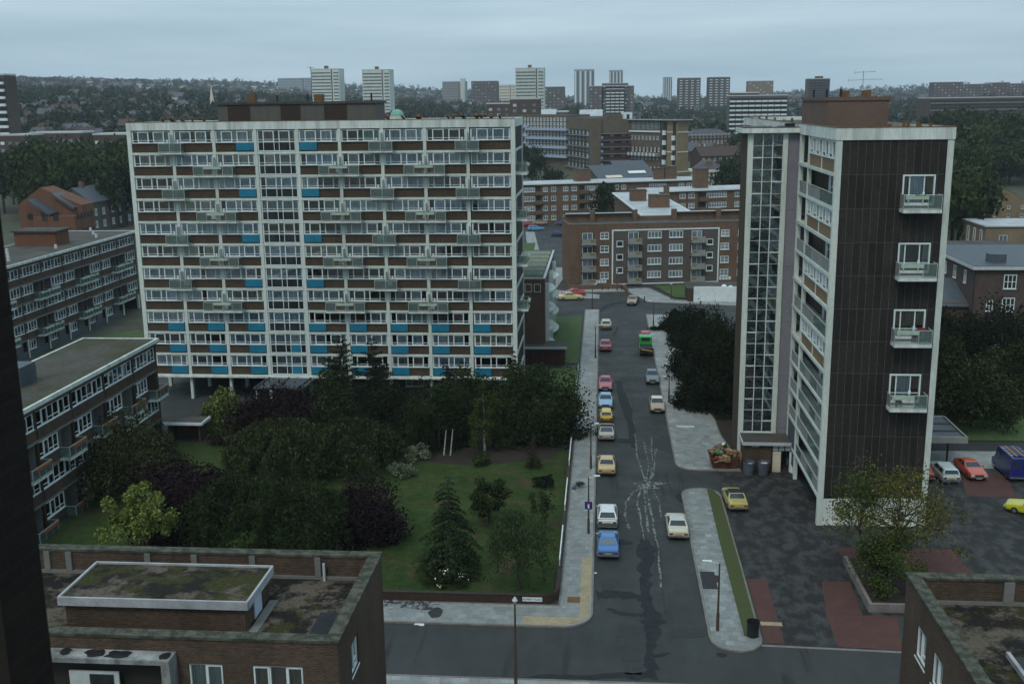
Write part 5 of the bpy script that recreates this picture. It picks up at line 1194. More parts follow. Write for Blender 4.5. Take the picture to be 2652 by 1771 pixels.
# houses on the left: new orange brick house and old terrace
og = thing('brick_house', 'new orange brick house with stepped lean-to roof and slate slopes', 'house', (-152, 262, 0))
gx, gy = -150.5, 262.
part(og, 'wall', B(gx, gx+17, gy+4, gy+11, 0, 9.5).box(gx+6, gx+17, gy, gy+4, 0, 7), 'brickor'); 
part(og, 'gable', MB().extr([(gx, 9.5), (gx+17, 9.5), (gx+6.5, 14.0)], 1, gy+4, gy+11), 'brickor')
for a, z0 in ((gx+5.2, 7.3), (gx+10.2, 8.6)):
    part(og, 'slate_slope', MB().extr([(a+5.6, z0+.4), (a, z0+4.0), (a-.3, z0+3.6), (a+5.2, z0-.1)], 1, gy-.4+(3 if a > gx+8 else 0), gy+8.4), 'slate')
for u, z in ((3, 2), (3, 6), (9, 6.2), (12, 6.2), (9, 2), (13.5, 2)): add_window(og, u+1.5, (3.9 if u < 6 else -.03), z, 0, 1.3, 1.3, lights=1, frame='door', glass='darkglass')
for x in range(5): add_window(og, 18.53, 1.6+x*1.9, 6.2, R(90), 1.1, 1.3, lights=1, frame='door', glass='darkglass'); add_window(og, 18.53, 1.6+x*1.9, 2.2, R(90), 1.1, 1.3, lights=1, frame='door', glass='darkglass')
for k in range(4):
    x, y = -141+.7*k, 286+9.0*k
    root, A = pitched('terraced_house', ['grey-gabled terrace house nearest the orange brick house', 'second old terrace house along from the orange house', 'third old terrace house along from the orange house', 'last old terrace house before the slab block hides the row'][k], (x, y), (x+1.1, y+8.8), 10, 8.5, 3.6, 'brickgrey' if k == 0 else 'brickpur', 'slate', 'old terrace on the left', ch=1)
    for z in (1.2, 4.6): [add_window(root, u, -.03, z, 0, 1.2, 1.8, lights=2, frame='frame', fw=.14) for u in (2.3, 6.2)]
    root.rotation_euler.z -= R(170) if 0 else 0
# Victorian school and neighbours, right edge
def corner(label, cxy, w_, d_, h, name='brick_building'):
    root = thing(name, label, 'building', (*cxy, 0)); A = lambda n, mb, m: put(n, mb.mesh(n, m), root); A('wall', B(0, w_, 0, d_, 0, h), 'brickred' if 0 else 'brickpur'); return root, A
root, A = corner('red-brown brick institute with slate flat roof and white sash windows, right edge', (57.2, 168.6), 34, 24, 8.3)
A('roof', B(-.5, 34, -.5, 24.5, 8.303, 8.6), 'slate'); A('fascia', B(-.6, 34, -.62, -.503, 8.0, 8.5).box(-.62, -.503, -.5, 24.6, 8.0, 8.5), 'framedull'); A('roof_tank', B(3, 5.5, 3, 5, 8.6, 9.9), 'slate')
for z in (5.0, 1.4): add_window(root, 5.2, -.06, z, 0, 1.9, 2.2, lights=3, trans=.5, fw=.12, glass='darkglass')
add_window(root, 2.4, -.06, 1.5, 0, 1.0, 1.7, lights=2, trans=.5, fw=.12, glass='darkglass')
for v, W in ((4, 1.0), (9, 1.3), (14, .8), (18, 1.4)): add_window(root, -.06, v+W/2, 5.2, R(-90), W, 2.0, lights=2, trans=.5, fw=.12, glass='darkglass')
A('lower_hall', MB().extr([(2, 2.2), (10, 4.9), (18, 2.2), (18, 0), (2, 0)][::-1], 0, -9, -.03), 'brickpur'); A('hall_roof', MB().extr([(1.5, 2.0), (10, 5.1), (18.5, 2.0), (18.5, 1.8), (10, 4.92), (1.5, 1.8)][::-1], 0, -9.3, -.04), 'slate')
A('drain_pipe', MB().tube((-.12, -.1, 0), (-.12, -.1, 8), .08), 'black')
root, A = corner('stock brick flats with tall white strip windows and pale flat roof, right edge', (78, 226), 26, 14, 7.9); 
for o in root.children: o.data.materials[0] = M['brickst']
A('roof', B(-.3, 26, -.3, 14, 7.903, 8.15), 'greyroof')
for v in (2, 6, 10): add_window(root, -.05, v+.6, 2, R(-90), 1.3, 5.0, lights=1, trans=.4, fw=.18)
add_window(root, 3.5, -.06, 4.6, 0, 1.6, 1.6, lights=2)
root, A = corner('low flat-roofed extension with pale coping behind the institute', (60, 196), 18, 20, 6.2); A('roof', B(-.3, 18.3, -.3, 20, 6.203, 6.4), 'felt'); A('coping', B(-.4, 18.4, -.45, -.303, 6.1, 6.6).box(-.45, -.303, -.3, 20, 6.1, 6.6).box(3, 18, 8, 8.2, 6.4, 6.9).box(6, 6.2, 0, 8, 6.4, 6.8), 'greyroof')
tr = thing('terraced_house_row', 'gable-ended stock brick terrace with rows of dark tiled roofs receding on the right', 'house', (98, 300, 0))
part(tr, 'gable_wall', MB().extr([(98, 0), (116, 0), (116, 5.6), (107, 9.6), (98, 5.6)], 1, 300, 301), 'brickst'); part(tr, 'wall', B(98, 116, 301, 420, 0, 5.6), 'brickpur')
for k in range(13):
    y = 300.8+9*k; part(tr, 'roof_section', MB().extr([(97.6, 5.4), (107, 9.9), (116.4, 5.4), (116.4, 5.1), (107, 9.6), (97.6, 5.1)], 1, y, y+8.8), 'tile'); part(tr, 'party_wall', MB().extr([(97.7, 5.7), (107, 10.2), (116.3, 5.7), (116.3, 5.5), (107, 10.0), (97.7, 5.5)], 1, y+8.8, y+9.1), 'slate2'); part(tr, 'chimney', B(106, 108, y+8.4, y+9.4, 9.3, 11.6), 'brickred')
for u in (101, 104.5, 108, 111.5):
    for z in (4.2, 2): add_window(tr, u-98+1, -.06, z, 0, .8, 1., lights=1, frame='cream')
# ------------------------------------------------------------------ skyline towers and blocks
M['bandglass'] = surf('banded_window', (.07, .085, .09), (.13, .15, .155), .4, .3, fine=0)
def far_block(label, x0, x1, ytop, Y, depth, wall, floors=0, mode='bands', name='tower_block', bm='darkglass', frame='frame', side=True, fh=2.8, group=None, capz=.0, skew=0.):
    (ax, _), (bx, _) = px2(x0, Y), px2(x1, Y+skew)
    p0, p1 = (ax, Y), (bx, Y+skew); z0 = float(terrain_h(np.array(ax), np.array(Y))); h = ztop((x0+x1)/2, ytop, Y)-z0
    root, Lg, A = block(name, label, p0, p1, depth, h, wall, None, group)
    n = floors or max(2, int((h-2)/fh)); A('roof_edge', B(-.15, Lg+.15, -.15, depth+.15, h+.003, h+.7), 'framedull' if wall != 'white' else 'white')
    for k in range(n):
        z = h-3.6-fh*k
        if z < -2: break
        if mode == 'bands':
            A('window_band', B(.6, Lg*.70, -.12, -.003, z, z+1.05), 'bandglass'); A('window_band', B(Lg*.80, Lg-.5, -.12, -.003, z, z+1.05), 'bandglass')
        elif mode == 'balcony':
            for u in np.linspace(.12, .88, 4): A('balcony', B(Lg*u-1.7, Lg*u+1.7, -1.0, -.003, z, z+1.05), frame); A('window_band', B(Lg*u-1.9, Lg*u+1.9, -.1, -.004, z+1.1, z+2.3), bm)
        elif mode == 'gallery':
            A('gallery_gap_shade', B(.4, Lg-.4, -.06, -.003, z+1., z+2.3), 'dark'); [A('gallery_front', B(.2+(Lg-.4)*i/9+.25, .2+(Lg-.4)*(i+1)/9-.25, -.9, -.07, z-.1, z+.95), frame) for i in range(9)]  # shade above the gallery fronts is a dark strip laid on the wall
        elif mode == 'grid':
            m_ = max(3, int(Lg/4.5))
            for i in range(m_): u = Lg*(i+.5)/m_; A('window', B(u-.9, u+.9, -.1, -.003, z, z+1.4), 'farglass' if (i*7+k*3) % 5 else 'framedull')
        elif mode == 'panels':
            m_ = int(Lg/3.1)
            for i in range(m_):
                u = Lg*(i+.5)/m_; q_ = (i*5+k*3) % 7; A('window', B(u-.8, u+.8, -.1, -.003, z, z+1.2), 'farglass' if q_ > 2 else 'frame')
                if q_ in (1, 4): A('white_panel', B(u-1.2, u+1.2, -.12, -.004, z-1.1, z-.1), 'frame')
    if mode == 'stripes':
        m_ = 8
        for i in range(m_): u = Lg*(i+.5)/m_; A('window_strip', B(u-Lg*.03, u+Lg*.03, -.2, -.003, 2, h-2.5), 'darkglass' if i % 2 else frame)
    if mode == 'bands': A('stair_slot', B(Lg*.715, Lg*.755, -.2, -.003, -2, h), 'plant')
    return root, Lg, h, A
for (a, b_, t, lab) in ((816, 887, 180, 'white tower with dark window bands, leftmost of three, rising behind the plant room'), (946, 1016, 182, 'white tower with dark window bands, middle one of three'), (1337, 1410, 178, 'white tower with dark window bands, rightmost of three')):
    root, Lg, h, A = far_block(lab, a, b_, t, 950, 20, 'white', mode='bands', group='white towers on the skyline'); A('roof_plant', B(Lg*.42, Lg*.55, 6, 9, h+.7, h+3.2), 'rust')
far_block('wide bluish hospital slab on the hill left of the white towers', 730, 818, 203, 2300, 40, 'hazegrey', mode='bands', name='hospital_building', fh=5)
far_block('grey office block with taller stair end on the middle skyline', 1150, 1208, 212, 1700, 30, 'greyp', mode='bands', name='office_block', fh=4); far_block('slim pale stair tower beside the grey office block', 1196, 1207, 205, 1690, 12, 'white', mode='none', name='stair_tower')
far_block('dark red-brown office block on the middle skyline', 1224, 1289, 211, 1650, 36, 'brickpur', mode='grid', name='office_block', fh=5, frame='maroon')
far_block('pale low building right of the red-brown block', 1290, 1336, 221, 1900, 30, 'cream', mode='bands', name='office_block', fh=5)
for a, b_, t, lab in ((1487, 1538, 181, 'grey tower with vertical stripes, larger of the pair'), (1576, 1611, 183, 'grey tower with vertical stripes, smaller of the pair')): far_block(lab, a, b_, t, 1800, 26, 'hazegrey', mode='stripes', group='grey striped towers')
for a, b_, t, lab, mode in ((1410, 1462, 226, 'brown brick flats right of the rightmost white tower', 'grid'), (1525, 1640, 224, 'long stepped brown flats below the grey striped towers', 'grid'), (1558, 1625, 217, 'upper step of the brown flats below the grey towers', 'grid')): far_block(lab, a, b_, t, 1250 if a < 1500 else 1150, 24, 'brickgrey', mode=mode, name='apartment_block', fh=3.4)
far_block('brown brick tower with white balcony columns at both ends', 1568, 1615, 232, 1000, 20, 'brickpur', mode='balcony', name='tower_block')
far_block('slim grey tower standing alone on the skyline', 1715, 1737, 201, 2000, 22, 'hazegrey', mode='stripes')
for a, b_, t, lab in ((1753, 1810, 203, 'brown point block with white balconies, left of the twin pair'), (1830, 1885, 201, 'brown point block with white balconies, right of the twin pair')): far_block(lab, a, b_, t, 1450, 26, 'brickpur', mode='balcony', group='twin point blocks', fh=3.2)
far_block('pale brown slab on the skyline behind the tower block roof', 1932, 1996, 211, 1500, 24, 'brickst', mode='grid', name='apartment_block'); root, Lg, h, A = far_block('dark point block on the skyline left of the aerial', 2086, 2140, 205, 1250, 22, 'brickpur', mode='gallery', frame='slate2'); A('roof_plant', B(Lg*.35, Lg*.7, 4, 10, h, h+3), 'brickpur')
far_block('white framed slab block with dark gallery floors, left of the tower block', 1884, 2034, 249, 700, 14, 'plant', mode='gallery', name='apartment_block'); far_block('brown rooftop plant room of the white framed slab block', 1890, 1960, 242, 704, 10, 'door', mode='none', name='plant_room')
for i, (a, b_, t, lab) in enumerate(((2405, 2480, 214, 'long brown flats on the right skyline, nearest the tower'), (2478, 2552, 219, 'long brown flats on the right skyline, second'), (2548, 2600, 215, 'long brown flats on the right skyline, third'), (2598, 2700, 217, 'long brown flats on the right skyline, furthest right'))): far_block(lab, a, b_, t, 1500, 20, 'brickpur', mode='grid', name='apartment_block', fh=3.6, group='flats on the right skyline')
far_block('grey-brown gallery slab above the trees on the right', 2400, 2700, 254, 760, 14, 'brickpur', mode='gallery', name='apartment_block', fh=4.6, frame='soffit', skew=30)
far_block('dark brick flats with white windows behind the slab block corner', 1322, 1397, 258, 560, 18, 'brickpur', mode='grid', name='apartment_block'); far_block('lower dark brick flats left of the white-windowed flats', 1262, 1324, 270, 600, 18, 'brickpur', mode='grid', name='apartment_block')
far_block('tower with white balconies cut off by the left edge', -70, 33, 196, 430, 9, 'brickpur', mode='balcony', fh=2.9); 
for i, (a, b_, t, Y, lab) in enumerate(((0, 78, 352, 425, 'brown brick flats with white panels, leftmost of the low row'), (82, 215, 346, 440, 'brown brick flats with white panels in the low row on the left'), (245, 340, 350, 445, 'brown brick flats with white panels nearest the slab block'))): far_block(lab, a, b_, t, Y, 12, 'brickpur', mode='panels', name='apartment_block', group='low flats on the left')
far_block('dark workshop with pale roof sheets', 1357, 1470, 292, 640, 30, 'brickgrey', mode='none', name='workshop')
for k, (a, b_, t, Y) in enumerate(((1360, 1440, 291, 630), (1500, 1560, 292, 640), (1895, 1960, 280, 760))):
    (x0_, _), (x1_, _) = px2(a, Y), px2(b_, Y); zt = ztop(a, t, Y); zb_ = float(terrain_h(np.array(x0_), np.array(Y)))
    r = thing('workshop_shed', ['pale sheet-roofed shed behind the blue balcony flats', 'pale sheet-roofed shed behind the brick pier', 'pale sheet-roofed shed left of the white framed slab'][k], 'shed', (x0_, Y, zb_))
    part(r, 'wall', B(x0_, x1_, Y, Y+24, zb_-2, zt-2), 'brickgrey'); part(r, 'roof', MB().extr([(Y-.5, zt-2), (Y+12, zt+1.5), (Y+24.5, zt-2), (Y+24.5, zt-2.3), (Y+12, zt+1.2), (Y-.5, zt-2.3)][::-1], 0, x0_, x1_), 'greyroof')
# spire and dome
sx_, Y = px2(559, 900); zt = ztop(559, 222, 900); z0 = float(terrain_h(np.array(sx_), np.array(900.)))
sp_ = thing('church_spire', 'slender pale stone church spire left of the plant room', 'church', (sx_, 900, z0)); part(sp_, 'tower', B(sx_-3, sx_+3, 897, 903, z0, zt-26), 'cream'); part(sp_, 'spire', MB().tube((sx_, 900, zt-26), (sx_, 900, zt), 3.6, .15, 8), 'cream')
dx_, Y = px2(1032, 760); zt = ztop(1032, 283, 760); z0 = float(terrain_h(np.array(dx_), np.array(760.)))
dm = thing('domed_building', 'small building with pale green copper dome above the slab block roof', 'building', (dx_, 760, z0)); part(dm, 'drum', MB().tube((dx_, 760, z0), (dx_, 760, zt-5), 5.5, None, 12), 'cream')
mb = MB(); rings = [[(dx_+5*math.cos(a)*math.cos(p), 760+5*math.sin(a)*math.cos(p), zt-5+5*math.sin(p)) for a in np.linspace(0, 2*math.pi, 13)[:-1]] for p in np.linspace(0, 1.45, 6)]
for i in range(5): [mb.poly([rings[i][j], rings[i][(j+1) % 12], rings[i+1][(j+1) % 12], rings[i+1][j]]) for j in range(12)]
part(dm, 'dome', mb, 'bronze', smooth=True)
# ------------------------------------------------------------------ foliage
for nm, a, b_, tip in (('leaf_green', (0.012, 0.0204, 0.0066), (0.0228, 0.0336, 0.0102), None), ('leaf_dark', (0.0078, 0.0126, 0.006), (0.0156, 0.0216, 0.0084), None), ('leaf_bright', (0.06, 0.092, 0.0176), (0.12, 0.144, 0.036), (0.176, 0.192, 0.064)),
                       ('leaf_purple', (0.0096, 0.0054, 0.0072), (0.018, 0.009, 0.012), None), ('leaf_willow', (0.0168, 0.0252, 0.0084), (0.033, 0.0432, 0.0144), (0.06, 0.068, 0.028)), ('leaf_conifer', (0.0108, 0.0192, 0.0096), (0.0204, 0.0312, 0.0144), None), ('leaf_pale', (0.096, 0.112, 0.068), (0.16, 0.176, 0.112), (0.24, 0.256, 0.192)),
                       ('leaf_cedar', (.026, .044, .017), (.045, .066, .026), None), ('leaf_autumn', (.045, .062, .015), (.085, .08, .02), (.15, .115, .028)), ('leaf_mid', (0.032, 0.0496, 0.0128), (0.056, 0.076, 0.0208), None), ('leaf_far', (0.016, 0.0256, 0.012), (0.0288, 0.04, 0.016), None), ('leaf_far2', (0.0256, 0.04, 0.0136), (0.0416, 0.056, 0.0192), None), ('leaf_olive', (0.0192, 0.0252, 0.0096), (0.036, 0.0408, 0.0156), None)):
    M[nm] = leafmat(nm, a, b_, tip)
M['bark'] = surf('bark', (.05, .04, .032), (.03, .024, .02), 3., .9); M['birch'] = surf('birch_bark', (.42, .42, .38), (.12, .11, .1), 3., .8, (1, 1, 3)); M['flower'] = surf('white_flowers', (.7, .7, .66), None, 3., .7)
def crown_pts(n, rx, ry, rz, clumps=40, spread=.33, hollow=.55, seed=0, low=-.75):
    """clumped points through an uneven ellipsoid (centre at origin)"""
    r = np.random.default_rng(seed)
    c = r.normal(size=(clumps*3, 3)); c /= np.linalg.norm(c, axis=1)[:, None]; c = c[c[:, 2] > low][:clumps]
    rad = r.uniform(hollow, 1.0, (len(c), 1)); lob = .95+.14*np.sin(3*np.arctan2(c[:, 1], c[:, 0])+r.uniform(0, 6))+.10*np.sin(5*c[:, 2]*2+r.uniform(0, 6)); c = c*rad*lob[:, None]
    idx = r.integers(0, len(c), n); p = r.normal(size=(n, 3)); p /= np.linalg.norm(p, axis=1)[:, None]; p *= (r.uniform(0, 1, (n, 1))**.45)*spread*r.uniform(.6, 1.3, (len(c), 1))[idx]
    return (c[idx]+p)*np.array([[rx, ry, rz]]), c*np.array([[rx, ry, rz]])
def limbs(mb, base, h, r0, tips, seed=0, nl=9):
    r = random.Random(seed); top = Vector((base[0]+r.uniform(-.2, .2)*r0*4, base[1], base[2]+h))
    mid = Vector(base).lerp(top, .5)+Vector((r.uniform(-1, 1), r.uniform(-1, 1), 0))*r0*1.2
    mb.tube(base, mid, r0*1.15, r0*.8, 7); mb.tube(mid, top, r0*.8, r0*.35, 7)
    for t in tips[:nl]:
        t = Vector(t); k = r.uniform(.45, .95); s = Vector(base).lerp(top, k); m = s.lerp(t, .5)+Vector((0, 0, .06*h)); mb.tube(s, m, r0*.38, r0*.22, 5, False); mb.tube(m, t, r0*.22, r0*.06, 5, False)
    return mb
def broadleaf(name, label, x, y, H, rx, rz, leaf, n=5000, ls=.32, clumps=42, spread=.33, trunk=None, bark='bark', ry=None, seed=1, hollow=.55, group=None, cat='tree', nl=10, droop=0., low=-.75, zb=.15):
    """tree with trunk and clumped crown; H total height, rz half-height of crown"""
    root = thing(name, label, cat, (x, y, zb), group); ry = ry or rx
    p, c = crown_pts(int(n*1.6), rx, ry, rz, int(clumps*1.25), spread, hollow, seed, low); cz = H-rz; p[:, 2] += cz; c[:, 2] += cz
    p[:, 2] = np.maximum(p[:, 2], .15)
    put('crown', leafmesh('crown', p, ls*.8, leaf, droop=droop), root)
    tr = trunk or max(.12, H*.018)
    put('trunk', limbs(MB(), (0, 0, -.2), max(H*.6, cz), tr, c.tolist(), seed, nl).mesh('trunk', bark, smooth=True), root); return root
def conifer(name, label, x, y, H, rad, leaf, n=5000, layers=16, ls=.3, seed=1, bare=.12, droop=.35, group=None, tip=.12, up=0.):
    root = thing(name, label, 'tree', (x, y, .15), group); r = np.random.default_rng(seed); P_ = []; tb = MB().tube((0, 0, -.2), (0, 0, H*.98), H*.018, .02, 7)
    tot = 0; arms = []
    for i in range(layers):
        t = (i+.5)/layers; z = H*(bare+(1-bare)*t); L_ = rad*((1-t)**.75+.05)
        m_ = int(5+6*(1-t))
        for j in range(m_):
            a = r.uniform(0, 2*math.pi); l = L_*r.uniform(.7, 1.12); arms.append((z, a, l))
    w_ = np.array([a[2]**1.6 for a in arms]); w_ /= w_.sum()
    for (z, a, l), q in zip(arms, w_):
        k = max(6, int(1.6*n*q)); s = r.uniform(.12, 1, k); x_ = l*s; dz = (up*s-droop*s**2)*l+r.normal(0, .05, k)*l*.5; side = r.normal(0, .13, k)*l*(1.1-s*.5)
        P_.append(np.stack([math.cos(a)*x_-math.sin(a)*side, math.sin(a)*x_+math.cos(a)*side, z+dz-np.abs(side)*.35], 1))
        tb.tube((0, 0, z), (math.cos(a)*l*.8, math.sin(a)*l*.8, z+(up*.8-droop*.64)*l), .05, .015, 4, False)
    put('crown', leafmesh('crown', np.concatenate(P_), ls*.8, leaf, flat=.2, aspect=.4, droop=.2), root); put('trunk', tb.mesh('trunk', 'bark'), root); return root
def weeping(name, label, x, y, H, rx, leaf, n=7000, ls=.34, seed=3, strands=110, group=None, low=.12, bark='bark'):
    root = thing(name, label, 'tree', (x, y, .15), group); r = np.random.default_rng(seed); P_ = []; tips = []
    for i in range(strands):
        a = r.uniform(0, 2*math.pi); d = rx*math.sqrt(r.uniform(.02, 1)); z0 = H*(1-.28*(d/rx)**2)*r.uniform(.86, 1.0); z1 = max(H*low*r.uniform(.6, 2.2), .2) if d > rx*.5 else z0*r.uniform(.45, .7); k = int(1.5*n/strands)
        t = r.uniform(0, 1, k); P_.append(np.stack([math.cos(a)*(d+.12*rx*t)+r.normal(0, .17, k)*(1+.5*(1-t)), math.sin(a)*(d+.12*rx*t)+r.normal(0, .17, k)*(1+.5*(1-t)), z0+(z1-z0)*t], 1)); tips.append((math.cos(a)*d, math.sin(a)*d, z0))
    put('crown', leafmesh('crown', np.concatenate(P_), ls*.85, leaf, droop=1.3, aspect=.4), root); put('trunk', limbs(MB(), (0, 0, -.2), H*.6, H*.022, tips, seed, 16).mesh('trunk', bark), root); return root
def ztree(px, py, y): return ony(px, py, y)
def gx(px, y, py=1150): return ony(px, py, y)[0]
def Hat(px, py, y): return ony(px, py, y)[1]-.15
# park trees (photograph pixels for the tip; depth from where the trunk stands)
def T(px, ytip, y): return ony(px, ytip, y)[0], y, ony(px, ytip, y)[1]-.15
x, y, H = T(880, 866, 112); conifer('larch', 'tall feathery larch with open branches in front of the blue panels', x, y, H, 3.6, 'leaf_conifer', 6500, 15, .34, 5, .1, .12, up=.3)
x, y, H = T(962, 872, 114); conifer('larch', 'second open larch, just right of the tall one', x, y, H, 3.2, 'leaf_conifer', 5200, 14, .34, 6, .1, .12, up=.3)
x, y, H = T(1155, 935, 113); conifer('conifer_tree', 'dark narrow conifer between the larches and the spreading tree', x, y, H, 3.0, 'leaf_dark', 5200, 16, .34, 7)
x, y, H = T(1328, 905, 113); conifer('conifer_tree', 'conifer with spiky top breaking the slab block corner', x, y, H, 2.6, 'leaf_conifer', 3600, 14, .3, 8, up=.15)
x, y, H = T(696, 996, 104); broadleaf('copper_beech', 'big rounded copper beech, darkest purple, below the entrance canopy', x, y, H, 4.9, 4.3, 'leaf_purple', 9500, .34, 60, .36, seed=11)
x, y, H = T(560, 1005, 107); broadleaf('maple_tree', 'light yellow-green maple beside the pilotis', x, y, H, 2.9, 3.6, 'leaf_bright', 4200, .34, 34, .3, seed=12)
x, y, H = T(480, 1185, 81); broadleaf('copper_beech', 'broad copper beech in the lower left of the park', x, y, H, 5.0, 4.9, 'leaf_purple', 11000, .34, 60, .36, seed=13)
x, y, H = T(930, 1262, 79); broadleaf('copper_beech', 'low dome-shaped copper beech at the lawn edge', x, y, H, 3.9, 3.0, 'leaf_purple', 8000, .3, 60, .36, seed=14)
x, y, H = T(720, 1085, 93); weeping('weeping_willow', 'large weeping willow in the middle of the park', x, y, H, 5.0, 'leaf_willow', 12000, .38, 15, 150)
x, y, H = T(905, 1084, 95); weeping('weeping_willow', 'second weeping willow leaning towards the lawn', x, y, H, 4.4, 'leaf_willow', 9500, .38, 16, 120)
x, y, H = T(850, 985, 106); broadleaf('birch_tree', 'tall green birch between copper beech and larches', x, y, H, 3.2, 4.6, 'leaf_willow', 6000, .3, 40, .3, seed=17)
x, y, H = T(790, 1010, 109); broadleaf('lime_tree', 'dark green tree squeezed behind the copper beech', x, y, H, 3.4, 4.2, 'leaf_dark', 5500, .32, 40, seed=18)
x, y, H = T(1010, 985, 110); broadleaf('lime_tree', 'dark green tree in the row before the slab block', x, y, H, 3.4, 4.3, 'leaf_dark', 6500, .32, 44, seed=19)
x, y, H = T(300, 1062, 88); broadleaf('poplar_tree', 'airy grey-green poplar against the maisonette block', x, y, H, 5.0, 4.6, 'leaf_olive', 7000, .3, 46, .3, seed=20, hollow=.35)
x, y, H = T(400, 1085, 93); broadleaf('poplar_tree', 'grey-green poplar right of the airy one', x, y, H, 3.6, 4.2, 'leaf_olive', 5500, .3, 40, .3, seed=43, hollow=.4)
x, y, H = T(355, 1252, 73.5); broadleaf('maple_tree', 'bright yellow-green young maple at the lower left', x, y, H, 2.5, 2.7, 'leaf_bright', 4200, .27, 26, .26, seed=21, hollow=.4)
x, y, H = T(620, 1230, 76); weeping('willow_tree', 'dark willow between the two copper beeches', x, y, H, 4.2, 'leaf_green', 8500, .34, 22, 90)
x, y, H = T(770, 1240, 75.5); weeping('willow_tree', 'willow hanging low beside the dome-shaped beech', x, y, H, 3.8, 'leaf_green', 6500, .34, 23, 80)
x, y = onz(681, 1410)[0], 72.5; broadleaf('shrub', 'green shrub rising behind the near parapet', x, y, 3.4, 1.5, 1.6, 'leaf_mid', 1500, .24, 20, .3, seed=24, cat='shrub')
x, y, H = T(1130, 962, 101.5); BIRCH = broadleaf('birch_tree', 'silver birch with two white stems behind the lawn', x, y, H, 3.6, 4.9, 'leaf_green', 8000, .28, 46, .3, trunk=.1, seed=25, nl=5, low=-.98)
bt = bpy.data.objects[-1] if 0 else BIRCH
for px in (1149, 1166): xx, yy = onz(px, 1184); put('stem', MB().tube((xx-bt.location.x, yy-bt.location.y, -.1), (xx-bt.location.x+.25, yy-bt.location.y+.6, 2.6), .08, .05, 7).mesh('stem', 'birch'), bt)
xx, yy = onz(1256, 1171); H = Hat(1250, 1012, yy); broadleaf('birch_tree', 'slim yellow-green birch with white trunk', xx, yy, H, 1.9, 3.2, 'leaf_mid', 2600, .26, 24, .3, bark='birch', seed=26, hollow=.3)
x, y, H = T(1380, 950, 106); broadleaf('plane_tree', 'wide spreading dark tree overhanging the left pavement', x, y, H, 5.3, 4.9, 'leaf_green', 12000, .34, 64, .34, seed=27)
x, y, H = T(1300, 985, 111); broadleaf('lime_tree', 'tree behind the spreading one at the slab block corner', x, y, H, 3.8, 4.2, 'leaf_dark', 6000, .32, 44, seed=28)
x, y, H = T(1216, 960, 112); broadleaf('lime_tree', 'tree between birch and conifer before the slab block', x, y, H, 3.0, 4.2, 'leaf_green', 5000, .32, 40, seed=29)
for k, (px, py, r_, h_, lf) in enumerate(((1010, 1165, 1.8, 3.0, 'leaf_dark'), (1090, 1150, 1.7, 2.6, 'leaf_green'), (1195, 1150, 1.8, 2.8, 'leaf_dark'), (1300, 1160, 2.0, 2.6, 'leaf_green'), (1370, 1150, 1.9, 2.4, 'leaf_dark'), (1440, 1130, 1.8, 2.6, 'leaf_green'), (930, 1150, 2.0, 3.2, 'leaf_dark'), (1440, 1060, 1.8, 2.6, 'leaf_dark'))):
    xx, yy = onz(px, py); broadleaf('understorey_shrub', 'dark shrub in the shady bed under the row of trees', xx, yy, h_, r_, h_*.55, lf, 1100, .24, 22, .34, seed=160+k, cat='shrub', trunk=.05, group='shrubs in the shady bed')
xx, yy = onz(1165, 1488); H = Hat(1160, 1228, yy); conifer('deodar_cedar', 'drooping cedar standing alone on the lawn', xx, yy, H, 3.1, 'leaf_cedar', 9000, 18, .28, 30, .05, .5)
xx, yy = onz(1271, 1356); broadleaf('holly_tree', 'small round dark tree in the middle of the lawn', xx, yy, Hat(1271, 1243, yy), 1.7, 1.55, 'leaf_green', 3200, .22, 34, .3, seed=31)
xx, yy = onz(1347, 1530); weeping('weeping_birch', 'weeping birch with pale trunk near the street nameplate', xx, yy, Hat(1343, 1306, yy), 2.2, 'leaf_cedar', 4600, .24, 32, 90, low=.2, bark='bark')
xx, yy = onz(1403, 1378); broadleaf('young_tree', 'thin staked young tree near the white fence rails', xx, yy, Hat(1370, 1262, yy), 1.4, 1.5, 'leaf_olive', 650, .2, 22, .3, trunk=.06, seed=33)
xx, yy = onz(1381, 1215); conifer('young_conifer', 'slender young conifer below the spreading tree', xx, yy, Hat(1381, 1128, yy), .9, 'leaf_olive', 1500, 12, .2, 34, .05, .3)
for px, py, w_, h_, lf, lab in ((1082, 1192, 1.6, 1.5, 'leaf_pale', 'pale variegated shrub by the dark bed'), (1044, 1240, 1.4, 1.5, 'leaf_pale', 'pale silver shrub at the lawn edge'), (1408, 1262, 1.2, 1.0, 'leaf_dark', 'low dark shrub near the street wall'), (1245, 1210, 1.0, 1.4, 'leaf_mid', 'small green bush under the slim birch'), (1020, 1190, 1.6, 1.6, 'leaf_willow', 'green shrub at the foot of the dark trees')):
    xx, yy = onz(px, py); broadleaf('shrub', lab, xx, yy, h_, w_*.85, h_*.55, lf, 900, .2, 18, .34, seed=int(px), cat='shrub', trunk=.05)
xx, yy = onz(1165, 1520); fl = broadleaf('flowering_shrub', 'low shrub dotted with white flowers by the street corner wall', xx, yy, 1.1, 1.5, .6, 'leaf_green', 1500, .18, 24, .34, seed=36, cat='shrub', trunk=.04)
pf, _ = crown_pts(70, 1.2, 1.2, .55, 20, .3, .8, 77); pf[:, 2] += .65; put('blossom', leafmesh('blossom', pf, .13, 'flower', aspect=1), fl)
for k, (px, py) in enumerate(((395, 1405), (445, 1408), (500, 1410), (720, 1420))): xx, yy = onz(px, py)[0], 70.3; broadleaf('shrub', 'low bush half hidden by the near parapet', xx, yy, 1.6, 1.2, .9, 'leaf_mid' if k % 2 else 'leaf_bright', 500, .2, 14, .34, seed=60+k, cat='shrub', trunk=.04, group='bushes behind the near parapet')
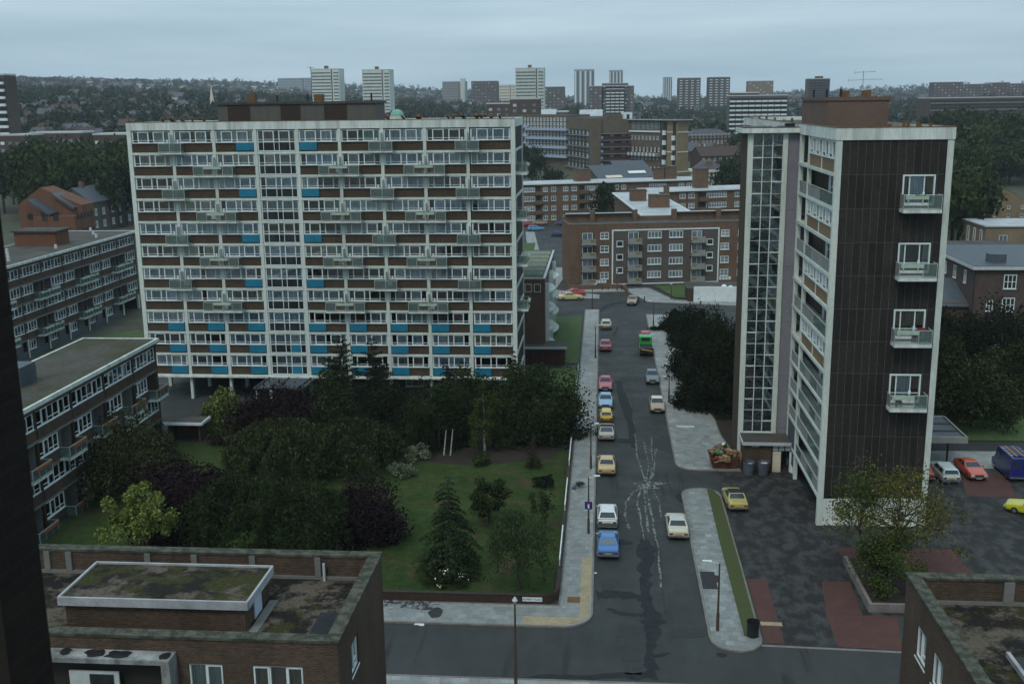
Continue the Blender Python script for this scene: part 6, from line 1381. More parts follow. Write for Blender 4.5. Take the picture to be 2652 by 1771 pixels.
# street trees on the right
for px, pt, y, rx, rz, lab, sd_ in ((1808, 788, 150, 4.3, 4.4, 'furthest of the dark street trees on the right', 41), (1820, 845, 133, 4.3, 4.5, 'second of the dark street trees on the right', 42), (1838, 905, 118, 4.2, 4.6, 'nearest of the dark street trees, beside the stair shaft', 44), (1870, 830, 126, 4.0, 4.4, 'dark street tree pressed against the tower block side', 45), (1758, 800, 160, 3.0, 3.4, 'smaller dark street tree near the green lorry', 46)):
    x, y, H = T(px, pt, y); broadleaf('plane_tree', lab, x, y, H, rx, rz+.6, 'leaf_dark', 9500, .36, 60, .36, seed=sd_, group='street trees on the right')
# garden and trees right of the tower
for px, pt, y, rx, rz, lf, lab, sd_ in ((2530, 925, 112, 4.8, 3.6, 'leaf_willow', 'drooping green tree behind the porch canopy', 47), (2600, 800, 130, 5.5, 4.6, 'leaf_dark', 'dark tree mass left of the institute wall', 48), (2480, 815, 128, 5., 4.4, 'leaf_dark', 'dark tree directly behind the tower edge', 49), (2670, 880, 120, 4.5, 4.2, 'leaf_green', 'dark tree cut by the right edge', 50), (2455, 870, 118, 3.6, 3.6, 'leaf_green', 'smaller tree close to the tower wall', 51)):
    x, y, H = T(px, pt, y); broadleaf('garden_tree', lab, x, y, H, rx, rz+.5, lf, 8000, .38, 54, .36, seed=sd_, droop=.4 if lf == 'leaf_willow' else 0)
xx, yy = 21.2, 74.2
broadleaf('autumn_tree', 'open yellowing tree with bare branches in front of the tower base', xx, yy, Hat(2300, 1208, yy), 5.0, 3.9, 'leaf_autumn', 4600, .21, 80, .24, trunk=.17, seed=52, hollow=.45, nl=34, low=-.45)
broadleaf('autumn_tree', 'greener small tree rising left of the yellowing one', 18.9, 75.5, Hat(2200, 1200, 75.5), 2.6, 3.0, 'leaf_mid', 1900, .2, 34, .26, trunk=.1, seed=53, hollow=.4, nl=18)
broadleaf('planter_shrub', 'dense green bush in the brick planter by the forecourt', 20.0, 70.9, 4.6, 2.3, 2.3, 'leaf_mid', 4200, .22, 34, .34, seed=54, cat='shrub')
# ------------------------------------------------------------------ middle-distance and far trees
TV = []
for k in range(6):
    p, c = crown_pts(900 if k < 3 else 420, 1, 1, .85, 34, .34, .6, 100+k, -.5); p[:, 2] += .95
    me = leafmesh('tree_crown', p, .16 if k < 3 else .26, 'leaf_far' if k % 2 else 'leaf_far2'); TV.append(me)
TRK = MB().tube((0, 0, -.3), (0, 0, .8), .07, .04, 5).mesh('trunk', 'bark')
def midtree(x, y, z, r, h, k, label, group):
    o = thing('tree', label, 'tree', (x, y, z), group); put('crown', TV[k], o, (0, 0, 0), random.uniform(0, 6), (r, r, h/1.85)); put('trunk', TRK, o, (0, 0, 0), 0, (r, r, h/1.85)); return o
R2 = random.Random(5)
def grove(n, pxr, Yr, hr, rr, label, group, avoid=None, kk=(0, 1, 2)):
    for i in range(n):
        px = R2.uniform(*pxr); Y = R2.uniform(*Yr); x = ony(px, 400, Y)[0]; z = float(terrain_h(np.array(x), np.array(Y)))
        midtree(x, Y, z, R2.uniform(*rr), R2.uniform(*hr), R2.choice(kk), label, group)
grove(48, (-30, 340), (300, 415), (18, 23.5), (6.5, 9), 'dense green tree in the wood beyond the far-left block', 'wood on the left')
grove(22, (2425, 2545), (240, 400), (13, 20), (5.5, 8), 'dense green tree in the wood right of the tower', 'wood on the right')
grove(30, (2420, 2690), (430, 600), (20, 27), (8, 11), 'dense green tree on the far side of the right-hand wood', 'far wood on the right')
for px, pb, hh, rr, lab in ((1395, 500, 15, 4.5, 'dark cypress-like tree left of the car park beyond the flats'), (1445, 500, 9, 4.5, 'rounded tree on the grass beyond the flats'), (1390, 470, 16, 4, 'tall dark tree by the end balconies'), (1562, 579, 12, 4.5, 'dark tree beside the white-roofed wing'), (1510, 480, 7, 3.5, 'small tree before the corner flats')):
    x, y = onz(px, pb); midtree(x, y, 0, rr, hh, 1, lab, None)
grove(16, (2545, 2700), (425, 520), (14, 19), (7, 9.5), 'dense green tree closing the view behind the gabled terrace', 'wood on the far right')
grove(12, (1895, 1990), (520, 640), (11, 17), (6, 9), 'tree among the villas on the middle right', 'trees among the villas')
grove(9, (1890, 1990), (380, 500), (8, 13), (4, 6), 'tree between the middle-distance roofs', 'trees between the roofs')
# suburb: single houses and trees climbing the hills
HM = []
for k in range(5):
    w_ = [9, 12, 18, 26, 10][k]; h = [6, 6.5, 6, 7, 9][k]; mb = MB(); mb.box(-w_/2, w_/2, -4.5, 4.5, -3, h); mb.mi = 1
    mb.extr([(-5, h-.1), (0, h+3.6), (5, h-.1), (5, h-.4), (-5, h-.4)][::-1], 0, -w_/2-.3, w_/2+.3); mb.mi = 2
    for i in range(max(1, w_//9)): u = -w_/2+4.5+9*i; mb.box(u-.6, u+.6, -.5, .5, h+2, h+5)
    mb.mi = 3
    for z in (1, 4):
        for i in range(w_//4): u = -w_/2+2+4*i; mb.box(u-.7, u+.7, -4.6, -4.49, z, z+1.5)
    HM.append([mb.mesh('terraced_house', [wl, rf, 'brickred', 'frame']) for wl, rf in (('brickpur', 'slate2'), ('brickst', 'tile'), ('cream', 'slate'))])
def blocked(x, y):
    return False
nh = 0
allh = []
for i in range(1500):
    px = R2.uniform(-60, 2720); Y = 450*(3000/450)**(R2.random()**.75); x = ony(px, 300, Y)[0]
    if not (330 < px < 1330 and Y < 640 or 1340 < px < 2000 and Y < 700): allh.append((Y, x))
allh.sort()
wood = MB(); hv = []
for i, (Y, x) in enumerate(allh):
    z = float(terrain_h(np.array(x), np.array(Y))); k = R2.randrange(5); m_ = R2.choice((0, 0, 1, 1, 2, 2)); rz = R2.choice((0, R(90)))+R(R2.uniform(-25, 25)); s = R2.uniform(.85, 1.2)
    if i < 300:
        o = put('terraced_house', HM[k][m_], None, (x, Y, z), rz, (s, s, s)); tag(o, 'small distant pitched-roof house among the trees of the suburb', 'house', 'houses of the suburb')
    else: hv.append((x, Y, z, rz, s, k, m_))
def joined(name, items, label, cat):
    V, Fc, MI = [], [], []; mats = []; b = 0; slots = {}
    for (x, y, z, rz, s, k, m_) in items:
        me = HM[k][m_]; n = len(me.vertices); co = np.empty(n*3); me.vertices.foreach_get('co', co); co = co.reshape(-1, 3)*s; c, s_ = math.cos(rz), math.sin(rz)
        V.append(np.stack([co[:, 0]*c-co[:, 1]*s_+x, co[:, 0]*s_+co[:, 1]*c+y, co[:, 2]+z], 1))
        for p in me.polygons: Fc.append(tuple(v+b for v in p.vertices)); mt = me.materials[p.material_index]; MI.append(slots.setdefault(mt.name, len(slots))); (mats.append(mt) if len(mats) < len(slots) else None)
        b += n
    me = bpy.data.meshes.new(name); me.from_pydata(np.concatenate(V).tolist(), [], Fc); [me.materials.append(m) for m in mats]; me.polygons.foreach_set('material_index', MI)
    o = tag(put(name, me), label, cat); o['kind'] = 'stuff'; return o
joined('distant_houses', hv, 'mass of far houses covering the hillside suburb', 'houses')
# far trees: 300 singles, the rest one wooded mass
ft = []
for i in range(7400):
    px = R2.uniform(-60, 2720); Y = 430*(3300/430)**(R2.random()**.62); x = ony(px, 300, Y)[0]
    if 1350 < px < 1900 and Y < 660 or 330 < px < 1330 and Y < 620: continue
    ft.append((Y, x))
for i in range(900):   # the wooded ridge line
    px = R2.uniform(-60, 2720); Y = R2.uniform(2900, 3200); ft.append((Y, ony(px, 250, Y)[0]))
ft.sort(); NT = 300-152
V = []; S_ = []
FAR, _ = crown_pts(70, 1, 1, .9, 16, .4, .7, 321, -.3); FAR[:, 2] += .9
for i, (Y, x) in enumerate(ft):
    z = float(terrain_h(np.array(x), np.array(Y))); r = R2.uniform(3.5, 7.5)*(1.1 if Y > 800 else 1); h = R2.uniform(8, 14)*(1.15 if 700 < Y < 1500 else (.95 if Y < 2880 else R2.uniform(.8, 1.9)))
    if i < NT: midtree(x, Y, z, r, h, 3+i % 3, 'far tree standing among the suburb roofs', 'trees of the suburb')
    else:
        a = R2.uniform(0, 6.28); c, s_ = math.cos(a), math.sin(a); m_ = 46 if Y > 1500 else 70; q = FAR[:m_]
        V.append(np.stack([(q[:, 0]*c-q[:, 1]*s_)*r+x, (q[:, 0]*s_+q[:, 1]*c)*r+Y, q[:, 2]*h*.52+z], 1)); S_.append(np.full(m_, r*.42))
me = leafmesh('distant_wood', np.concatenate(V), np.concatenate(S_), 'leaf_far', aspect=.9)
o = tag(put('distant_wood', me), 'mass of far trees covering the hills and ridge', 'wood'); o['kind'] = 'stuff'
M['spire'] = M['cream']
# ------------------------------------------------------------------ walls, fences, street furniture
pwl = thing('park_wall', 'low dark brick wall round the park, curving at the street corner', 'wall', (-4.6, 68.3, 0))
cor = [(-4.4+1.5*math.sin(R(a)), 69.75-1.5*math.cos(R(a))) for a in range(0, 91, 10)]
mb = B(-30, -4.4, 68.25, 68.5, 0, .72)
for a, b_ in zip(cor, cor[1:]):
    d = Vector((b_[0]-a[0], b_[1]-a[1])).normalized(); n_ = Vector((-d.y, d.x))*.25
    mb.prism([a, b_, (b_[0]+n_.x, b_[1]+n_.y), (a[0]+n_.x, a[1]+n_.y)], 0, .72)
mb.box(-3.15, -2.92, 69.75, 117, 0, .5)
part(pwl, 'brickwork', mb, 'nearbrick'); part(pwl, 'coping', B(-30, -4.4, 68.22, 68.53, .723, .78).box(-3.18, -2.89, 69.9, 117, .503, .55), 'felt')
for k, (a, b_, lab) in enumerate(((73.6, 80.2, 'nearest white fence rail on the park wall beside the pavement'), (84.6, 91.2, 'middle white fence rail on the park wall'), (96, 103, 'furthest white fence rail on the park wall'), (120, 134, 'green fence rail along the verge beside the pavement'))):
    f = thing('fence_rail', lab, 'fence', (-3.03, a, .5 if k < 3 else 0), 'rails along the park'); z0 = .55 if k < 3 else 0
    part(f, 'rail', B(-3.07, -2.99, a, b_, 1.0, 1.1), 'frame' if k < 3 else 'bronze')
    for y in np.linspace(a+.1, b_-.1, 4): part(f, 'post', B(-3.06, -3.0, y-.03, y+.03, z0, .997), 'frame' if k < 3 else 'bronze')
# street nameplate
xa, za = ony(1353, 1558, 68.2); xb, zb2 = ony(1404, 1563, 68.2); zc = .48
np_ = thing('street_nameplate', 'white street nameplate reading RUPERT ROAD on the low park wall', 'sign', ((xa+xb)/2, 68.2, zc), None)
put('plate', B(-(xb-xa)/2, (xb-xa)/2, 0, .03, -.15, .15).mesh('plate', 'frame'), np_)
def text_mesh(txt, size, mat, name='lettering', ext=.004):
    cu = bpy.data.curves.new('t', 'FONT'); cu.body = txt; cu.size = size; cu.align_x = 'CENTER'; cu.align_y = 'CENTER'; cu.extrude = ext
    o = bpy.data.objects.new('t', cu); COL.objects.link(o); dg = bpy.context.evaluated_depsgraph_get(); me = bpy.data.meshes.new_from_object(o.evaluated_get(dg))
    bpy.data.objects.remove(o); bpy.data.curves.remove(cu); me.name = name; me.materials.clear(); me.materials.append(M[mat]); return me
M['nearbrick2'] = brickmat('dark_red_wall_brick', (.05, .026, .019), (.032, .018, .014), (.05, .04, .034)); M['copedark'] = surf('dark_coping', (.04, .034, .028), (.028, .024, .02), 1.5, .9)
for o in pwl.children: o.data.materials[0] = M['nearbrick2' if o.name.startswith('brick') else 'copedark']
M['slateblue'] = surf('dark_lettering', (.03, .05, .08), None, 3., .6)
tm = text_mesh('RUPERT ROAD', .215, 'slateblue'); to = put('lettering', tm, np_, (0, -.006, 0)); to.rotation_euler = (R(90), 0, 0); to.scale = ((xb-xa)*.92/max(tm.vertices[i].co.x for i in range(len(tm.vertices)))/2, 1.0, 1)
# lamp posts
M['lamppost'] = surf('brown_lamp_post', (.075, .05, .036), (.055, .04, .03), 3., .6); M['bluesign'] = surf('blue_sign', (.012, .03, .16), None, 3., .4); M['redsign'] = surf('red_sign', (.35, .02, .02), None, 3., .4)
def lamp(label, base, top, arm=None, head=True, mat='lamppost', Yb=None):
    x, y = onz(*base) if Yb is None else (ony(base[0], base[1], Yb)[0], Yb)
    h = ony(top[0], top[1], y)[1]; root = thing('street_lamp', label, 'lamp post', (x, y, .1), 'street lamps')
    put('base', MB().tube((0, 0, 0), (0, 0, 1.3), .11, .1, 8).mesh('base', mat, smooth=True), root); put('post', MB().tube((0, 0, 1.3), (0, 0, h-.1), .075, .05, 8).mesh('post', mat, smooth=True), root)
    if arm: put('arm', MB().tube((0, 0, h-.15), (arm, -.1, h+.05), .03, .03, 6).mesh('arm', 'framedull'), root); put('lantern', MB().tube((arm*.7, -.1, h+.05), (arm*1.5, -.12, h+.1), .09, .07, 8).mesh('lantern', 'frame', smooth=True), root)
    elif head: put('lantern', MB().tube((0, 0, h-.1), (0, 0, h+.1), .07, .17, 8).tube((0, 0, h+.1), (0, 0, h+.3), .17, .05, 8).mesh('lantern', 'framedull', smooth=True), root)
    return root, h
lamp('tall lamp post at the bottom centre, near side of the side road', (1336, 1771), (1334, 1562), None, Yb=57.0)
lamp('lamp post with short arm on the paved island', (1858, 1636), (1868, 1458), -.75)
root, h = lamp('lamp post carrying the blue dead-end sign on the left pavement', (1524, 1384), (1524, 1236), .6)
sz = ony(1523.6, 1307, onz(1524, 1384)[1])[1]-.1
put('sign_plate', B(-.3, .3, -.13, -.1, sz-.32, sz+.32).mesh('sign_plate', 'bluesign'), root); put('sign_bar', B(-.06, .06, -.14, -.132, sz-.24, sz+.1).mesh('sign_bar', 'frame'), root); put('sign_top_bar', B(-.16, .16, -.141, -.133, sz+.1, sz+.22).mesh('sign_top_bar', 'redsign'), root)
for b_, t, a, lab in (((1530, 1216), (1528, 1100), .5, 'lamp post beside the beige saloon on the left pavement'), ((1542, 929), (1542, 845), .5, 'lamp post by the verge beside the red car'), ((1534, 801), (1534, 738), .5, 'lamp post at the far end of the left pavement'), ((1692, 852), (1692, 782), -.5, 'lamp post beside the red and green vehicles'),
                      ((1732, 1044), (1730, 978), -.5, 'lamp post under the nearest dark street tree'), ((1598, 753), (1598, 703), None, 'thin post in front of the outlined flats'), ((1738, 776), (1738, 738), None, 'thin post on the verge by the garage')): lamp(lab, b_, t, a)
for k, px in enumerate((1632, 1645, 1654, 1669, 1560, 1575, 1610)):
    x, y = onz(px, 782 if k < 4 else 752); tag(MB().tube((x, y, .05), (x, y, .95), .09, .07, 8).tube((x, y, .95), (x, y, 1.05), .1, .03, 8).build('bollard', 'black'), 'black bollard on the pavement corner before the outlined flats', 'bollard', 'bollards at the junction')
# litter bin, dustbins, skip
M['junkgreen'] = surf('green_plastic', (.02, .16, .05), None, 4., .4); M['junkpink'] = surf('pink_plastic', (.4, .16, .24), None, 4., .5); M['card'] = surf('cardboard', (.27, .175, .09), (.2, .13, .07), 4., .8); M['junkred'] = surf('red_cloth', (.25, .02, .02), None, 4., .8); M['sack'] = surf('white_sack', (.6, .62, .62), (.45, .47, .48), 4., .7); M['junkblue'] = surf('blue_sack', (.04, .07, .13), None, 4., .5)
M['zinc'] = surf('galvanised_bin', (.13, .155, .19), (.07, .085, .105), 2., .5, metal=.3)
x, y = onz(1949, 1650); lb = thing('litter_bin', 'black drum litter bin at the tip of the grass strip', 'bin', (x, y, .15)); put('drum', MB().tube((0, 0, 0), (0, 0, .95), .36, .4, 16, False).mesh('drum', 'black', smooth=True), lb); put('rim', MB().tube((0, 0, .93), (0, 0, 1.0), .43, .43, 16, False).mesh('rim', 'black'), lb); put('base', MB().tube((0, 0, 0), (0, 0, .3), .35, .37, 16).mesh('base', 'dark'), lb)
def junk(x, y, z, s, mat, kind, label, group, seed):
    r = random.Random(seed)
    if kind == 'bag':
        mb = MB(); rings = []
        for i, (zz, rr) in enumerate(((0, .55), (.35, .95), (.7, .85), (1.0, .45), (1.15, .12))): rings.append([(s*rr*(1+r.uniform(-.4, .35))*1.25*math.cos(2*math.pi*j/8), s*rr*(1+r.uniform(-.4, .35))*.8*math.sin(2*math.pi*j/8), s*zz*.75) for j in range(8)])
        for i in range(4): [mb.poly([rings[i][j], rings[i][(j+1) % 8], rings[i+1][(j+1) % 8], rings[i+1][j]]) for j in range(8)]
        mb.poly(rings[0][::-1]); mb.poly(rings[-1]); me = mb.mesh('rubbish_bag', mat, smooth=25); nm = 'rubbish_bag'
    elif kind == 'box': me = B(-s, s, -s*.7, s*.7, 0, s*.9).box(-s*.98, s*.98, -s*.05, s*.05, s*.9, s*.91).mesh('cardboard_box', mat); nm = 'cardboard_box'
    else: me = B(-s*1.8, s*1.8, -s*.25, s*.25, 0, s*.12).box(-s*1.8, -s*1.6, -s*.25, s*.25, s*.12, s*.3).mesh('timber_board', mat); nm = 'timber_board'
    o = put(nm, me, None, (x, y, z)); o.rotation_euler = (r.uniform(-.35, .35), r.uniform(-.35, .35), r.uniform(0, 6.3)); return tag(o, label, nm.replace('_', ' ').split()[-1], group)
dn = {}
for k, px in enumerate((1939, 1976)):
    x, y = onz(px, 1229); b_ = thing('dustbin', ['large galvanised dustbin left of the plywood door', 'large galvanised dustbin with pink and green rubbish on top'][k], 'bin', (x, y, 0))
    put('drum', MB().tube((0, 0, .05), (0, 0, 1.25), .45, .58, 18, False).mesh('drum', 'zinc', smooth=True), b_); put('hoop', MB().tube((0, 0, 1.2), (0, 0, 1.28), .6, .6, 18, False).tube((0, 0, .5), (0, 0, .54), .53, .53, 18, False).mesh('hoop', 'zinc'), b_); put('floor', MB().tube((0, 0, .05), (0, 0, .9), .44, .53, 18).mesh('floor', 'dark'), b_)
    for j in range(3 if k == 0 else 5): junk(x+random.uniform(-.3, .3), y+random.uniform(-.3, .3), .95, .22, 'sack', 'bag', 'rubbish bag stuffed in the left dustbin' if k == 0 else 'rubbish bag stuffed in the right dustbin', 'dustbin rubbish', 300+k*9+j)
for o in bpy.data.objects:
    if o.get('group') == 'dustbin rubbish' and 'right' in o['label']: o.data.materials[0] = M[random.choice(('junkgreen', 'junkpink', 'sack'))]; o['label'] = {'green': 'green rubbish bag on top of the right dustbin', 'pink': 'pink rubbish bag on top of the right dustbin'}.get(o.data.materials[0].name.split('_')[0], 'white rubbish bag on top of the right dustbin')
M['skip'] = surf('rusty_orange_skip', (.13, .05, .018), (.06, .028, .014), 2., .7)
x0, y0 = onz(1843, 1216); skp = thing('rubbish_skip', 'rusty orange skip overflowing with rubbish by the stair shaft', 'skip', (x0, y0, .1))
mb = MB(); q0 = [(0.1, 0), (2.3, 0), (2.3, 2.2), (.1, 2.2)]; q1 = [(-.15, -.2), (2.55, -.2), (2.55, 2.4), (-.15, 2.4)]
for i in range(4): j = (i+1) % 4; mb.poly([(*q0[i], .05), (*q0[j], .05), (*q1[j], 1.05), (*q1[i], 1.05)]); mb.poly([(*q1[i], 1.05), (*q1[j], 1.05), (q0[j][0], q0[j][1], .6), (q0[i][0], q0[i][1], .6)])
mb.poly([(*p, .6) for p in q0]); mb.poly([(*p, .05) for p in q0][::-1]); put('body', mb.mesh('body', 'skip'), skp); put('rim', B(-.2, 2.6, -.25, -.17, .98, 1.1).box(-.2, 2.6, 2.37, 2.45, .98, 1.1).box(-.2, -.12, -.17, 2.37, .98, 1.1).box(2.52, 2.6, -.17, 2.37, .98, 1.1).mesh('rim', 'skip'), skp)
for sx in (0, 2.38): put('lifting_lug', B(sx, sx+.12, .8, 1.2, .4, .95).mesh('lifting_lug', 'black'), skp)
jk = [('sack', 'bag', 'white rubbish sack heaped on the skip'), ('card', 'box', 'brown cardboard box heaped on the skip'), ('junkgreen', 'bag', 'green plastic bag heaped on the skip'), ('junkred', 'bag', 'red cloth bundle heaped on the skip'), ('junkblue', 'bag', 'dark blue sack heaped on the skip'), ('junkpink', 'bag', 'pink plastic bag heaped on the skip'), ('door', 'board', 'dark timber board sticking out of the skip'), ('card', 'board', 'pale timber board sticking out of the skip')]
for k in range(64):
    m_, kd, lab = jk[[0, 1, 7, 4, 1, 2, 3, 1, 7, 4, 5, 6, 1, 6, 0, 1, 7][k % 17]]; rr = math.sqrt(random.random()); a = random.uniform(0, 6.28); dx, dy = 1.2+1.35*rr*math.cos(a), 1.1+1.5*rr*math.sin(a)
    junk(x0+dx, y0+dy, .7+1.9*(1-rr*.8)*random.uniform(.45, 1), random.uniform(.17, .36), m_, kd, lab, 'rubbish heaped on the skip', 400+k)
x, y = onz(1906, 1212); bd = tag(B(-.45, .45, -.03, .03, 0, 1.5).box(-.45, .45, .03, .06, .1, .18).build('plywood_sheet', 'card'), 'orange-brown board leaning beside the skip', 'board'); bd.location = (x, y, .1); bd.rotation_euler = (R(-14), R(12), R(15))
x, y = onz(1775, 1108); bd = tag(B(-.95, .95, -.14, .14, 0, .1).box(-.95, .95, -.14, -.1, .1, .16).build('white_plank', 'frame'), 'white plank lying on the pavement under the street trees', 'plank'); bd.location = (x, y, .12)
x, y = onz(1087, 1617); tag(MB().prism(blob(x, y, .28, .22, 9, .5, 5), .02, .06).build('paper_litter', 'sack'), 'white paper litter in the side road gutter', 'litter')
for k, (px, py) in enumerate(((1541, 1484), (1860, 1465), (1802, 1452), (1196, 1757), (1240, 1764))): x, y = onz(px, py); tag(MB().prism(blob(x, y, .12, .1, 8, .4, 70+k), .01, .05).build('paper_litter', 'sack'), 'small scrap of paper litter lying by a kerb', 'litter', 'litter scraps')
# bag and plant left on the pavement
x, y = onz(1488, 1268); junk(x, y, .12, .28, 'junkblue', 'bag', 'blue-grey bag left on the left pavement by the wall', None, 900); broadleaf('cut_branch', 'bunch of cut green twigs lying beside the bag on the pavement', x+.45, y+.15, .55, .5, .3, 'leaf_mid', 160, .14, 10, .4, seed=91, cat='branch', trunk=.02, zb=.12)
# manhole covers
for k, (px, py, w_) in enumerate(((1486, 1556, .45), (1640, 1735, .5))):
    x, y = onz(px, py); z = .115 if k == 0 else .003; mh = struct(B(x-w_, x+w_, y-w_, y+w_, z-.03, z+.006).build('manhole_cover', 'rust' if k == 0 else 'patch'))
# planter by the forecourt
pl_ = thing('brick_planter', 'low grey planter wall holding the dense bush by the forecourt', 'planter', (18.2, 68.7, 0)); part(pl_, 'wall', B(18.1, 22, 68.6, 68.85, 0, .6).box(18.1, 18.35, 68.85, 76.5, 0, .6), 'kerb'); part(pl_, 'soil', B(18.35, 22, 68.85, 76.5, .02, .42), 'soil')
for o in pl_.children:
    if o.name.startswith('wall'): o.data.materials[0] = M['kerb']

# ------------------------------------------------------------------ vehicles
M['tyre'] = surf('tyre', (.012, .012, .012), None, 4., .8); M['chrome'] = paint('chrome', (.55, .57, .58), .25, .9); M['cglass'] = paint('car_glass', (.022, .034, .045), .08, 0, 0, .5); M['cglass2'] = paint('car_glass_light', (.10, .13, .15), .08, 0, 0, .8)
M['tail'] = paint('tail_lamp', (.20, .015, .01), .3); M['head'] = paint('head_lamp', (.45, .47, .46), .15); M['plateY'] = paint('yellow_plate', (.42, .28, .03), .5); M['plateW'] = paint('white_plate', (.5, .5, .48), .5); M['under'] = paint('car_underside', (.015, .014, .013), .9)
CARP = {}
def carpaint(c):
    if c not in CARP: CARP[c] = paint('car_paint_%d' % len(CARP), c, .28, 0, .4)
    return CARP[c]
def vinyl(c):
    if ('v', c) not in CARP: CARP['v', c] = paint('roof_covering_%d' % len(CARP), c, .7, 0, 0, .2)
    return CARP['v', c]
KIND = {'saloon': dict(L=4.25, base=(-1.3, .92), top=(-.78, .22), zr=1.37), 'hatch': dict(L=3.9, base=(-1.9, .85), top=(-1.25, .2), zr=1.36), 'estate': dict(L=4.4, base=(-2.1, .85), top=(-1.92, .22), zr=1.40), 'mini': dict(L=3.2, base=(-1.45, .72), top=(-1.15, .25), zr=1.33), 'coupe': dict(L=4.3, base=(-1.75, .8), top=(-.7, .1), zr=1.3)}
def car(label, kind, col, xy, rz, roof=None, L=None, glass='cglass', group='cars parked along the street', near=True, z=0.):
    """xy is the middle of the end nearest the camera; rz heading of the car; +x is forward in the car's frame"""
    K = KIND[kind]; Lc = K['L']; W = .83 if kind != 'mini' else .71; pa = carpaint(col)
    fw = Vector((math.cos(rz), math.sin(rz))); s = 1 if fw.y >= 0 else -1
    cxy = Vector(xy)+fw*s*Lc/2 if near else Vector(xy)
    root = thing('parked_car', label, 'car', (cxy.x, cxy.y, z), group, rz)
    h = Lc/2; zb = K['base']; nose = .70 if kind != 'mini' else .78
    tail_top = .90 if kind in ('saloon', 'coupe') else .88
    st = [(-h, .40, tail_top-.14, W-.10), (-h+.05, .30, tail_top-.04, W-.05), (-h+.35, .24, tail_top, W-.01), (zb[0], .2, .92, W), (0, .19, .93, W), (zb[1], .2, .91, W), (h-.6, .22, nose+.12, W-.01), (h-.1, .28, nose+.05, W-.05), (h, .40, nose-.06, W-.12)]
    mb = MB(); rings = []
    for x, a, t, w_ in st: half = [(w_*.93, a), (w_, a+.14), (w_*1.0, t-.24), (w_*.975, t-.09), (w_*.90, t-.015), (w_*.6, t+.012)]; rings.append([(x, -y, zz) for y, zz in half]+[(x, y, zz) for y, zz in half[::-1]])
    n = 12
    for i in range(len(rings)-1): [mb.poly([rings[i][j], rings[i+1][j], rings[i+1][(j+1) % n], rings[i][(j+1) % n]]) for j in range(n)]
    mb.poly(rings[0][::-1]); mb.poly(rings[-1]); put('body', mb.mesh('body', pa, smooth=38), root)
    # cabin
    zr = K['zr']; b0, b1 = zb; t0, t1 = K['top']; wb, wt = W*.93, W*.74; zm = zr-.07
    lo = [(b0, -wb, .90), (b1, -wb, .90), (b1, wb, .90), (b0, wb, .90)]; mi = [(t0, -wt, zm), (t1, -wt, zm), (t1, wt, zm), (t0, wt, zm)]; hi = [(t0+.12, -wt*.82, zr), (t1-.12, -wt*.82, zr), (t1-.12, wt*.82, zr), (t0+.12, wt*.82, zr)]
    mb = MB(); [mb.poly([lo[i], lo[(i+1) % 4], mi[(i+1) % 4], mi[i]]) for i in range(4)]; put('cabin', mb.mesh('cabin', pa), root)
    mb = MB(); [mb.poly([mi[i], mi[(i+1) % 4], hi[(i+1) % 4], hi[i]]) for i in range(4)]; mb.poly(hi); put('roof', mb.mesh('roof', vinyl(roof) if roof else pa, smooth=50), root)
    def pane(nm, q, u0, u1, v0, v1, m_=glass):
        a, b_, c, d = [Vector(p) for p in q]; nn = (b_-a).cross(d-a).normalized()*.009
        f = lambda u, v: (a.lerp(b_, u)).lerp(d.lerp(c, u), v)+nn
        put(nm, MB().poly([f(u0, v0), f(u1, v0), f(u1, v1), f(u0, v1)]).mesh(nm, m_), root)
    pane('windscreen', (lo[1], lo[2], mi[2], mi[1]), .06, .94, .12, .93); pane('rear_window', (lo[3], lo[0], mi[0], mi[3]), .07, .93, .15, .9)
    for q in ((lo[0], lo[1], mi[1], mi[0]), (lo[2], lo[3], mi[3], mi[2])):
        pane('side_window', q, .10, .49, .16, .92); pane('side_window', q, .53, .88, .16, .92)
        if kind == 'estate': pass
    for sx in (-1, 1):
        x = sx*h; put('bumper', B(min(x-.02*sx, x+.09*sx), max(x-.02*sx, x+.09*sx), -W*.98, W*.98, .40, .50).mesh('bumper', 'chrome'), root)
        for sy in (-1, 1):
            y = sy*W*.70; xx = (x-.015*sx, x+.025*sx); zl = .52 if sx > 0 else .56
            put('headlight' if sx > 0 else 'tail_light', B(min(xx), max(xx), y-.15, y+.15, zl, zl+(.14 if sx > 0 else .13)).mesh('lamp', 'head' if sx > 0 else 'tail'), root)
        put('number_plate', B(min(x, x+.035*sx), max(x, x+.035*sx), -.25, .25, .53 if sx < 0 else .28, .64 if sx < 0 else .39).mesh('number_plate', 'plateY' if sx < 0 else 'plateW'), root)
    put('grille', B(h-.02, h+.02, -W*.45, W*.45, .52, .65).mesh('grille', 'black'), root)
    wm_t = cached('tyre', lambda: MB().tube((0, -.09, 0), (0, .09, 0), .29, None, 16).mesh('wheel', 'tyre')); wm_r = cached('rim', lambda: MB().tube((0, -.1, 0), (0, .1, 0), .16, None, 12).mesh('rim', 'chrome'))
    for sx in (-1, 1):
        for sy in (-1, 1): wo_ = put('wheel', wm_t, root, (sx*(h-.78), sy*(W-.08), .29)); put('rim', wm_r, wo_)
    put('door_mirror', B(zb[1]-.25, zb[1]-.12, W*.95, W+.12, .93, 1.04).mesh('door_mirror', 'chrome'), root)
    return root
UP, DN = R(90), R(-90)
car('bright blue saloon seen from behind, nearest on the left kerb', 'saloon', (.03, .14, .36), (.55, 75.9), UP, glass='cglass2')
car('white hatchback parked nose to tail in front of the blue saloon', 'hatch', (.62, .66, .66), (.52, 82.0), UP)
car('beige saloon alone on the left kerb, rear view', 'saloon', (.48, .36, .17), (.49, 94.5), UP)
car('silver coupe with dark maroon roof behind the yellow car', 'coupe', (.36, .37, .33), (.5, 104.9), UP, roof=(.055, .03, .03))
